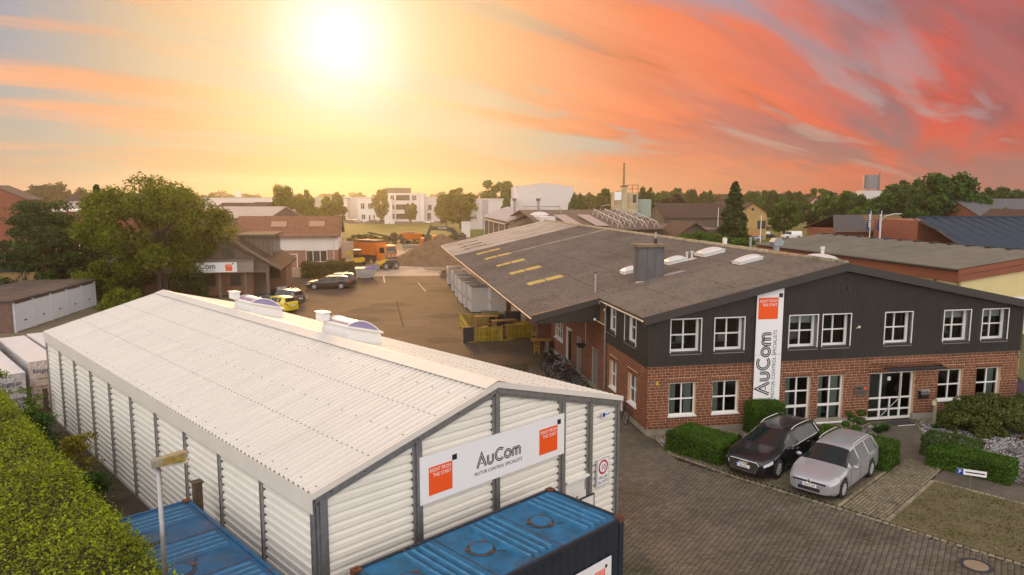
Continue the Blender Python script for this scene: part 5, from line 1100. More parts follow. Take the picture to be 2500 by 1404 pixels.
def surf_box(n, lx, ly, lz, rnd, jit, rng, wave=.0):
    A = np.array([lx*ly, lx*lz, lx*lz, ly*lz, ly*lz]); k = rng.choice(5, n, p=A/A.sum()); u, v = rng.uniform(0, 1, n), rng.uniform(0, 1, n); P = np.zeros((n, 3)); Nn = np.zeros((n, 3))
    for i in range(5):
        m = k == i
        if i == 0: P[m] = np.stack([u[m]*lx, v[m]*ly, np.full(m.sum(), lz)], 1); Nn[m] = (0, 0, 1)
        elif i < 3: P[m] = np.stack([u[m]*lx, np.full(m.sum(), 0 if i == 1 else ly), v[m]*lz], 1); Nn[m] = (0, -1 if i == 1 else 1, 0)
        else: P[m] = np.stack([np.full(m.sum(), 0 if i == 3 else lx), u[m]*ly, v[m]*lz], 1); Nn[m] = (-1 if i == 3 else 1, 0, 0)
    c = np.array([lx/2, ly/2, lz/2]); q = np.abs(P-c)-(c-rnd); q = np.maximum(q, 0); d = np.linalg.norm(q[:, :3], axis=1); f = np.where(d > rnd, rnd/np.maximum(d, 1e-6), 1)[:, None]
    top = P[:, 2] > lz*.4; s = np.sign(P-c); P2 = c+s*(np.minimum(np.abs(P-c), c-rnd)+q*f); P = np.where(top[:, None], P2, P)
    if wave: P[:, 2] += wave*np.sin(P[:, 0]*1.7+1)*np.sin(P[:, 1]*1.3)*(P[:, 2]/lz); P[:, 1] += wave*.7*np.sin(P[:, 0]*2.3); k3 = np.sin(P[:, 0]*5.1+2*np.sin(P[:, 1]*3.3))*np.sin(P[:, 1]*6.3+P[:, 2]*4.7+1.5*np.sin(P[:, 0]*2.9)); P += Nn*(wave*.75*k3)[:, None]
    P += rng.normal(0, jit, P.shape)-Nn*np.abs(rng.normal(0, jit, n))[:, None]; return P, Nn
def hedge(name, label, loc, rz, lx, ly, lz, n, leaf, mt, rnd=.12, jit=.03, wave=.03, cat='hedge', seed=1):
    t = thing(name, label, cat, loc, rz); rng = np.random.default_rng(seed); mb = MB(); c = .07+jit; mb.box(c, lx-c, c, ly-c, 0, lz-c*1.3); mb.build('branches', M_CORE, t)
    if n > 100000: P, Nn = surf_box(16000, lx, ly, lz, rnd, jit*1.3, rng, wave); place('dry_twigs', leaf_mesh('dry_twigs', P, .05, leafmat('dry_twig_leaf', (.17, .12, .03)), rng, aspect=.2, nrm=Nn), t)
    P, Nn = surf_box(n, lx, ly, lz, rnd, jit, rng, wave); place('foliage', leaf_mesh('foliage', P, leaf, mt, rng, nrm=Nn), t); return t
# clipped hedges before the office
hz = HF.a
def H2(u, v): p = HF(u, v); return (p.x, p.y, 0)
hedge('box_hedge', 'low clipped hedge left of the black car', H2(16.95, .15), hz, 1.75, 2.45, .82, 15000, .034, L_BOX, .16, seed=2)
hedge('box_hedge', 'tall clipped hedge block against the facade under the tall company sign', tuple(OF(4.45, -1.05)), OF.a, 1.5, .95, 1.40, 13000, .034, L_BOX, .18, seed=3)
hedge('box_hedge', 'clipped hedge block behind the silver car', H2(20.9, -4.55), hz, 1.3, 2.9, .95, 15000, .034, L_BOX, .12, seed=4)
hg = hedge('box_hedge', 'stepped clipped hedge at the corner of the slate bed', H2(22.7, -8.0), hz, 1.25, 2.7, .72, 13000, .036, L_BOX, .14, seed=5)
P, Nn = surf_box(6000, 1.3, 1.9, .80, .15, .03, np.random.default_rng(6), .02); place('foliage', leaf_mesh('foliage', P, .036, leafmat('box_hedge_leaf2', (.065, .11, .018)), np.random.default_rng(6), nrm=Nn), hg, (1.1, 1.35, 0))
# big conifer hedge at the left
hedge('conifer_hedge', 'broad yellow green conifer hedge filling the lower left corner', tuple(HF(-7.2, -7.5)), hz, 4.75, 31.0, 2.86, 215000, .042, L_CONI, .4, .10, .13, seed=7)
def blob(name, label, loc, rx, ry, h, n, leaf, mt, seed, cat='shrub', ncl=26, parent=None, flowers=0, flat=.3, squash=.9, group=None):
    rng = np.random.default_rng(seed); t = parent or thing(name, label, cat, loc, 0, group); P = []; N_ = []
    for i in range(ncl):
        a = rng.uniform(0, 2*PI); z = rng.uniform(.04, 1); rr = math.sqrt(max(0, 1-(z*squash)**2))*rng.uniform(.55, 1.0); c = np.array([math.cos(a)*rr*rx, math.sin(a)*rr*ry, z*h*.86]); r = rng.uniform(.20, .34)*min(rx, ry, h*1.3)
        m = n//ncl; d = rng.normal(size=(m, 3)); d /= np.linalg.norm(d, axis=1)[:, None]; q = c+d*r*rng.uniform(.7, 1.05, (m, 1))*np.array([1.1, 1.1, .8]); q[:, 2] = np.abs(q[:, 2]); P.append(q); N_.append(d)
    P = np.concatenate(P); N_ = np.concatenate(N_); place('foliage', leaf_mesh('foliage', P, leaf, mt, rng, flat, nrm=N_), t)
    mb = MB()
    for i in range(7): a = i*.9; mb.tube([(0, 0, 0), (math.cos(a)*rx*.3, math.sin(a)*ry*.3, h*.35), (math.cos(a)*rx*.6, math.sin(a)*ry*.6, h*.6)], [.03, .02, .01], 5)
    mb.build('stems', M_BARK, t)
    if flowers: idx = rng.choice(len(P), flowers); place('blossoms', leaf_mesh('blossoms', P[idx]*1.02, leaf*1.4, M_PINK, rng), t)
    return t
p = OF(15.2, -1.9); blob('rhododendron', 'large rhododendron bush with a few pink blossoms under the right windows', (p.x, p.y, 0), 2.0, 1.2, 1.5, 27000, .062, L_RHO, 11, flowers=30, ncl=80)
p = OF(18.2, -1.7); blob('rhododendron', 'second rhododendron bush at the right picture edge', (p.x, p.y, 0), 1.4, 1.1, 1.6, 17000, .062, L_RHO, 12, flowers=14, ncl=60)
p = OF(9.15, -1.1); t = thing('cloud_pruned_shrub', 'small cloud pruned shrub with ball clumps before the wall', 'shrub', (p.x, p.y, 0))
for i, (x, y, z, r) in enumerate(((-.35, 0, .35, .17), (0, .1, .55, .22), (.3, 0, .85, .2), (.35, .1, .45, .22), (.05, -.15, .2, .2), (-.2, .1, .8, .14))):
    rng = np.random.default_rng(40+i); d = rng.normal(size=(500, 3)); d /= np.linalg.norm(d, axis=1)[:, None]; place('clump', leaf_mesh('clump', np.array([x, y, z])+d*r*np.array([1, 1, .65]), .035, L_BOX, rng, nrm=d), t)
mb = MB(); [mb.tube([(0, 0, 0), (x*.5, 0, z*.5), (x, y, z)], .018, 5) for x, y, z, r in ((-.35, 0, .35, 1), (0, .1, .55, 1), (.3, 0, .85, 1), (.35, .1, .45, 1))]; mb.build('stems', M_BARK, t)
def tuft(label, p, r, h, mt, seed, n=260, cat='grass tuft'):
    rng = np.random.default_rng(seed); V = []; F = []
    for i in range(n):
        a, q = rng.uniform(0, 2*PI), rng.uniform(0, .35)*r; b = np.array([math.cos(a)*q, math.sin(a)*q, 0]); tp = b*2.6+np.array([math.cos(a), math.sin(a), 0])*r*rng.uniform(.2, .8)+np.array([0, 0, h*rng.uniform(.6, 1.1)]); w = np.array([-math.sin(a), math.cos(a), 0])*.012; k = len(V); V += [b-w, b+w, tp]; F.append((k, k+1, k+2))
    t = thing('grass_tuft', label, cat, (p.x, p.y, 0)); place('blades', np_mesh('blades', np.array(V), np.array(F), mt), t)
tuft('dark grass tuft left of the entrance path', OF(10.15, -1.35), .32, .42, L_DARK, 1); tuft('dark grass tuft beside the white garden stones', OF(10.6, -1.2), .28, .38, L_DARK, 2)
tuft('small grass tuft at the bollard post foot', OF(13.05, -1.35), .22, .22, L_DARK, 3, 150); tuft('small grass tuft right of the bollard post', OF(13.65, -1.5), .22, .22, L_DARK, 4, 150)
for i, (a, b) in enumerate(((13.35, -3.6), (12.4, -4.1), (12.6, -6.6), (14.6, -5.4), (15.5, -3.3), (14.4, -7.6), (9.0, -1.9))): tuft(['rust red tuft beside the small cone conifer', 'reddish tuft behind the stepped hedge', 'orange brown tuft in the lower slate bed', 'dark red tuft in the middle of the slate bed', 'red tuft below the big rhododendron', 'orange tuft at the lower right corner of the slate bed', 'small red tuft behind the silver car'][i], OF(a, b), .14, .18, M_RED, 20+i, 110)
p = OF(12.35, -3.2); t = thing('dwarf_conifer', 'tiny cone shaped conifer behind the stepped hedge', 'conifer', (p.x, p.y, 0)); rng = np.random.default_rng(9); z = rng.uniform(0, 1, 900)**1.3; a = rng.uniform(0, 6.3, 900); P = np.stack([np.cos(a)*(1-z)*.17, np.sin(a)*(1-z)*.17, z*.75], 1); place('foliage', leaf_mesh('foliage', P, .03, leafmat('gold_conifer', (.16, .12, .03)), rng), t)
p = OF(11.0, -3.9); t = thing('dwarf_conifer', 'rounded rusty dwarf conifer at the path edge', 'conifer', (p.x, p.y, 0)); d = rng.normal(size=(1100, 3)); d /= np.linalg.norm(d, axis=1)[:, None]; P = np.abs(d*np.array([1, 1, 1]))*np.array([1, 1, .38]); P[:, :2] = d[:, :2]*.33; place('foliage', leaf_mesh('foliage', P, .035, leafmat('rust_conifer', (.14, .085, .02)), rng), t)
rng = np.random.default_rng(77); P = np.array([HF(rng.uniform(16.75, 21.15), rng.uniform(-13.5, -6.05), rng.uniform(0, .03)) for i in range(9000)]); P = P[[inp for inp in range(len(P)) if math.sin(P[inp, 0]*3.1+math.sin(P[inp, 1]*2.3)*1.7)*math.sin(P[inp, 1]*2.7+P[inp, 0]) > -.35 or rng.uniform() < .4]]
tag(place('bay_grass', leaf_mesh('bay_grass', P, .024, leafmat('bay_grass_blade', (.075, .085, .018), c2=(.13, .10, .04), s2=1.5), rng, 0.)), 'short worn grass growing through the empty parking bay', 'grass', kind='stuff')
# garden stones
def rock(label, p, r, mt, seed, name='garden_stone', sz=.7):
    rng = random.Random(seed); mb = MB(); n, k = 9, 5
    mb.grid([[((r*math.cos(2*PI*i/n)*math.sin(PI*j/k))*rng.uniform(.8, 1.15), r*math.sin(2*PI*i/n)*math.sin(PI*j/k)*rng.uniform(.8, 1.15), r*sz*(1-math.cos(PI*j/k))*.5*rng.uniform(.9, 1.1)) for j in range(k+1)] for i in range(n)], 0, True); o = mb.build(name, mt, None, (p.x, p.y, -.01)); tag(o, label, 'stone')
M_PURPLE = mat('dark_slate_rock', (.12, .10, .11), .9, var=.25, scale=6); rock('left of the two white stones by the entrance', OF(10.3, -.75), .13, M_WHITE, 1); rock('right of the two white stones by the entrance', OF(10.62, -.72), .13, M_WHITE, 2)
for i, (a, b, r) in enumerate(((13.9, -4.6, .3), (15.1, -6.0, .28), (13.6, -6.4, .24), (16.2, -4.4, .3))): rock(['flat dark rock in the upper middle of the slate bed', 'dark rock at the right of the slate bed', 'dark rock in the lower slate bed', 'dark rock below the second rhododendron'][i], OF(a, b), r, M_PURPLE, 30+i, sz=.5)
# saplings between hedge and hall
for i, (u, v, h, r) in enumerate(((-1.3, 21.0, 2.6, .55), (-1.5, 17.5, 2.1, .7), (-1.15, 14.6, 1.9, .6), (-1.3, 12.4, 1.2, .55), (-2.2, 22.8, 3.0, .45), (-1.6, 19.3, 1.6, .8), (-1.7, 10.6, .8, .5))):
    rng = np.random.default_rng(60+i); q = HF(u, v); t = thing('sapling', ['maple sapling growing at the far end of the hall wall', 'bushy dark sapling beside the hall wall', 'golden leaved sapling at the hall wall', 'low dark bush between hedge and hall wall', 'tall thin maple sapling before the foil bundles', 'wide dark bramble between hedge and hall', 'small low shoots at the hedge foot'][i], 'sapling', (q.x, q.y, 0)); P = []
    for k in range(16): z = rng.uniform(.25, 1)*h; a = rng.uniform(0, 6.3); rr = r*rng.uniform(.2, 1)*(1.15-z/h*.6); c = np.array([math.cos(a)*rr, math.sin(a)*rr, z]); P.append(c+rng.normal(0, .17, (90, 3))*np.array([1, 1, .35]))
    place('foliage', leaf_mesh('foliage', np.concatenate(P), .06, (L_BRT, L_DARK, leafmat('gold_sapling', (.25, .21, .02)), L_DARK, L_BRT, L_DARK, L_BRT)[i], rng, 1.2), t); mb = MB(); mb.tube([(0, 0, 0), (.04, .02, h*.5), (0, .05, h)], [.03, .02, .008], 5); mb.build('trunk', M_BARK, t)
# --- trees
def tree_meshes(seed, h, w, th, ncl, nleaf, leaf, mt, kind='round', limbs=9):
    rng = np.random.default_rng(seed); P = []; N_ = []; C_ = []
    for i in range(ncl):
        if kind == 'cone': z = (i+rng.uniform(0, 1))/ncl; z = z**1.35; rr = (1-z)**.7*w/2*rng.uniform(.5, 1); a = rng.uniform(0, 6.3); c = np.array([math.cos(a)*rr, math.sin(a)*rr, th+z*(h-th)*.97]); r = w*.095*(1.1-z)+.16
        elif kind == 'layer': z = rng.integers(0, 7)/6.; rr = w/2*math.sqrt(max(.05, 1-(z*1.0-.25)**2))*rng.uniform(.25, 1)*(.95 if z < .8 else .6); a = rng.uniform(0, 6.3); c = np.array([math.cos(a)*rr, math.sin(a)*rr, th+(h-th)*(.06+.9*z)+rng.normal(0, .2)]); r = w*rng.uniform(.085, .14)
        else:
            d = rng.normal(size=3); d /= np.linalg.norm(d); q = rng.uniform(.45, 1)**.6; c = np.array([d[0]*w/2*q*.86, d[1]*w/2*q*.86, th+(h-th)*(.5+.46*d[2]*q)]); r = w*rng.uniform(.06, .155)
            if kind == 'oak':
                q = rng.uniform(.3, 1)**.5; f_ = .72 if d[2] < -.15 else 1.; c = np.array([d[0]*w/2*q*.92*f_, d[1]*w/2*q*.92*f_, th+(h-th)*(.5+.47*d[2]*q)]); r = w*rng.uniform(.06, .125)
            if d[2] > .3: c[2] += rng.uniform(-.08, .05)*h
        m = max(8, nleaf//ncl); d = rng.normal(size=(m, 3)); d /= np.linalg.norm(d, axis=1)[:, None]; sq_ = np.array([1.25, 1.25, .5]) if kind == 'layer' else np.array([1, 1, .8]); P.append(c+d*r*rng.uniform(.45, 1.1, (m, 1))*sq_); N_.append(d*.6); C_.append(c)
    P = np.concatenate(P); N_ = np.concatenate(N_); crown = leaf_mesh('crown', P, leaf, mt, rng, .35, nrm=N_); mb = MB(); tr = max(.06, h*.022); top = h*(.93 if kind == 'cone' else .7)
    mb.tube([(0, 0, -.1), (tr*.3, tr*.2, th*.6), (0, tr, th+(top-th)*.45), (tr, 0, top)], [tr*1.25, tr, tr*.7, tr*.15], 8)
    for c in sorted(C_, key=lambda q: -np.linalg.norm(q[:2]))[:limbs*2:2]: z0 = th*.8+(c[2]-th)*.35; mb.tube([(0, 0, z0), (c[0]*.5, c[1]*.5, (z0+c[2])/2+.2), tuple(c)], [tr*.55, tr*.35, tr*.12], 5)
    return crown, mb.mesh('trunk', M_BARK)
def tree(label, loc, meshes, sc=(1, 1, 1), rz=0., name='tree', group=None):
    t = thing(name, label, 'tree', loc, rz, group); t.scale = sc; place('crown', meshes[0], t); place('trunk', meshes[1], t); return t
tree('big spreading oak left of the wooden house hiding part of its sign', (AT(382, 70), 70, 0), tree_meshes(101, 12.2, 14.2, 1.6, 92, 46000, .16, L_OAK, 'oak', limbs=18), name='oak_tree')
tree('dark feathery tree behind the white garage doors', (AT(108, 76), 76, 0), tree_meshes(102, 9.3, 10.8, 1.2, 100, 24000, .17, L_ACA, 'layer', 14), name='acacia_tree')
tree('narrow dark green tree at the left flank of the oak', (AT(245, 78), 78, 0), tree_meshes(103, 11.8, 4.2, .6, 140, 11000, .14, L_THUJ, 'cone'), name='thuja_tree')
p = (AT(185, 66), 69, 0); blob('bush', 'bright green bush between the dark tree and the oak', p, 2.6, 2.2, 4.2, 5200, .13, L_OAK, 104, 'bush'); blob('bush', 'yellowish low bush beyond the hall roof under the oak', (AT(300, 62), 62, 0), 2.4, 1.8, 2.3, 4200, .11, L_OAK, 105, 'bush'); blob('bush', 'dark bush left of the brick ground floor of the wooden house', (AT(455, 71), 71, 0), 2.2, 1.8, 3.4, 4200, .12, L_ACA, 106, 'bush')
blob('bush', 'dark undergrowth at the trunk of the feathery tree', (AT(120, 70), 72, 0), 4.0, 2.0, 3.0, 6000, .13, L_ACA, 107, 'bush'); blob('bush', 'dense foliage at the oak foot beside the garages', (AT(270, 70), 71, 0), 3.2, 2.2, 4.6, 6500, .13, leafmat('oak_under_leaf', (.09, .105, .016)), 108, 'bush')
RD = [tree_meshes(200+i, 10, 9, 1.0, 54, 9500, .31, m_, 'round', 8) for i, m_ in enumerate((L_MID, L_MID, L_DARK, L_DARK))]; RDF = [tree_meshes(220+i, 10, 9, .5, 34, 2400, .5, L_FAR, 'round', 4) for i in range(3)]
CON = tree_meshes(230, 13, 5.2, .4, 260, 19000, .17, L_THUJ, 'cone', 6); COP = tree_meshes(231, 10, 9, 1, 46, 4200, .28, L_PURP, 'round', 6); OAKF = [tree_meshes(240+i, 10, 9, 1.0, 60, 7500, .30, L_OAK, 'round', 8) for i in range(2)]
def bgtree(px, wpx, ytop, D, ms, label, base=0., group='trees in the middle distance', name='tree'):
    h = HT(ytop, D)-base; w = wpx/FPX*D; hh, ww = (13., 5.2) if ms is CON else (10., 9.); return tree(label, (AT(px, D), D, base), ms, (w/ww, w/ww, h/hh), random.uniform(0, 6.3), name, group)
for a in [(706, 84, 447, 165, OAKF[0], 'loose tree right of the gabled house among the far roofs'), (742, 70, 462, 170, OAKF[1], 'fuller tree adjoining the loose one behind the tiled roof'), (815, 74, 468, 190, OAKF[1], 'pointed bushy tree left of the white office complex'), (770, 70, 500, 160, OAKF[0], 'low bushy tree just above the tiled roof end'),
          (930, 46, 458, 275, OAKF[0], 'slim light tree before the white office'), (1004, 30, 492, 275, RD[2], 'small dark tree before the white office main block'), (1125, 110, 458, 230, OAKF[1], 'broad tree between the white office and the low white hall'), (1090, 60, 470, 240, OAKF[0], 'rounded tree right of the white office end'),
          (1226, 108, 436, 260, RD[0], 'tall domed tree behind the low white hall'), (1236, 30, 470, 205, RD[1], 'thin stemmed tree before the low white hall'), (1406, 40, 468, 200, RD[2], 'dark tree at the right end of the big white hall'), (1475, 42, 456, 260, RD[2], 'dark tree left of the chimney house'), (1440, 60, 474, 300, RD[3], 'low dark tree between white hall and chimney house'),
          (1575, 46, 452, 260, RD[2], 'dark tree right of the chimney house'), (1645, 82, 472, 215, COP, 'dark red copper leaved tree'), (1610, 44, 462, 290, RD[0], 'green tree behind the copper leaved tree'), (1650, 48, 455, 320, RD[1], 'green tree over the copper leaved tree'), (1686, 34, 458, 330, RD[3], 'small round dark tree right of the copper leaved tree'),
          (1720, 40, 462, 330, RD[2], 'round dark tree left of the tall conifer'), (1790, 92, 440, 128, CON, 'tall cone shaped conifer beyond the factory ridge'), (1835, 60, 462, 300, RD[1], 'tree just right of the tall conifer far back'), (1880, 70, 461, 310, RD[3], 'wide dark tree behind the round street tree'), (1935, 60, 463, 330, RD[2], 'dark tree further right behind the round street tree'),
          (1912, 92, 478, 190, RD[1], 'round street tree beside the yellow brick gable'), (2000, 70, 456, 340, RD[0], 'tree behind the pink gable far off'), (1975, 70, 485, 230, RD[2], 'dark tree right of the round street tree'), (2045, 120, 462, 215, RD[0], 'big tree left of the silo'), (2095, 70, 470, 205, RD[3], 'tree directly below the silo'),
          (2165, 110, 462, 190, RD[3], 'dark tree right below the silo'), (2205, 105, 433, 240, RD[2], 'high crowned tree right of the silo'), (2312, 165, 416, 180, RD[3], 'largest dark tree above the blue roof'), (2250, 80, 470, 175, RD[2], 'dark tree filling left of the largest tree'), (2390, 70, 470, 175, RD[1], 'lighter tree low at the right of the largest tree'),
          (2425, 90, 452, 260, RD[2], 'dark tree behind the slate roof at right'), (2485, 70, 458, 270, RD[3], 'dark tree at the right picture edge'), (2440, 60, 503, 150, RD[2], 'rounded dark bush tree before the slate roof'), (2105, 90, 500, 180, RD[1], 'mid green tree behind the brown roofed building'), (130, 70, 440, 330, RDF[0], 'hazy tall tree above the hip roof at left'), (170, 90, 447, 340, RDF[1], 'hazy tree right of the tall hazy one'), (95, 80, 452, 330, RDF[2], 'hazy tree left of the tall hazy one'), (80, 60, 492, 120, RD[2], 'dark tree between the red gable and the hip roof')]: bgtree(*a)
for i, (px, D, r, h) in enumerate(((1660, 100, 3.2, 3.6), (1690, 101, 3.0, 4.0), (1725, 99, 3.6, 4.6), (1760, 98, 3.4, 4.4), (1800, 100, 3.0, 3.2))): blob('bush', ['bush row behind the factory ridge, leftmost', 'bush row behind the factory ridge, second from left', 'bush row behind the factory ridge, middle', 'bush row behind the factory ridge, left of the conifer foot', 'bush row behind the factory ridge, right of the conifer foot'][i], (AT(px, D), D, 0), r, 2.4, h+1.6, 5200, .17, L_MID, 300+i, 'bush', 30)
for i, px in enumerate(range(850, 1130, 24)): D = 150+(i % 3)*8; blob('bramble', '%s bramble mound from the left along the near meadow edge' % ['first', 'second', 'third', 'fourth', 'fifth', 'sixth', 'seventh', 'eighth', 'ninth', 'tenth', 'eleventh', 'twelfth'][i], (AT(px, D), D, 0), 2.6, 1.6, 1.5+.5*(i % 2), 1300, .22, leafmat('bramble_leaf', (.075, .075, .018)), 330+i, 'bramble', 14, group='brambles along the meadow edge')
# far wooded horizon: every tree its own thing
rng = random.Random(5); k = 0
for row, (D0, D1, n, y0, y1) in enumerate(((520, 640, 74, 466, 474), (380, 460, 44, 470, 478))):
    for i in range(n):
        px = -40+2580*(i+rng.uniform(.1, .9))/n; D = rng.uniform(D0, D1); yt = rng.uniform(y0, y1)
        if row and (640 < px < 1080 or 1240 < px < 1420): continue
        w = rng.uniform(38, 70); h = HT(yt, D); t = tree('tree of the distant wooded skyline', (AT(px, D), D, 0), RDF[k % 3], (w/FPX*D/9, w/FPX*D/9, h/10), rng.uniform(0, 6), 'skyline_tree', 'trees of the wooded skyline'); k += 1
q = OF(-21.0, 64.6); hedge('garden_hedge', 'overgrown hedge before the white clad brick house', (q.x, q.y, 0), OF.a, 6.6, 2.0, 1.9, 9000, .09, leafmat('rough_hedge_leaf', (.10, .095, .02)), .4, .12, .15, seed=21)
# ================================================================== yard furniture
M_CAB = mat('cabinet_grey', (.56, .51, .465), .5, var=.05, scale=2); M_YEL = mat('yellow_stain', (.42, .30, .03), .8, var=.2, scale=3, rand=.2); M_WOOD = mat('orange_wood', (.38, .19, .055), .75, var=.22, scale=4); M_DGREY = mat('dark_grey_board', (.045, .04, .042), .7)
def cabinet(label, s, t, w, d, h, group='switchgear cabinets stored along the factory'):
    p = OF(s, t); c = thing('switch_cabinet', label, 'cabinet', (p.x, p.y, 0), OF.a, group)
    mb = MB(); mb.box(0, w, 0, d, .1, h); mb.build('case', M_CAB, c); mb = MB(); mb.box(.04, w-.04, .04, d-.04, 0, .1); mb.build('plinth', M_DARK, c)
    mb = MB(); mb.box(.02, w-.02, -.02, 0, h*.62, h-.03); mb.box(.02, w-.02, -.02, 0, .14, h*.61); mb.build('door', M_CAB, c)
    n = 2
    for i in range(n): mb = MB(); a = d*i/n; mb.box(-.02, 0, a+.02, a+d/n-.02, .14, h-.03); q = mb.build('side_door', M_CAB, c); mb = MB(); mb.box(-.04, -.02, a+.08, a+.14, h*.42, h*.56); mb.build('handle', M_DARK, q)
    mb = MB()
    for i in range(4): mb.box(.05, w-.05, d*(i+.3)/4, d*(i+.45)/4, h, h+.05)
    mb.build('roof_bars', M_GALV, c); return c
for i, (s, t, w, d, h) in enumerate(((-3.3, 33.7, 1.6, 1.1, 2.25), (-3.35, 34.9, 1.6, 1.0, 2.25), (-3.55, 36.4, 1.6, 1.1, 2.3), (-3.6, 39.0, 1.7, 1.2, 2.25), (-3.6, 40.6, 1.7, 1.2, 2.25), (-3.6, 43.4, 1.7, 1.4, 2.25), (-3.5, 48.0, 1.6, 1.6, 2.2), (-3.4, 54.5, 1.6, 1.6, 2.1))):
    cabinet('pale grey switch cabinet, %s in the row from the picket fence' % ['first', 'second', 'third', 'fourth', 'fifth', 'sixth', 'seventh', 'eighth'][i], s, t, w, d, h)
cabinet('single pale cabinet standing close to the factory wall', -1.75, 32.4, 1.35, 1.6, 2.3)
p = OF(-2.6, 31.9); c = thing('panel_stack', 'low stack of grey panels before the first cabinet', 'stack', (p.x, p.y, 0), OF.a)
for i in range(4): mb = MB(); mb.box(0, 1.35, 0, .8, .08+i*.09, .15+i*.09); mb.build('panel', M_GALV, c)
mb = MB(); mb.box(.1, .2, 0, .8, 0, .08); mb.box(1.1, 1.2, 0, .8, 0, .08); mb.build('bearers', M_WOOD, c)
def picket(label, a, b, n):
    d = b-a; f = thing('picket_fence', label, 'fence', (a.x, a.y, 0), math.atan2(d.y, d.x), 'yellow picket fences round the break area'); L_ = d.length; mb = MB(); h = 1.0
    mb.box(-.045, .045, -.03, .03, 0, h); mb.add([(-.045, -.03, h), (.045, -.03, h), (.045, .03, h), (-.045, .03, h), (0, 0, h+.06)], [(0,1,4),(1,2,4),(2,3,4),(3,0,4)]); me = mb.mesh('picket', M_YEL)
    for i in range(n): place('picket', me, f, (L_*(i+.5)/n, 0, 0))
    for z in (.28, .75): mb = MB(); mb.box(0, L_, .03, .07, z, z+.08); mb.build('rail', M_YEL, f)
    for x in (0, L_): mb = MB(); mb.box(x-.05, x+.05, -.05, .09, 0, 1.08); mb.box(x-.3, x+.3, -.25, -.19, 0, .05); mb.build('post', M_YEL, f)
picket('yellow picket fence panel at the front left of the break area', OF(-4.9, 21.3), OF(-2.62, 21.5), 17); picket('yellow picket fence panel at the front by the brick pier', OF(-2.1, 21.9), OF(-.25, 22.3), 14)
picket('yellow picket fence panel closing the back of the break area', OF(-4.9, 27.4), OF(-.3, 27.6), 30); picket('yellow picket fence panel on the left side of the break area', OF(-4.95, 21.4), OF(-4.95, 27.3), 36)
def bench_table(label, s, t, l, w, h, rz=0., cat='table'):
    p = OF(s, t); o = thing('wooden_table', label, cat, (p.x, p.y, 0), OF.a+rz, 'wooden tables and benches in the break area')
    for i in range(4): mb = MB(); mb.box(0, l, w*i/4+.008, w*(i+1)/4-.008, h-.05, h); mb.build('plank', M_WOOD, o)
    for x in (.12, l-.22):
        for y in (.05, w-.15): mb = MB(); mb.box(x, x+.1, y, y+.1, 0, h-.05); mb.build('leg', M_WOOD, o)
    mb = MB(); mb.box(.15, l-.15, w/2-.03, w/2+.03, h*.35, h*.45); mb.build('stretcher', M_WOOD, o)
bench_table('tall wooden table in the middle of the break area', -3.0, 23.1, 1.9, .8, 1.1, .15); bench_table('narrow tall bench left of the middle table', -3.9, 22.6, .45, .45, .8); bench_table('wooden bench behind the front right fence panel', -2.2, 22.7, 1.5, .45, .85, .1); bench_table('wooden table at the back fence', -4.0, 25.6, 1.8, .8, 1.05); bench_table('small square stool table near the gap in the fence', -3.35, 21.95, .5, .5, .75)
for i, (s, t, w, d, h, lb, mt) in enumerate(((-5.45, 21.0, .75, .12, 1.05, 'dark panel leaning at the fence corner', M_DGREY), (-1.6, 25.8, 1.2, .5, 1.25, 'dark box standing at the wall in the break area', M_DGREY), (-1.3, 23.2, 1.0, .7, .85, 'dark crate with yellow lid beside the front fence', M_DGREY), (-2.8, 26.2, 1.2, .6, .95, 'dark low cupboard at the back fence', M_DGREY), (-4.3, 21.62, .8, .1, .85, 'dark chalkboard behind the front left fence panel', M_DGREY))):
    p = OF(s, t); o = thing('dark_box', lb, 'box', (p.x, p.y, 0), OF.a+(.2 if i == 0 else 0)); mb = MB(); mb.box(0, w, 0, d, 0, h); mb.build('case', mt, o); mb = MB(); mb.box(-.03, w+.03, -.03, d+.03, h, h+.05); mb.build('lid', M_YEL if i == 2 else M_DGREY, o)
p = OF(-1.5, 16.6); o = thing('work_table', 'wooden topped work table with yellow legs by the brick wall', 'table', (p.x, p.y, 0), OF.a-.1); mb = MB(); mb.box(0, 1.35, 0, .85, .86, .9); mb.build('table_top', M_WOOD, o)
for x in (.2, .5): mb = MB(); mb.cyl((x, .1, 0), (x, .1, .86), .03, n=6); mb.build('leg', M_YEL, o)
mb = MB(); mb.box(.95, 1.15, .1, .75, .04, .86); mb.box(.85, 1.25, .05, .8, 0, .04); mb.build('pedestal', M_GALV, o)
mb = MB(); mb.box(.2, .5, .08, .12, .5, .54); mb.box(.2, .5, .08, .12, .2, .24); mb.build('rung', M_YEL, o)
p = OF(-1.15, 17.4); o = thing('warning_post', 'yellow and black striped warning post beside the work table', 'post', (p.x, p.y, 0), OF.a)
for i in range(6): mb = MB(); mb.box(-.12, .12, -.03, .03, .55+i*.1, .65+i*.1); mb.build('stripe', M_YEL if i % 2 else M_BLACK, o)
mb = MB(); mb.box(-.03, .03, -.02, .02, 0, .55); mb.build('foot', M_DARK, o)
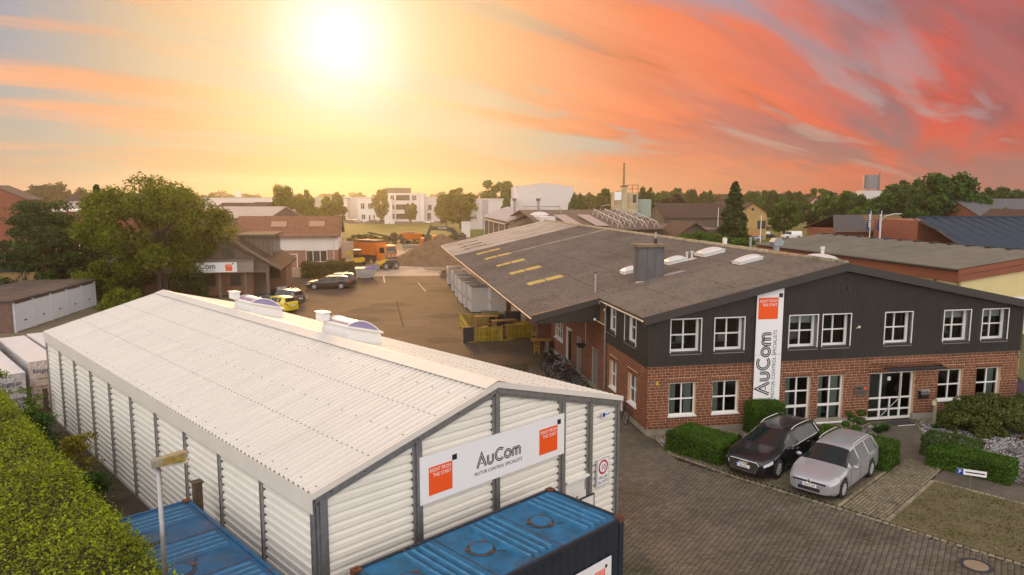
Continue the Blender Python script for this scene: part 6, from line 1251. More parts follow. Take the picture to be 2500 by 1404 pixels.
# bicycles
M_BK = [mat('bike_black', (.012, .012, .013), .35), mat('bike_grey', (.10, .10, .105), .35), mat('bike_red', (.16, .015, .015), .35), mat('bike_white', (.45, .44, .42), .35)]
def bike(label, p, rz, mt, lean=.0, basket=False):
    t = thing('bicycle', label, 'bicycle', (p.x, p.y, 0), rz, 'bicycles parked along the brick wall'); t.rotation_euler = (lean, 0, rz)
    for x in (-.52, .52):
        mb = MB(); mb.torus((x, 0, .34), (0, 1, 0), .32, .022, 22, 6); w = mb.build('wheel', M_TYRE, t); mb = MB()
        for i in range(9): a = PI*i/9; mb.bar((x+math.cos(a)*.3, 0, .34+math.sin(a)*.3), (x-math.cos(a)*.3, 0, .34-math.sin(a)*.3), .005)
        mb.torus((x, 0, .34), (0, 1, 0), .295, .01, 18, 4); mb.build('spokes', M_STEEL, w)
    mb = MB()
    for a, b in (((-.52, 0, .34), (-.08, 0, .3)), ((-.08, 0, .3), (-.2, 0, .78)), ((-.2, 0, .78), (-.52, 0, .34)), ((-.08, 0, .3), (.36, 0, .72)), ((-.17, 0, .68), (.34, 0, .8)), ((.33, 0, .92), (.52, 0, .34))): mb.cyl(a, b, .02, n=6)
    mb.build('frame', mt, t); mb = MB(); mb.tube([(.28, -.3, 1.0), (.36, -.2, 1.03), (.33, 0, .98), (.36, .2, 1.03), (.28, .3, 1.0)], .016, 5); mb.build('handlebar', M_STEEL, t)
    mb = MB(); mb.ball((-.23, 0, .9), .13, 8, 5, sc=(1.1, .6, .35)); mb.cyl((-.2, 0, .78), (-.23, 0, .88), .016, n=6); mb.build('saddle', M_BUMP, t)
    mb = MB(); mb.box(-.72, -.3, -.06, .06, .7, .72); mb.build('carrier', M_BUMP, t)
    if basket: mb = MB(); mb.box(-.75, -.38, -.16, .16, .73, .98); mb.build('basket', M_BUMP, t)
lb = ['bicycle nearest the white door, first of the row', 'black bicycle second of the row at the wall', 'grey bicycle third of the row at the wall', 'bicycle with pale handlebar fourth of the row', 'black bicycle fifth of the row at the wall', 'bicycle sixth of the row before the second grey door', 'bicycle with basket seventh of the row', 'bicycle eighth of the row at the downpipe', 'last bicycle of the row half hidden by the hall roof']
for i in range(9): bike(lb[i], OF(-1.15-.1*(i % 2)-.03*i+.2, 12.7-i*.62), OF.a+.12+random.uniform(-.15, .15)+(PI if i % 3 == 1 else 0), M_BK[(0, 0, 1, 3, 0, 2, 0, 1, 0)[i]], random.uniform(-.12, .12), i in (0, 2, 6))
bike('bicycle leaning on the office side wall behind the hall corner', OF(-.35, 2.2), OF.a+PI/2, M_BK[0], .12)
p = OF(-.75, 7.6); o = thing('hanging_planter', 'dark planter bowl hanging by the downpipe beside the grey door', 'planter', (p.x, p.y, 0), OF.a); mb = MB(); mb.cyl((0, 0, 2.3), (0, 0, 2.5), .12, .3, 12); mb.build('bowl', M_DARK, o); mb = MB(); mb.cyl((.25, 0, 2.5), (.25, 0, 4.0), .03, n=6); mb.build('rod', M_GALV, o)
# manhole covers and yard marks
def manhole(label, p, r, mt2):
    o = thing('manhole_cover', label, 'manhole', (p.x, p.y, 0)); mb = MB(); mb.cyl((0, 0, -.02), (0, 0, .006), r, n=28); mb.build('ring', M_DARK, o); mb = MB(); mb.cyl((0, 0, 0), (0, 0, .012), r*.72, n=24); mb.build('lid', mt2, o)
manhole('round manhole cover with pale concrete lid in the paving at the lower right', G(2383, 1381), .42, mat('concrete_lid', (.26, .19, .12), .9, var=.2)); manhole('dark manhole cover in the back yard, further one', G(1045, 752), .35, M_DARK); manhole('dark manhole cover in the back yard, nearer one', G(1046, 768), .4, M_DARK)
for lbl, a, b, w in (('white painted line by the building site edge', (936, 672), (939, 690), .15), ('white painted line beside the cabinets', (1110, 729), (1125, 729), .2), ('worn white line in the yard middle', (1020, 690), (1040, 712), .1)):
    A, B = G(*a), G(*b); mb = MB(); d = (B-A).normalized(); nrm = Vector((-d.y, d.x, 0))*w/2; mb.add([A-nrm+Vector((0, 0, .002)), B-nrm+Vector((0, 0, .002)), B+nrm+Vector((0, 0, .002)), A+nrm+Vector((0, 0, .002))], [(0,1,2,3)]); structure(mb.build('road_marking', mat('worn_road_paint', (.45, .42, .36), .8), None))
A, B = G(968, 735), G(985, 800); mb = MB(); d = (B-A).normalized(); nrm = Vector((-d.y, d.x, 0))*.045; mb.add([A-nrm, B-nrm, B+nrm, A+nrm], [(0,1,2,3)]); o = structure(mb.build('drain_channel', mat('drain_iron', (.05, .04, .03), 1., spec=.1), None)); o.location.z = .003
rng = random.Random(12)
for i in range(14):   # old stains and relaid patches in the back yard
    px, py = rng.uniform(800, 1230), rng.uniform(690, 840); c_ = G(px, py); r_ = rng.uniform(.7, 2.4); n_ = 11; mb = MB(); mb.add([(c_.x+r_*1.3*math.cos(2*PI*k/n_)*rng.uniform(.6, 1.1), c_.y+r_*math.sin(2*PI*k/n_)*rng.uniform(.6, 1.1), .0005*i-.0015) for k in range(n_)], [tuple(range(n_))]); structure(mb.build('yard_stain', mat('oil_stain', (.045, .03, .02), .9, var=.3, scale=1.5) if i % 3 else mat('relaid_blocks', (.12, .08, .052), .9, var=.25, scale=2)))
# planted kerb island
P_ = [G(*q) for q in ((610, 742), (655, 728), (700, 722), (745, 724), (752, 732), (735, 740), (690, 748))]; mb = MB(); mb.add([q+Vector((0, 0, .1)) for q in P_], [tuple(range(7))]); structure(mb.build('kerb_island', M_SOIL)); edging('island_kerb', P_+P_[:1], .5, .15, .14)
# parking sign
p = HF(21.35, -7.1); o = thing('parking_sign', 'small blue and white parking sign on thin stakes by the bed', 'sign', (p.x, p.y, 0), -.46); mb = MB(); mb.box(-.45, .45, -.01, .01, .52, .72); mb.build('board', M_SIGNW, o); sq(o, 'blue_field', mat('sign_blue', (0, 0, 0)), -.45, -.24, .52, .72, -.011); word(o, 'P', .2, M_SIGNW, -.345, -.017, .55, .9); sq(o, 'print_line', M_DARK, -.18, .4, .60, .645, -.011, .001)
mb = MB(); mb.cyl((0, .02, 0), (0, .02, .55), .012, n=5); mb.build('stake', M_GALV, o)
# ================================================================== bundles behind the hall
M_FOIL = mat('white_foil', (.60, .565, .56), .35, var=.1, scale=2.5, bump=.7, bscale=6); M_FOILTOP = mat('white_foil_top', (.72, .68, .64), .5, var=.06, scale=1.5)
def bundle(label, u, v, z, w, l, h, text=True):
    p = HF(u, v); o = thing('foil_bundle', label, 'bundle', (p.x, p.y, z), HF.a, 'foil wrapped insulation bundles'); mb = MB(); n = 12; rng = random.Random(int(u*100+z*10))
    mb.grid([[(w*i/n, .02*math.sin(i*1.9+j*1.3)+rng.uniform(-.02, .02), h*j/6) for j in range(7)] for i in range(n+1)]); mb.box(.0, w, .03, l, 0, h); mb.build('wrap', M_FOIL, o); mb = MB(); mb.box(-.01, w+.01, -.02, l, h, h+.02); mb.build('top_sheet', M_FOILTOP, o)
    mb = MB(); mb.box(0, .06, .05, l, .1, h*.9); mb.build('core_edge', mat('core_edge', (.20, .17, .14), .9, var=.3), o)
    if text: word(o, 'Kingspan', .30, mat('print_blue', (.03, .03, .14), .5), w*.5, -.06, h*.55, .85); sq(o, 'green_print', mat('print_olive', (.18, .18, .08), .8), w*.25, w*.8, h*.28, h*.31, -.05)
bundle('foil wrapped bundle on top, right behind the hall corner', -.45, 26.5, 1.22, 1.2, 8.0, 1.2); bundle('foil wrapped bundle at the bottom, right behind the hall corner', -.4, 26.6, .05, 1.2, 7.6, 1.15); bundle('foil wrapped bundle on top at the left picture edge', -2.0, 25.6, 1.0, 1.25, 8.0, 1.15); bundle('foil wrapped bundle at the bottom at the left picture edge', -2.0, 25.7, .0, 1.25, 8.0, .98); bundle('further foil wrapped bundle hidden behind the top one', .95, 27.5, 1.2, 1.1, 7.5, 1.2, False); bundle('further foil wrapped bundle below the hidden one', .95, 27.5, .05, 1.1, 7.5, 1.15, False)
p = HF(-3.3, 23.4); o = thing('wire_cage', 'pale wire mesh cage at the left picture edge', 'cage', (p.x, p.y, 0), HF.a); mb = MB()
for i in range(9):
    for y in (0, 1.2): mb.bar((i*.17, y, 0), (i*.17, y, 1.5), .022)
for z in (.5, 1.0, 1.5): mb.bar((0, 0, z), (1.4, 0, z), .025); mb.bar((0, 1.2, z), (1.4, 1.2, z), .025); mb.bar((0, 0, z), (0, 1.2, z), .025); mb.bar((1.4, 0, z), (1.4, 1.2, z), .025)
for i in range(6): mb.bar((0, i*.24, 1.5), (1.4, i*.24, 1.5), .018)
mb.build('wire_mesh', mat('cream_wire', (.50, .45, .36), .6), o); mb = MB(); mb.box(.1, 1.3, .1, 1.1, .05, .7); mb.build('contents', mat('brown_scrap', (.13, .07, .04), .9, var=.4, scale=6), o)
# ================================================================== building site machines
M_ORG = mat('machine_orange', (.62, .16, .012), .5, var=.12, scale=1.5); M_MYEL = mat('machine_yellow', (.62, .38, .01), .5, var=.1, scale=2); M_MDARK = mat('machine_dark', (.05, .042, .038), .7, var=.2, scale=2); M_MGREY = mat('machine_grey', (.20, .19, .18), .7, var=.15)
def mach(name, label, cat, s, t, rz): p = OF(s, t); return thing(name, label, cat, (p.x, p.y, 0), rz)
k = mach('tipper_truck', 'orange tipper truck with high ribbed body on the building site', 'truck', -12.3, 84.5, OF.a-.80)
mb = MB(); mb.box(-2.9, 1.9, -1.25, 1.25, 1.35, 3.35); mb.build('tipper_body', M_ORG, k); mb = MB()
for i in range(6): mb.box(-2.85+i*.9, -2.73+i*.9, -1.31, -1.25, 1.35, 3.35)
for z in (1.4, 2.0, 2.65, 3.25): mb.box(-2.9, 1.9, -1.30, -1.25, z, z+.09)
mb.build('body_ribs', mat('machine_orange_dark', (.50, .12, .01), .5), k); mb = MB(); mb.box(-3.0, 1.95, -1.3, 1.3, 3.35, 3.5); mb.box(-2.8, 1.8, -1.1, 1.1, 3.5, 3.62); mb.build('load_cover', M_MDARK, k)
mb = MB(); mb.prism([(2.1, .7), (4.0, .7), (4.05, 1.7), (3.85, 2.85), (2.1, 2.95)], lambda a, b, d: (a, d, b), -1.2, 1.2); mb.build('cab', M_ORG, k); mb = MB(); mb.add([(4.052, -1.05, 1.75), (4.052, 1.05, 1.75), (3.9, 1.0, 2.65), (3.9, -1.0, 2.65)], [(0,1,2,3)]); mb.build('windscreen', M_CARGLASS, k)
mb = MB(); mb.box(2.7, 3.7, -1.215, -1.2, 1.8, 2.6); mb.build('side_window', M_CARGLASS, k); mb = MB(); mb.box(4.0, 4.12, -1.2, 1.2, .55, 1.1); mb.build('bumper', M_MDARK, k)
for i in range(6): mb = MB(); mb.add([(4.125, -1.1+i*.38, 1.2), (4.125, -.92+i*.38, 1.2), (4.125, -.82+i*.38, 1.4), (4.125, -1.0+i*.38, 1.4)], [(0,1,2,3)]); mb.build('warning_stripe', M_SIGNW if i % 2 else mat('sign_red', (0, 0, 0)), k)
mb = MB(); mb.box(-2.8, 3.8, -.9, .9, .6, 1.35); mb.build('chassis', M_MDARK, k)
for x in (-2.2, -.9, 3.1):
    for y in (-1.05, 1.05): wheel(k, x, y, .5, 1 if y > 0 else -1, False)
k = mach('mini_excavator', 'small yellow excavator before the orange truck', 'excavator', -14.4, 80.5, OF.a+.3)
mb = MB(); mb.box(-.55, .55, -.5, .5, .55, 1.15); mb.prism([(-.9, .6), (-.3, .6), (-.3, 1.25), (-.75, 1.25), (-.95, .95)], lambda a, b, d: (a+.1, d, b), -.62, .62); mb.build('engine_housing', M_MYEL, k); mb = MB()
for x in (-.35, .55):
    for y in (-.48, .48): mb.bar((x, y, 1.15), (x, y, 2.35), .07)
mb.build('cab_frame', M_MDARK, k); mb = MB(); mb.box(-.4, .6, -.52, .52, 2.35, 2.45); mb.build('cab_roof', M_SIGNW, k); mb = MB(); mb.box(-.33, .53, -.46, .46, 1.2, 2.34); mb.build('cab_glass', M_GLASS, k)
for y in (-.6, .6): mb = MB(); mb.prism([(-1.0, .3), (-.8, .05), (.8, .05), (1.0, .3), (.8, .55), (-.8, .55)], lambda a, b, d: (a, d, b), y-.17, y+.17); mb.build('track', M_TYRE, k)
mb = MB(); mb.bar((.5, .2, .9), (1.4, .2, 2.2), .2, .22); mb.bar((1.4, .2, 2.2), (2.2, .2, 1.2), .16, .18); mb.build('boom', M_MYEL, k); mb = MB(); mb.prism([(2.1, 1.2), (2.5, .9), (2.45, .45), (2.1, .4), (1.95, .8)], lambda a, b, d: (a, .2+d, b), -.3, .3); mb.build('bucket', M_MDARK, k); k.rotation_euler = (0, 0, OF.a+2.85)
k = mach('wheel_loader', 'small yellow wheel loader with cage cab in front of the truck', 'loader', -10.2, 74.0, OF.a+3.7)
mb = MB(); mb.box(-1.5, .2, -.55, .55, .6, 1.35); mb.build('engine_body', M_MDARK, k); mb = MB(); mb.box(.2, 1.0, -.5, .5, .55, 1.0); mb.build('nose_body', M_MYEL, k)
for x in (-.95, .75):
    for y in (-.75, .75): wheel(k, x, y, .55, 1 if y > 0 else -1, False)
mb = MB()
for x in (-1.0, .1):
    for y in (-.5, .5): mb.bar((x, y, 1.35), (x, y, 2.5), .07)
for i in range(6): mb.bar((-1.0+i*.22, -.5, 2.5), (-1.0+i*.22, .5, 2.5), .04)
mb.box(-1.05, .15, -.55, -.5, 2.45, 2.53); mb.box(-1.05, .15, .5, .55, 2.45, 2.53)
for z in (1.6, 1.9, 2.2): mb.bar((.1, -.5, z), (.1, .5, z), .03); mb.bar((-1, -.5, z), (-1, .5, z), .03)
mb.build('cage_cab', M_MGREY, k)
for y in (-.35, .35): mb = MB(); mb.bar((.1, y, 1.45), (1.9, y, .75), .12, .2); mb.build('lift_arm', M_MYEL, k)
mb = MB(); mb.prism([(1.8, .15), (2.6, .1), (2.2, .5), (2.1, .95), (1.85, .9)], lambda a, b, d: (a, d, b), -.95, .95); mb.build('bucket', M_MGREY, k)
k = mach('skip', 'grey metal skip with blue lid at the yard end', 'skip', -13.0, 63.2, OF.a-.02); mb = MB(); mb.add([(-1.0, -.75, .12), (.95, -.75, .12), (.95, .75, .12), (-1.0, .75, .12), (-1.3, -.85, 1.35), (1.4, -.85, 1.2), (1.4, .85, 1.2), (-1.3, .85, 1.35)], [(0,3,2,1),(0,1,5,4),(1,2,6,5),(2,3,7,6),(3,0,4,7)])
M_SKIP = mat('skip_grey', (.40, .37, .345), .55, var=.15, scale=1.5); mb.build('body', M_SKIP, k)
for z in (.45, .8): mb = MB(); q = (z-.12)/1.2; mb.bar((-1.0-.3*q-.02, -.78-.1*q, z), (.95+.45*q, -.78-.1*q, z), .05); mb.build('rib', M_SKIP, k)
mb = MB(); mb.add([(-.1, -.87, 1.36), (1.42, -.87, 1.24), (1.42, .87, 1.24), (-.1, .87, 1.36), (.2, 0, 1.55), (1.1, 0, 1.5)], [(0,1,5,4),(1,2,5),(2,3,4,5),(3,0,4)]); mb.build('lid', mat('skip_lid_blue', (.10, .08, .30), .5), k); mb = MB(); mb.add([(-1.32, -.87, 1.36), (-.1, -.87, 1.36), (-.1, .87, 1.38), (-1.32, .87, 1.4)], [(0,1,2,3)]); mb.build('lid', M_SKIP, k); mb = MB(); mb.cyl((.75, -.8, .12), (.75, -.7, .12), .12, n=10); mb.cyl((-.8, -.8, .12), (-.8, -.7, .12), .12, n=10); mb.build('castors', M_MDARK, k)
k = mach('screening_plant', 'orange hopper screening plant with conveyor behind the dirt heap', 'screening plant', -5.2, 110.0, OF.a)
mb = MB(); mb.add([(-1.2, -1, 2.2), (1.6, -1, 2.2), (1.6, 1, 2.2), (-1.2, 1, 2.2), (-2.1, -1.5, 3.4), (2.0, -1.5, 3.2), (2.0, 1.5, 3.2), (-2.1, 1.5, 3.4)], [(0,3,2,1),(0,1,5,4),(1,2,6,5),(2,3,7,6),(3,0,4,7)]); mb.build('hopper', M_ORG, k); mb = MB(); mb.box(-1.4, .6, -1.0, 1.0, 3.3, 3.6); mb.build('heap', M_DIRT, k)
for x in (-1.3, 0, 1.5):
    for y in (-.9, .9): mb = MB(); mb.bar((x, y, 0), (x, y, 2.2), .16); mb.build('leg', M_MGREY, k)
mb = MB(); mb.box(-1.8, 1.9, -.8, .8, .5, 1.1); mb.build('base_frame', M_MGREY, k); mb = MB(); mb.bar((-1.5, -.2, 2.1), (-8.0, -4.0, 3.7), .8, .25); mb.build('conveyor', M_MDARK, k); mb = MB(); mb.box(1.5, 2.3, -1, 1, .6, 2.4); mb.build('engine_box', M_ORG, k)
mb = MB(); mb.bar((1.5, -1.2, .6), (7.5, -6.0, .3), .7, .25); mb.build('side_conveyor', M_MDARK, k)
k = mach('crawler_excavator', 'large dark excavator with raised boom behind the dirt heap', 'excavator', -.6, 107.5, OF.a+.05)
mb = MB(); mb.box(7.2, 8.6, -1.3, 1.3, 1.0, 2.4); mb.build('counterweight', M_ORG, k); mb = MB(); mb.box(4.0, 7.2, -1.3, 1.3, 1.0, 2.1); mb.box(4.2, 5.7, .2, 1.3, 2.1, 3.1); mb.build('house', M_MDARK, k); mb = MB(); mb.box(-.9, -.1, -.9, .3, 1.6, 3.0); mb.build('tool_box', M_ORG, k)
for y in (-1.2, 1.2): mb = MB(); mb.prism([(-2.1, .5), (-1.8, .05), (1.9, .05), (2.2, .5), (1.9, .95), (-1.8, .95)], lambda a, b, d: (a+6, d, b), y-.3, y+.3); mb.build('track', M_TYRE, k)
mb = MB(); mb.prism([(-1.5, 4.3), (-1.1, 4.75), (1.6, 4.75), (3.2, 4.3), (4.9, 2.3), (4.4, 1.9), (2.7, 3.6), (1.3, 3.95), (-1.0, 4.0)], lambda a, b, d: (a, d-.4, b), -.25, .25); mb.build('boom', M_MDARK, k); mb = MB(); mb.bar((-1.0, -.4, 4.9), (-2.4, -.4, 1.6), .35, .5); mb.build('stick', M_MDARK, k); mb = MB(); mb.prism([(-2.7, 1.7), (-2.1, 1.6), (-1.5, .8), (-1.9, .3), (-2.7, .6)], lambda a, b, d: (a, d-.4, b), -.6, .6); mb.build('bucket', M_MGREY, k); word(k, 'VOLVO', .55, M_SIGNW, 1.0, -.68, 4.2, .9)
# earth heap
rng = random.Random(3); mb = MB(); n, m = 36, 14
mb.grid([[(math.cos(2*PI*i/n)*9.5*j/m*(1+.10*math.sin(3*i*2*PI/n+1)), math.sin(2*PI*i/n)*8.5*j/m, max(-.05, 4.4*(1-(j/m))**1.15+.28*math.sin(i*1.7+j)*math.sin(PI*j/m)+rng.uniform(-.12, .12))) for j in range(m+1)] for i in range(n)], 0, True); p = OF(-1.6, 85); o = mb.build('earth_heap', mat('heap_soil', (.16, .092, .048), .95, var=.35, scale=1.2, bump=.8, bscale=5), None, (p.x, p.y, 0), smooth=True); tag(o, 'big heap of brown earth beside the factory roof edge', 'earth heap')
p = OF(-2.6, 64.2); o = thing('plank_pile', 'pile of boards and pallets at the far factory corner', 'pile', (p.x, p.y, 0), OF.a)
for i in range(7): mb = MB(); mb.box(-.9+random.uniform(-.2, .2), 1.4+random.uniform(-.2, .2), -.5, .5, i*.13, i*.13+.1); mb.build('board', mat('site_timber', (0, 0, 0)), o)
p = OF(-18.8, 88.5); o = thing('site_fence', 'pale stacked barrier boards behind the small excavator', 'barrier', (p.x, p.y, 0), OF.a)
for i in range(7): mb = MB(); mb.box(0, 4.4, 0, .12, .3+i*.42, .66+i*.42); mb.build('board', mat('cream_board', (.52, .45, .36), .7, var=.08), o)
for x in (.1, 4.3): mb = MB(); mb.box(x-.06, x+.06, -.06, 0, 0, 3.3); mb.build('post', M_GALV, o)
# ================================================================== buildings left and behind
M_TIMB = mat('grey_timber', (.17, .128, .10), .85, var=.15, scale=1.2, stretch=(3, 3, .4)); M_TIMBD = mat('dark_timber', (.12, .09, .07), .85, var=.15, scale=1.2); M_TILE = mat('brown_roof_tile', (.075, .05, .04), .95, spec=.15, var=.2, scale=1.5); M_PANT = mat('red_pantile', (.20, .08, .042), .85, var=.22, scale=1.5, col2=(.17, .08, .05), scale2=.5); M_BRK2 = pave_mat('brick_courses', (.20, .075, .045), (.26, .10, .055), (.36, .26, .18), .25, .083, 0)
M_BRKF = mat('far_brick', (.24, .075, .04), .9, var=.12, scale=.8); M_WWHITE = mat('white_render', (.70, .65, .60), .85, var=.05, scale=.3); M_PINKW = mat('pale_sheet_wall', (.62, .56, .54), .7, var=.04, scale=.2); M_GREENT = mat('green_trim', (.16, .36, .22), .6); M_DROOF = mat('dark_bitumen', (.09, .066, .056), .9, var=.2, scale=.4); M_BLUER = mat('blue_seam_roof', (.030, .052, .078), .75, spec=.15, var=.1, scale=.5); M_YBRICK = mat('yellow_brick', (.42, .27, .10), .9, var=.15, scale=1.)
M_FGLASS = mat('far_glass', (.05, .048, .045), .12, var=.2, scale=.5, spec=.8)
def vbrick(name, c):   # upright brick courses for walls
    m = pave_mat(name, tuple(x*.85 for x in c), c, (.40, .29, .20), .25, .083, 0, msize=.012); mp = [n for n in m.node_tree.nodes if n.type == 'MAPPING'][0]; mp.inputs['Rotation'].default_value = (R(-90), 0, -OF.a); return m
M_VBR = vbrick('house_brick', (.25, .09, .05))
def fwin(parent, x0, x1, z0, z1, y, mull=1, bars=0, fr=None, name='window', d=.06):
    """far window standing proud of a wall facing -y"""
    mb = MB(); f = min(.08, (x1-x0)*.12); F_ = fr or M_WHITE
    mb.box(x0, x1, y-d, y, z0, z0+f); mb.box(x0, x1, y-d, y, z1-f, z1); mb.box(x0, x0+f, y-d, y, z0+f, z1-f); mb.box(x1-f, x1, y-d, y, z0+f, z1-f)
    for i in range(mull): x = x0+(x1-x0)*(i+1)/(mull+1); mb.box(x-f/2, x+f/2, y-d, y, z0+f, z1-f)
    w = mb.build(name, F_, parent); xs = [x0+f]+[x0+(x1-x0)*(i+1)/(mull+1) for i in range(mull)]+[x1-f]
    for a, b in zip(xs[:-1], xs[1:]): m2 = MB(); m2.box(a, b, y-d*.4, y-.005, z0+f, z1-f); m2.build('pane', M_FGLASS, w)
    return w
def slab(mb, pts, th):
    n = len(pts); v = [Vector(p) for p in pts]; nn = (v[1]-v[0]).cross(v[2]-v[0]).normalized()*th
    if nn.z < 0: nn = -nn
    mb.add([*v, *[p-nn for p in v]], [tuple(range(n)), tuple(range(2*n-1, n-1, -1))]+[(i, (i+1) % n, n+(i+1) % n, n+i) for i in range(n)])
# --- timber clad company house
def timber_house():
    t = thing('timber_house', 'brown timber clad house with steep roof and dormer left of the yard', 'house', OF(0, 48.5), OF.a); S0, S1, T1 = -37.5, -22.4, 11.6; SRr, ZRr, ZEe = -30.0, 8.55, 2.75; SEe = -21.0; k_ = (ZRr-ZEe)/(SEe-SRr); rz_ = lambda s: ZRr-abs(s-SRr)*k_
    mb = MB(); mb.box(S0, -24.3, 1.4, 1.7, 0, 2.7); mb.box(-24.6, -24.3, 1.7, T1, 0, 2.6); mb.build('brick_ground_floor', M_VBR, t)
    mb = MB(); mb.prism([(S0, 2.7), (S1, 2.7), (S1, rz_(S1)-.1), (SRr, ZRr-.1), (S0, rz_(S0)-.1)], lambda a, b, d: (a, d, b), .0, .2); g = mb.build('timber_gable', M_TIMB, t)
    for i in range(60): x = S0+.1+i*.25; mb = MB(); h = rz_(x)-.12; mb.box(x, x+.06, -.03, 0, 2.75, h); mb.build('board', M_TIMB, g) if x < S1-.1 else None
    mb = MB(); mb.box(-24.3, -21.6, 6.5, T1, 0, 2.75); mb.build('brick_side_wing', M_VBR, t)
    for x in (-22.6, -24.8, -27.3, -29.6, -32.4): mb = MB(); mb.box(x-.14, x+.14, -.1, .18, 0, 2.55); mb.build('timber_post', M_TIMB, t)
    mb = MB(); mb.box(S0, -22.45, -.15, .2, 2.5, 2.75); mb.build('beam', M_TIMB, t)
    mb = MB(); mb.box(S0, -23.85, -.75, .0, 2.6, 3.75); c = mb.build('fascia_box', mat('grey_fascia', (.26, .215, .18), .7), t); mb = MB(); mb.box(S0, -23.75, -.85, .05, 3.75, 3.95); mb.build('fascia_cap', M_TIMB, c)
    for a, b, z0, z1 in ((-27.0, -25.75, 3.98, 5.15), (-29.6, -28.4, 3.98, 5.15)): fwin(t, a, b, z0, z1, -.03, 0, fr=M_TIMBD)
    for a, b in ((-26.6, -25.5), (-29.2, -28.0)): fwin(t, a, b, .95, 2.25, 1.4, 0, fr=M_TIMBD)
    mb = MB(); mb.box(-24.3, -22.9, 2.2, 2.3, 0, 2.3); mb.build('entrance_door', M_TIMBD, t); fwin(t, -23.4, -22.2, 1.1, 2.5, 6.5, 0, fr=M_TIMBD)
    for sg in (1, -1):
        e = SEe if sg > 0 else SRr-(SEe-SRr); mb = MB(); slab(mb, [(SRr, -.7, ZRr+.12), (e, -.7, ZEe+.12), (e, T1+.4, ZEe+.12), (SRr, T1+.4, ZRr+.12)], .14); rf = mb.build('roof', M_TILE, t); L_ = math.hypot(e-SRr, ZRr-ZEe); n = 26
        for i in range(n): q = i/n; mb = MB(); x, z = SRr+(e-SRr)*q, ZRr+.12+(ZEe-ZRr)*q; dx, dz = (e-SRr)/n, (ZEe-ZRr)/n; slab(mb, [(x, -.68, z+.02), (x+dx, -.68, z+dz+.05), (x+dx, T1+.38, z+dz+.05), (x, T1+.38, z+.02)], .03); mb.build('tile_course', M_TILE, rf)
        mb = MB(); slab(mb, [(SRr, -.78, ZRr+.16), (e, -.78, ZEe+.16), (e, -.70, ZEe+.16), (SRr, -.70, ZRr+.16)], .26); mb.build('verge_board', M_TIMB, t)
    # dormer
    za = 6.05; xa, xb, ya, yb = -26.3, -22.55, 3.2, 10.0; mb = MB(); mb.prism([(xa, rz_(xa)), (xb, rz_(xb)), (xb, za), (xa, za)], lambda a, b, d: (a, d, b), ya, yb); d = mb.build('dormer', M_TIMB, t); mb = MB(); mb.box(xa-.8, xb+.35, ya-.3, yb+.3, za, za+.2); mb.build('dormer_roof', mat('zinc_roof', (.15, .12, .09), .95, var=.1, spec=.1), d)
    for i in range(6): y = ya+.4+i*1.0; mb = MB(); mb.box(xb, xb+.05, y, y+.12, rz_(xb)+.15, za-.1); mb.build('window_post', M_TIMBD, d)
    mb = MB(); mb.box(xb, xb+.02, ya+.3, yb-.3, rz_(xb)+.3, za-.2); mb.build('dormer_window', M_FGLASS, d)
    for i in range(7): x = xa+.4+i*.5; mb = MB(); mb.box(x, x+.05, ya-.03, ya, rz_(x)+.1, za); mb.build('seam', M_TIMBD, d)
    s = panel_sign('company_sign', 'white company sign half hidden by the oak on the timber house', OF(-30.4, 47.72, 2.66), OF.a, 4.95, 1.0); sq(s, 'orange_square', M_ORANGE, 3.85, 4.5, .12, .78, -.021); sq(s, 'black_square', M_BLACK, 4.52, 4.66, .78, .92, -.021); word(s, 'RIGHT FROM', .1, M_SIGNW, 4.46, -.026, .64, .82, 'RIGHT'); word(s, 'THE START', .1, M_SIGNW, 4.46, -.026, .54, .82, 'RIGHT'); logo_word('AuCom', s, .62, M_BLACK, .35, -.023, .33); word(s, 'MOTOR CONTROL SPECIALISTS', .2, M_BLACK, 1.6, -.023, .1, .85)
timber_house()
for i, (s, t_) in enumerate(((-22.0, 50.2), (-21.5, 50.4))): p = OF(s, t_); o = thing('waste_box', ['left of two pale boxes by the timber house entrance', 'right of two pale boxes by the timber house entrance'][i], 'box', (p.x, p.y, 0), OF.a); mb = MB(); mb.box(0, .42, 0, .4, 0, .75); mb.build('case', M_CAB, o); mb = MB(); mb.box(-.02, .44, -.02, .42, .75, .8); mb.build('lid', M_DGREY, o)
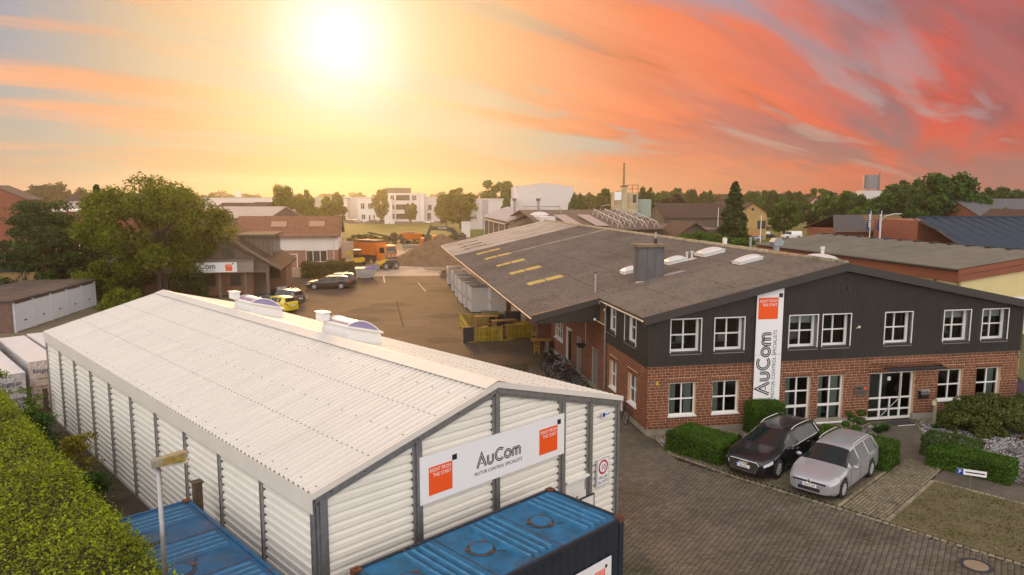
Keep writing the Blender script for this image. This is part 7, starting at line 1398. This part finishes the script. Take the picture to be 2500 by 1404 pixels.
# --- brick house with white cladding
def brick_house():
    t = thing('brick_house', 'brick house with white ribbed upper storey and red pantile roof', 'house', OF(0, 80), OF.a); S0, S1, D = -32.0, -17.3, 11.0; E, Rg = 4.75, 7.35
    mb = MB(); mb.box(S0, S1, 0, .3, 0, 2.5); mb.build('wall', M_VBR, t); mb = MB(); mb.box(S1-.3, S1+.02, .3, D, 0, 2.5); mb.build('wall', M_BRKF, t)
    mb = MB(); mb.box(S0, S1+.03, -.08, .2, 2.45, E); c = mb.build('white_cladding', M_WWHITE, t)
    for i in range(56): x = S0+i*.262; mb = MB(); mb.box(x, x+.1, -.12, -.08, 2.45, E); mb.build('rib', M_WWHITE, c)
    mb = MB(); mb.prism([(.2, 2.45), (D, 2.45), (D, E), (D/2, Rg-.15), (.2, E)], lambda a, b, d: (d, a, b), S1-.1, S1+.04); mb.build('gable_cladding', M_WWHITE, t)
    w = fwin(t, -21.9, -18.85, .72, 2.42, -.0, 2)
    mb = MB(); mb.tube([(-17.9, -.18, E-.1), (-17.9, -.18, .0)], .06, 6); mb.build('downpipe', M_CAB, t)
    f = lambda a: E+(Rg-E)*a/(D/2)
    for sg, nm in ((0, 'roof'), (1, 'roof')):
        y0, y1 = (-.6, D/2) if sg == 0 else (D+.6, D/2); z0 = E-.25; mb = MB(); n = int((S1+.5-S0)/.3*4); xs = [S0+(S1+.5-S0)*i/n for i in range(n+1)]; mb.grid([[(x, y0+(y1-y0)*j/8, z0+(Rg-z0)*j/8+.045*math.sin(2*PI*x/.3)+(.02 if j % 2 else 0)) for x in xs] for j in range(9)]); rf = mb.build(nm, M_PANT, t, smooth=False)
    for x in (-27.0, -21.5): mb = MB(); slab(mb, [(x, 2.0, f(2.0)+.16), (x+2.2, 2.0, f(2.0)+.16), (x+2.2, 3.6, f(3.6)+.16), (x, 3.6, f(3.6)+.16)], .03); mb.build('pale_roof_sheet', mat('pale_pantile', (.36, .20, .14), .8), t)
    mb = MB(); mb.box(S0, S1+.5, -.65, -.5, E-.4, E-.2); mb.build('gutter', M_TIMBD, t)
    mb = MB(); mb.bar((S1+.45, -.6, E-.2), (S1+.45, D/2, Rg+.05), .1, .2); mb.bar((S1+.45, D+.6, E-.2), (S1+.45, D/2, Rg+.05), .1, .2); mb.build('verge_board', M_TIMBD, t)
    mb = MB(); mb.cyl((-23.1, -.5, 0), (-23.1, -.5, 1.9), .06, n=6); mb.box(-24.6, -23.05, -.55, -.45, 1.9, 1.98); mb.build('rail_frame', M_WHITE, t)
brick_house()
# --- garage row
A, B = Vector((-37.5, 53.0, 0)), Vector((-39.4, 66.7, 0)); d = B-A; gz = math.atan2(d.y, d.x); t = thing('garage_row', 'row of five white garage doors seen from the side at left', 'garage', A, gz); L_ = d.length
mb = MB(); mb.box(-.2, L_+.2, .12, 6.0, 0, 2.35); mb.build('walls', mat('garage_render', (.16, .095, .07), .9, var=.2), t)
for i in range(5):
    mb = MB(); a = L_*i/5; mb.box(a+.06, a+L_/5-.06, 0, .1, .05, 2.15); g = mb.build('garage_door', mat('garage_white', (.60, .60, .62), .6, var=.06, scale=3), t); mb = MB(); mb.box(a+L_/10-.12, a+L_/10+.12, -.05, 0, .75, .83); mb.build('handle', M_DARK, g)
    for k_ in range(1, 9): x = a+.06+(L_/5-.12)*k_/9; mb = MB(); mb.box(x-.012, x+.012, -.008, 0, .1, 2.1); mb.build('rib', mat('garage_white', (0, 0, 0)), g)
for i in range(6): mb = MB(); a = L_*i/5; mb.box(a-.06, a+.06, -.03, .12, 0, 2.3); mb.build('post', mat('garage_white', (0, 0, 0)), t)
mb = MB(); mb.box(-.3, L_+.3, -.08, 6.1, 2.35, 2.5); rf = mb.build('roof', mat('garage_roof', (.075, .055, .045), .95, var=.35, scale=.8, col2=(.13, .10, .075), scale2=.6), t)
for i in range(8): mb = MB(); mb.box(-.3, L_+.3, .5+i*.7, .58+i*.7, 2.5, 2.55); mb.build('roof_batten', mat('batten_grey', (.19, .15, .12), .9), rf)
o = thing('carport', 'low grey corrugated carport roof at the left picture edge', 'carport', (AT(40, 72), 72, 0), .15); mb = MB()
mb.grid([[(-11+i*.2, j*4., 2.7+.05*math.sin(i*PI)+.02*(i % 2)+j*.3) for j in range(2)] for i in range(60)]); mb.build('roof', M_GALV, o)
for x in (-6, -3, .5): mb = MB(); mb.box(x-.08, x+.08, .1, .26, 0, 2.7); mb.build('post', M_TIMBD, o)
o = thing('reed_fence', 'tan reed fence behind the carport at left', 'fence', (AT(-10, 72), 72, 0), .1)
for i in range(10): mb = MB(); mb.box(i*.6-2, i*.6-1.42, 0, .06, 0, 2.6); mb.build('panel', mat('reed', (.30, .19, .075), .9, var=.2, scale=5), o)
# --- generic block for far buildings
def block(name, label, cat, px0, px1, ytop, D, depth, wall, roof=None, rise=0., rz=.1, ridge='x', group=None, base=0., over=.4, bricks=False):
    x0, x1 = AT(px0, D), AT(px1, D); w = x1-x0; h = HT(ytop, D)-base; t = thing(name, label, cat, (x0, D, base), rz, group); he = h-rise; mb = MB()
    if not rise: mb.box(0, w, 0, depth, 0, h); mb.build('walls', wall, t); mb = MB(); mb.box(-.2, w+.2, -.2, depth+.2, h, h+.25); mb.build('roof_edge', roof or wall, t)
    elif ridge == 'x':
        mb.box(0, w, 0, .3, 0, he); mb.prism([(0, 0), (depth, 0), (depth, he), (depth/2, h-.1), (0, he)], lambda a, b, d_: (d_, a, b), w-.3, w); mb.prism([(0, 0), (depth, 0), (depth, he), (depth/2, h-.1), (0, he)], lambda a, b, d_: (d_, a, b), 0, .3); mb.build('walls', wall, t)
        k_ = rise/(depth/2)
        for y0, y1, nm in ((-over, depth/2, 'roof'), (depth+over, depth/2, 'roof')): mb = MB(); slab(mb, [(-over, y0, he-over*k_+.1), (w+over, y0, he-over*k_+.1), (w+over, y1, h+.1), (-over, y1, h+.1)], .15); mb.build(nm, roof, t)
    else:
        mb.prism([(0, 0), (w, 0), (w, he), (w/2, h-.1), (0, he)], lambda a, b, d_: (a, d_, b), 0, .3); mb.box(0, .3, .3, depth, 0, he); mb.box(w-.3, w, .3, depth, 0, he); mb.build('walls', wall, t); k_ = rise/(w/2)
        for xa, nm in ((-over, 'roof'), (w+over, 'roof')): mb = MB(); slab(mb, [(xa, -over, he-over*k_+.1), (w/2, -over, h+.1), (w/2, depth+over, h+.1), (xa, depth+over, he-over*k_+.1)], .15); mb.build(nm, roof, t)
    return t, w, h
# left background
block('brick_building', 'tall red brick building with shallow gable at the left edge', 'building', -90, 72, 454, 112, 4, M_BRKF, M_DROOF, 2.2, .05, 'y', over=.1)
block('hip_house', 'building with grey brown pitched roof behind the left trees', 'building', 128, 330, 472, 150, 22, M_BRKF, M_TILE, 4.2, .08, 'x'); block('low_hall', 'low brick hall with pale grey roof below the hip roofed building', 'building', 140, 340, 493, 128, 10, M_BRKF, mat('pale_grey_roof', (.36, .31, .27), .8), 1.2, .05, 'x')
t, w, h = block('flat_brick_hall', 'dark red brick hall with white flat roof edge behind the dark feathery tree', 'building', 85, 195, 516, 100, 14, M_BRKF, M_WWHITE, 0, .12); mb = MB(); mb.tube([(w-.4, -.1, h), (w-.4, -.1, 0)], .08, 6); mb.build('downpipe', M_CAB, t)
block('low_brick_wing', 'red brick wing between the white roof edge and the oak', 'building', 180, 330, 520, 108, 12, M_BRKF, M_TILE, 0, .08)
# middle background
block('green_trim_hall', 'very long pale hall with green roof trim on the left horizon', 'hall', 505, 740, 483, 330, 40, M_PINKW, M_GREENT, 0, .02); block('green_trim_hall', 'long pale hall with green roof trim behind the loose trees', 'hall', 735, 850, 485, 325, 40, M_PINKW, M_GREENT, 0, .02)
o = thing('roof_vent_tower', 'white vent tower on the long green trimmed hall', 'vent', (AT(588, 335), 335, HT(484, 335))); mb = MB(); mb.box(-1, 1, -1, 1, 0, 2.4); mb.build('shaft', M_WWHITE, o); mb = MB(); mb.cyl((0, 0, 2.4), (0, 0, 3.6), 1.0, n=12); mb.build('cowl', M_WWHITE, o)
block('gabled_house', 'brown roofed house with gable among the far flat roofs', 'house', 612, 738, 494, 200, 14, M_TIMBD, M_TILE, 3.4, .05, 'x'); block('flat_hall', 'cream flat wall right of the far sloping roof', 'hall', 628, 690, 512, 150, 12, M_WWHITE, M_TILE, 0, .06); block('long_roof_hall', 'hall with long brown roof sloping behind the timber house', 'hall', 505, 632, 496, 152, 14, M_TIMBD, M_TILE, 2.6, -.2, 'x'); block('pale_roof_hall', 'low hall with pale roof just behind the pantile roof', 'hall', 500, 660, 506, 128, 16, M_TIMBD, mat('pale_sheet_roof', (.40, .33, .28), .8, var=.1, scale=.5), 1.8, -.06, 'x')
t, w, h = block('pale_shed', 'pale building with barred window left of the bushy trees', 'building', 728, 770, 488, 210, 14, M_WWHITE, M_WWHITE, 0, .05); fwin(t, w*.25, w*.85, h*.45, h*.7, -.02, 3)
# white office complex
t, w, h = block('white_office', 'white three storey office block across the meadow', 'building', 950, 1036, 473, 300, 18, M_WWHITE, M_WWHITE, 0, .06); fl = h/3
for i in range(3):
    for a, b, m_ in ((.06, .17, 1), (.22, .60, 4), (.66, .80, 1)):
        if i == 0 and a == .66: continue
        fwin(t, w*a, w*b, i*fl+fl*.3, i*fl+fl*.85, -.02, m_, fr=M_MDARK if a == .22 else M_WHITE, d=.2)
mb = MB(); mb.box(w*.86, w*.88, -.2, 0, 0, h); mb.build('downpipe', M_CAB, t)
t, w, h = block('white_office_wing', 'white two storey wing left of the office block', 'building', 876, 958, 487, 296, 16, M_WWHITE, M_WWHITE, 0, .06)
for a in (.08, .30, .62): fwin(t, w*a, w*a+w*.12, h*.58, h*.84, -.02, 1, d=.15)
for a in (.10,): fwin(t, w*a, w*a+w*.12, h*.12, h*.34, -.02, 1, d=.15)
for a in (.32, .45): mb = MB(); mb.box(w*a, w*a+w*.04, -.12, 0, 0, h*.3); mb.build('door', M_MDARK, t)
t, w, h = block('white_office_annex', 'pale annex at the right end of the white office block', 'building', 1036, 1075, 481, 305, 14, M_PINKW, M_PINKW, 0, .06); fwin(t, w*.25, w*.5, h*.45, h*.68, -.02, 0, d=.15); fwin(t, w*.2, w*.45, h*.05, h*.35, -.02, 1, d=.15)
o = block('roof_pavilion', 'set back rooftop storey with green trim above the white office', 'building', 945, 1001, 460, 312, 10, M_TIMBD, M_GREENT, 0, .06)
block('pale_sheet_hall', 'pale sheet metal hall behind the white office wing', 'hall', 838, 912, 482, 330, 30, M_PINKW, M_PINKW, 0, .04)
o = thing('white_board', 'white display board standing before the white office', 'board', (AT(940, 272), 272, 0)); 
for x in (0, 2.0): mb = MB(); mb.box(x, x+1.8, 0, .1, .1, 1.9); mb.build('panel', M_WWHITE, o)
# white halls
block('white_hall', 'big white windowless hall with shallow ridge', 'hall', 1258, 1400, 448, 232, 40, M_PINKW, M_PINKW, 1.2, .06, 'y', over=.05); t, w, h = block('low_white_hall', 'low white hall stretching left of the big white one', 'hall', 1148, 1259, 487, 228, 25, M_PINKW, M_PINKW, 0, .05); mb = MB(); mb.box(w*.27, w*.40, -.1, 0, 0, h); mb.build('grey_panel', mat('mauve_panel', (.40, .35, .36), .7), t)
# --- hall with solar collectors
def solar_hall():
    D = 150.; X = lambda px: AT(px, D); w = X(1395)-X(1238); t = thing('solar_hall', 'timber clad hall with rows of solar collectors on its roof', 'hall', (X(1238), D, 0), OF.a-.02); E, Rg, L_ = 4.7, 7.2, 40.; zf = lambda x: Rg-abs(x-w/2)*(Rg-E)/(w/2)
    mb = MB(); mb.prism([(.3, 0), (w-.3, 0), (w-.3, E-.2), (w/2, Rg-.25), (.3, E-.2)], lambda a, b, d: (a, d, b), .5, .8); mb.build('gable_wall', mat('beige_gable', (.42, .32, .22), .9, var=.08), t); mb = MB(); mb.box(.3, .6, .8, L_, 0, E-.2); sw = mb.build('wall', M_TIMBD, t)
    for i in range(40): mb = MB(); mb.box(.24, .3, .8+i*.97, 1.3+i*.97, .3, E-.2); mb.build('board', M_TIMB, sw)
    for i in range(5): mb = MB(); mb.box(-.05, .1, 3+i*9, 3.2+i*9, 0, E-.1); mb.build('post', M_WHITE, t)
    for sg in (-1, 1): mb = MB(); e = w/2+sg*(w/2+.5); slab(mb, [(w/2, 0, Rg), (e, 0, zf(e)), (e, L_, zf(e)), (w/2, L_, Rg)], .15); mb.build('roof', M_TILE, t)
    mb = MB(); mb.bar((-.5, -.05, zf(-.5)), (-.5, L_, zf(-.5)), .12, .15); mb.build('gutter', M_WHITE, t)
    M_COL = mat('solar_collector', (.48, .40, .37), .3, metal=.2, var=.1, scale=1)
    for i in range(20):
        y = .6+i*2.0
        for sg in (-1,): a, b = w/2-.5, .1; mb = MB(); slab(mb, [(a, y, zf(a)+.25), (b, y, zf(b)+.25), (b, y+.95, zf(b)+.75), (a, y+.95, zf(a)+.75)], .08); mb.build('collector', M_COL, t)
    for sg in (-1, 1):
        mb = MB(); a, b = w/2, w/2+sg*(w/2); mb.bar((a, .1, zf(a)+.75), (b, .1, zf(b)+.75), .1, .1)
        for i in range(9): x = a+(b-a)*(i+.3)/9; mb.bar((x, .1, zf(x)), (x, .1, zf(x)+.75), .07)
        mb.build('rack', M_GALV, t)
    for x, y in ((w/2, .6), (w/2-3.2, 12)): mb = MB(); mb.cyl((x, y, zf(x)), (x, y, 9.3), .28, n=10); mb.cyl((x, y, 9.3), (x, y, 9.9), .3, .55, 10); mb.build('flue', M_GALV, t)
solar_hall()
p = (AT(1118, 148), 148, 0); o = thing('board_fence', 'low grey board fence before the solar hall', 'fence', p, .1)
for i in range(16): mb = MB(); mb.box(i*.75, i*.75+.7, 0, .06, 0, 1.7); mb.build('board', M_TIMB, o)
t, w, h = block('cream_shed', 'small cream shed at the left end of the solar hall', 'shed', 1128, 1148, 538, 182, 4, M_WWHITE, M_TILE, 0, .1)
# --- dark roofed works with chimney house
def dark_works():
    t = thing('dark_roof_works', 'low works building with wide dark roof and racks of collectors', 'building', OF(17.5, 92), OF.a); W_, L_, E, Rg = 34., 34., 4.6, 7.6; zf = lambda y: E+(Rg-E)*min(y, 24)/24.
    mb = MB(); mb.box(.2, W_, .3, L_, 0, E-.2); mb.build('walls', M_TIMBD, t); mb = MB(); slab(mb, [(-.5, -.5, E), (W_*.62, -.5, E), (W_*.62, 24, Rg), (-.5, 24, Rg)], .2); mb.build('roof', M_DROOF, t); mb = MB(); slab(mb, [(-.5, 24, Rg), (W_*.62, 24, Rg), (W_*.62, 46, E), (-.5, 46, E)], .2); mb.build('roof', M_DROOF, t)
    M_COL = mat('flat_collector', (.36, .31, .29), .35, var=.06)
    for x in (4.5, 9.2): mb = MB(); slab(mb, [(x, 2.0, zf(2)+.35), (x+2.4, 2.0, zf(2)+.35), (x+2.4, 15, zf(15)+.35), (x, 15, zf(15)+.35)], .12); mb.build('flat_collector', M_COL, t)
    for i in range(4):
        x = 13.2+i*2.3; mb = MB(); mb.bar((x, 1.0, zf(1)+1.15), (x, 17, zf(17)+1.15), .12); mb.bar((x+.25, 1.0, zf(1)+1.0), (x+.25, 17, zf(17)+1.0), .08)
        for k_ in range(6): y = 1.3+k_*3.0; mb.bar((x, y, zf(y)+1.15), (x+.7, y-.2, zf(y)), .09); mb.bar((x, y, zf(y)+1.15), (x-.4, y, zf(y)), .06)
        mb.build('collector_rack', mat('rack_white', (.60, .55, .50), .5), t)
    mb = MB(); mb.box(.5, 3.2, 8, 16, zf(8), zf(8)+1.0); mb.build('white_duct', M_PINKW, t)
    mb = MB(); mb.ball((2.2, 17, zf(17)), 1.6, 12, 6, sc=(1.2, 1, .4)); mb.build('duct_dome', M_PINKW, t); mb = MB(); mb.tube([(-1, 18, zf(18)+1.5), (6.5, 18, zf(18)+1.5), (6.8, 18, zf(18)+.2)], .14, 6); mb.build('pipe', M_GALV, t)
dark_works()
D = 168.; o = thing('chimney_house', 'cream rooftop boiler house with tall rusty stack', 'building', (AT(1498, D), D, 6.5), .06); w = AT(1557, D)-AT(1498, D); M_CRM = mat('cream_panel', (.46, .37, .22), .85, var=.15, scale=.8, col2=(.30, .20, .10), scale2=.6)
mb = MB(); mb.box(0, w*.42, 0, 4, 0, 4.9); mb.box(w*.42, w, .4, 4, 0, 4.7); mb.build('walls', M_CRM, o); mb = MB(); mb.box(w*.29, w*.52, -.3, .6, 0, 6.1); mb.build('shaft', M_CRM, o); mb = MB(); mb.box(w*.26, w*.54, -.4, .7, 6.1, 6.35); mb.build('shaft_cap', M_RUST, o); mb = MB(); mb.cyl((w*.38, 0, 6.3), (w*.38, 0, 11.6), .28, .22, 10); mb.build('stack', mat('rusty_stack', (.30, .19, .08), .8, var=.3, scale=1.), o)
mb = MB(); mb.box(w*.78, w*.93, .34, .4, 2.4, 4.3); mb.build('window', M_FGLASS, o); mb = MB()
for x in (w*.52, w*.76, w): mb.bar((x, .5, 4.7), (x, .5, 6.5), .1)
for z in (5.6, 6.5): mb.bar((w*.5, .5, z), (w, .5, z), .1)
mb.build('railing', M_RUST, o); s = panel_sign('boiler_house_sign', 'white sign panel on the cream boiler house', (AT(1498, D)+.0, D-.12, 6.5+3.0), .06, w*.30, 1.9); 
o = thing('green_tank', 'pale green tank behind the boiler house', 'tank', (AT(1575, D), D+2, 5.5), 0); mb = MB(); mb.box(-2.2, 1.6, 0, 3, 0, 4.2); mb.build('body', mat('pale_green', (.28, .34, .28), .6, var=.1), o)
block('brown_shed', 'small brown roofed shed right of the solar racks', 'shed', 1648, 1742, 543, 120, 10, M_TIMBD, M_TILE, 2.2, .1, 'y', over=.8)
block('brown_roof_hall', 'wide hall with dark brown roof left of the tall conifer', 'hall', 1622, 1790, 497, 175, 16, M_TIMBD, M_TILE, 3.4, .1, 'x'); t, w, h = block('yellow_brick_house', 'yellow brick gable building right of the tall conifer', 'house', 1800, 1872, 494, 170, 22, M_YBRICK, M_TILE, 2.4, .1, 'y'); fwin(t, w*.68, w*.97, h*.30, h*.52, -.02, 2, fr=M_TIMBD); mb = MB(); mb.cyl((w*.5, -.05, h*.82), (w*.5, 0, h*.82), .35, n=10); mb.build('round_vent', M_DARK, t)
o = thing('skip', 'orange skip before the yellow brick gable', 'skip', (AT(1826, 168), 167, 0)); mb = MB(); mb.prism([(0, .2), (2.2, .2), (2.5, 1.6), (-.3, 1.6)], lambda a, b, d: (a, d, b), 0, 1.6); mb.build('body', M_ORG, o)
# --- blue roof and brown roof at right
t = thing('blue_roof_hall', 'hall with dark blue standing seam roof above the grey roof', 'hall', (AT(2240, 112), 112, 0), .08); mb = MB(); slab(mb, [(-6.5, -20, 3.4), (30, -20, 3.0), (30, 0, 7.0), (0, 0, 7.0)], .2); rf = mb.build('roof', M_BLUER, t)
for i in range(16): a = i*1.9; mb = MB(); mb.bar((a-1.5, 0, 7.06), (a-1.5-5.0*(1 if i else .6), -19.5, 3.40), .08, .14); mb.build('seam', M_BLUER, rf)
mb = MB(); mb.box(-.3, 30, -.15, .25, 6.95, 7.2); mb.build('ridge', M_BLUER, t); mb = MB(); mb.box(0, 30, .2, 12, 0, 6.5); mb.build('walls', M_BRKF, t)
t = thing('brown_roof_house', 'brick building with grey and brown roof left of the blue roof', 'house', (AT(2035, 125), 125, 0), .1); w = AT(2235, 125)-AT(2035, 125); mb = MB(); mb.box(.4, w, .3, 10, 0, 4.6); mb.build('walls', M_BRKF, t); mb = MB(); slab(mb, [(-.3, -.4, 4.5), (w*.48, -.4, 4.5), (w*.55, 5, 7.0), (2.6, 5, 7.0)], .15); mb.build('grey_roof', mat('anthracite_tile', (.07, .065, .062), .8, var=.12), t); mb = MB(); slab(mb, [(w*.48, -.4, 4.5), (w*1.05, -.4, 4.5), (w*1.05, 5, 7.0), (w*.55, 5, 7.0)], .15); mb.build('brown_roof', mat('ochre_tile', (.17, .108, .048), .95, spec=.1, var=.15), t); mb = MB(); mb.box(-.3, w, -.45, -.3, 4.1, 4.5); mb.build('fascia', M_TIMB, t); mb = MB(); slab(mb, [(-.3, 10.4, 4.5), (w*1.05, 10.4, 4.5), (w*1.05, 5, 7.0), (2.6, 5, 7.0)], .15); mb.build('roof', M_TILE, t)
for a in (.08, .2): fwin(t, w*a, w*a+1.5, 1.6, 2.8, .28, 1)
block('slate_roof_house', 'house with slate grey roof at the right behind the trees', 'house', 2400, 2640, 486, 165, 20, M_BRKF, mat('slate_roof', (.10, .098, .105), .8, var=.1), 4.5, .15, 'x'); block('pink_house', 'tiny far house with pink gable between the trees', 'house', 1976, 1998, 482, 330, 10, mat('pink_render', (.62, .40, .33), .9), M_TILE, 1.5, .1, 'y')
block('brick_gable_house', 'small brick gable at the right picture edge above the blue roof', 'house', 2468, 2560, 512, 140, 10, M_BRKF, M_TILE, 2.5, .1, 'y')
D = 350.; o = thing('silo', 'grey steel silo on a pale tower above the trees', 'silo', (AT(2117, D), D, 0)); mb = MB(); mb.box(-5, 5, -4, 4, 0, 13.2); mb.build('tower', M_PINKW, o); mb = MB(); mb.cyl((-.2, 0, 14.2), (-.2, 0, 20.8), 3.4, n=18); mb.build('drum', mat('silo_steel', (.22, .21, .21), .5, metal=.4), o); mb = MB(); mb.box(-4.2, 5, -3.5, 3.5, 13.2, 13.6)
for a in (-2.5, 2.2): mb.bar((a, -2, 13.6), (a, -2, 14.2), .4)
mb.cyl((4.0, 0, 13.6), (4.0, 0, 22), .45, n=8); mb.bar((3, 0, 20.5), (4, 0, 20.5), .4); mb.build('platform', mat('silo_steel', (0, 0, 0)), o)
# poles, flags, lamps
for i, (px, y0, y1, D, lb_) in enumerate(((1856, 528, 600, 118, 'white flagpole in front of the yellow brick gable'), (1751, 508, 560, 165, 'white pole left of the tall conifer'))): o = thing('flagpole', lb_, 'flagpole', (AT(px, D), D, 0)); mb = MB(); mb.cyl((0, 0, 0), (0, 0, HT(y0, D)), .1, .06, 8); mb.build('pole', M_WHITE, o); mb = MB(); mb.ball((0, 0, HT(y0, D)+.08), .1, 8, 5); mb.build('finial', M_WHITE, o)
for i, px in enumerate((2122, 2148)):
    D = 108; o = thing('banner_flag', ['dark blue banner flag, left of two by the street lamp', 'dark blue banner flag, right of two by the street lamp'][i], 'flag', (AT(px, D), D, 0)); h = HT(514, D); mb = MB(); mb.cyl((0, 0, 0), (0, 0, h), .07, .05, 8); mb.build('pole', M_WHITE, o); mb = MB(); mb.grid([[(-.05-.45*a+.1*math.sin(z*2), .08*math.sin(z*3+a), h-.1-z) for z in np.linspace(0, 2.9, 12)] for a in (0, .5, 1)]); mb.build('banner', mat('banner_navy', (.02, .03, .12), .7), o); [sq(o, 'print_mark', M_SIGNW, -.32, -.12, h-.75-q*.33, h-.55-q*.33, -.10) for q in range(6)]
def street_light(label, px, ytop, D, arm, left=False):
    o = thing('street_light', label, 'street light', (AT(px, D), D, 0)); h = HT(ytop, D); s_ = -1 if left else 1; mb = MB(); mb.tube([(0, 0, 0), (0, 0, h*.72), (s_*.1, 0, h*.86), (s_*arm*.35, 0, h*.96), (s_*arm, 0, h)], .08, 7); mb.build('pole', M_CAB, o); mb = MB(); mb.box(s_*arm-.1, s_*arm+s_*.9, -.12, .12, h-.06, h+.08); mb.build('lamp_head', M_CAB, o)
street_light('curved street light over the dark blue roof', 2146, 521, 106, 2.1); street_light('curved street light left of the chimney house', 1463, 500, 190, 1.7); street_light('curved street light right of the chimney house', 1592, 503, 190, 1.7)
o = thing('street_sign', 'small white street sign by the parked cars', 'sign', (AT(1874, 165), 165, 0)); mb = MB(); mb.cyl((0, 0, 0), (0, 0, 2.0), .05, n=6); mb.build('post', M_DARK, o); mb = MB(); mb.box(-.5, .5, -.03, .03, 1.7, 2.3); mb.build('board', M_SIGNW, o)
# ================================================================== air
def air():
    mb = MB(); mb.box(-720, 720, -60, 720, -1.1, 27); o = mb.build('haze', None); o.data.materials.clear(); m = bpy.data.materials.new('haze_air'); m.use_nodes = True; N, L = m.node_tree.nodes, m.node_tree.links; N.clear(); out = N.new('ShaderNodeOutputMaterial'); v = N.new('ShaderNodeVolumePrincipled'); v.inputs['Color'].default_value = (1, .97, .93, 1); v.inputs['Density'].default_value = HAZE; v.inputs['Anisotropy'].default_value = .80; L.new(v.outputs[0], out.inputs['Volume']); o.data.materials.append(m); tag(o, 'warm evening haze in the air over the whole place', 'haze', kind='stuff')
HAZE = .00032
air()
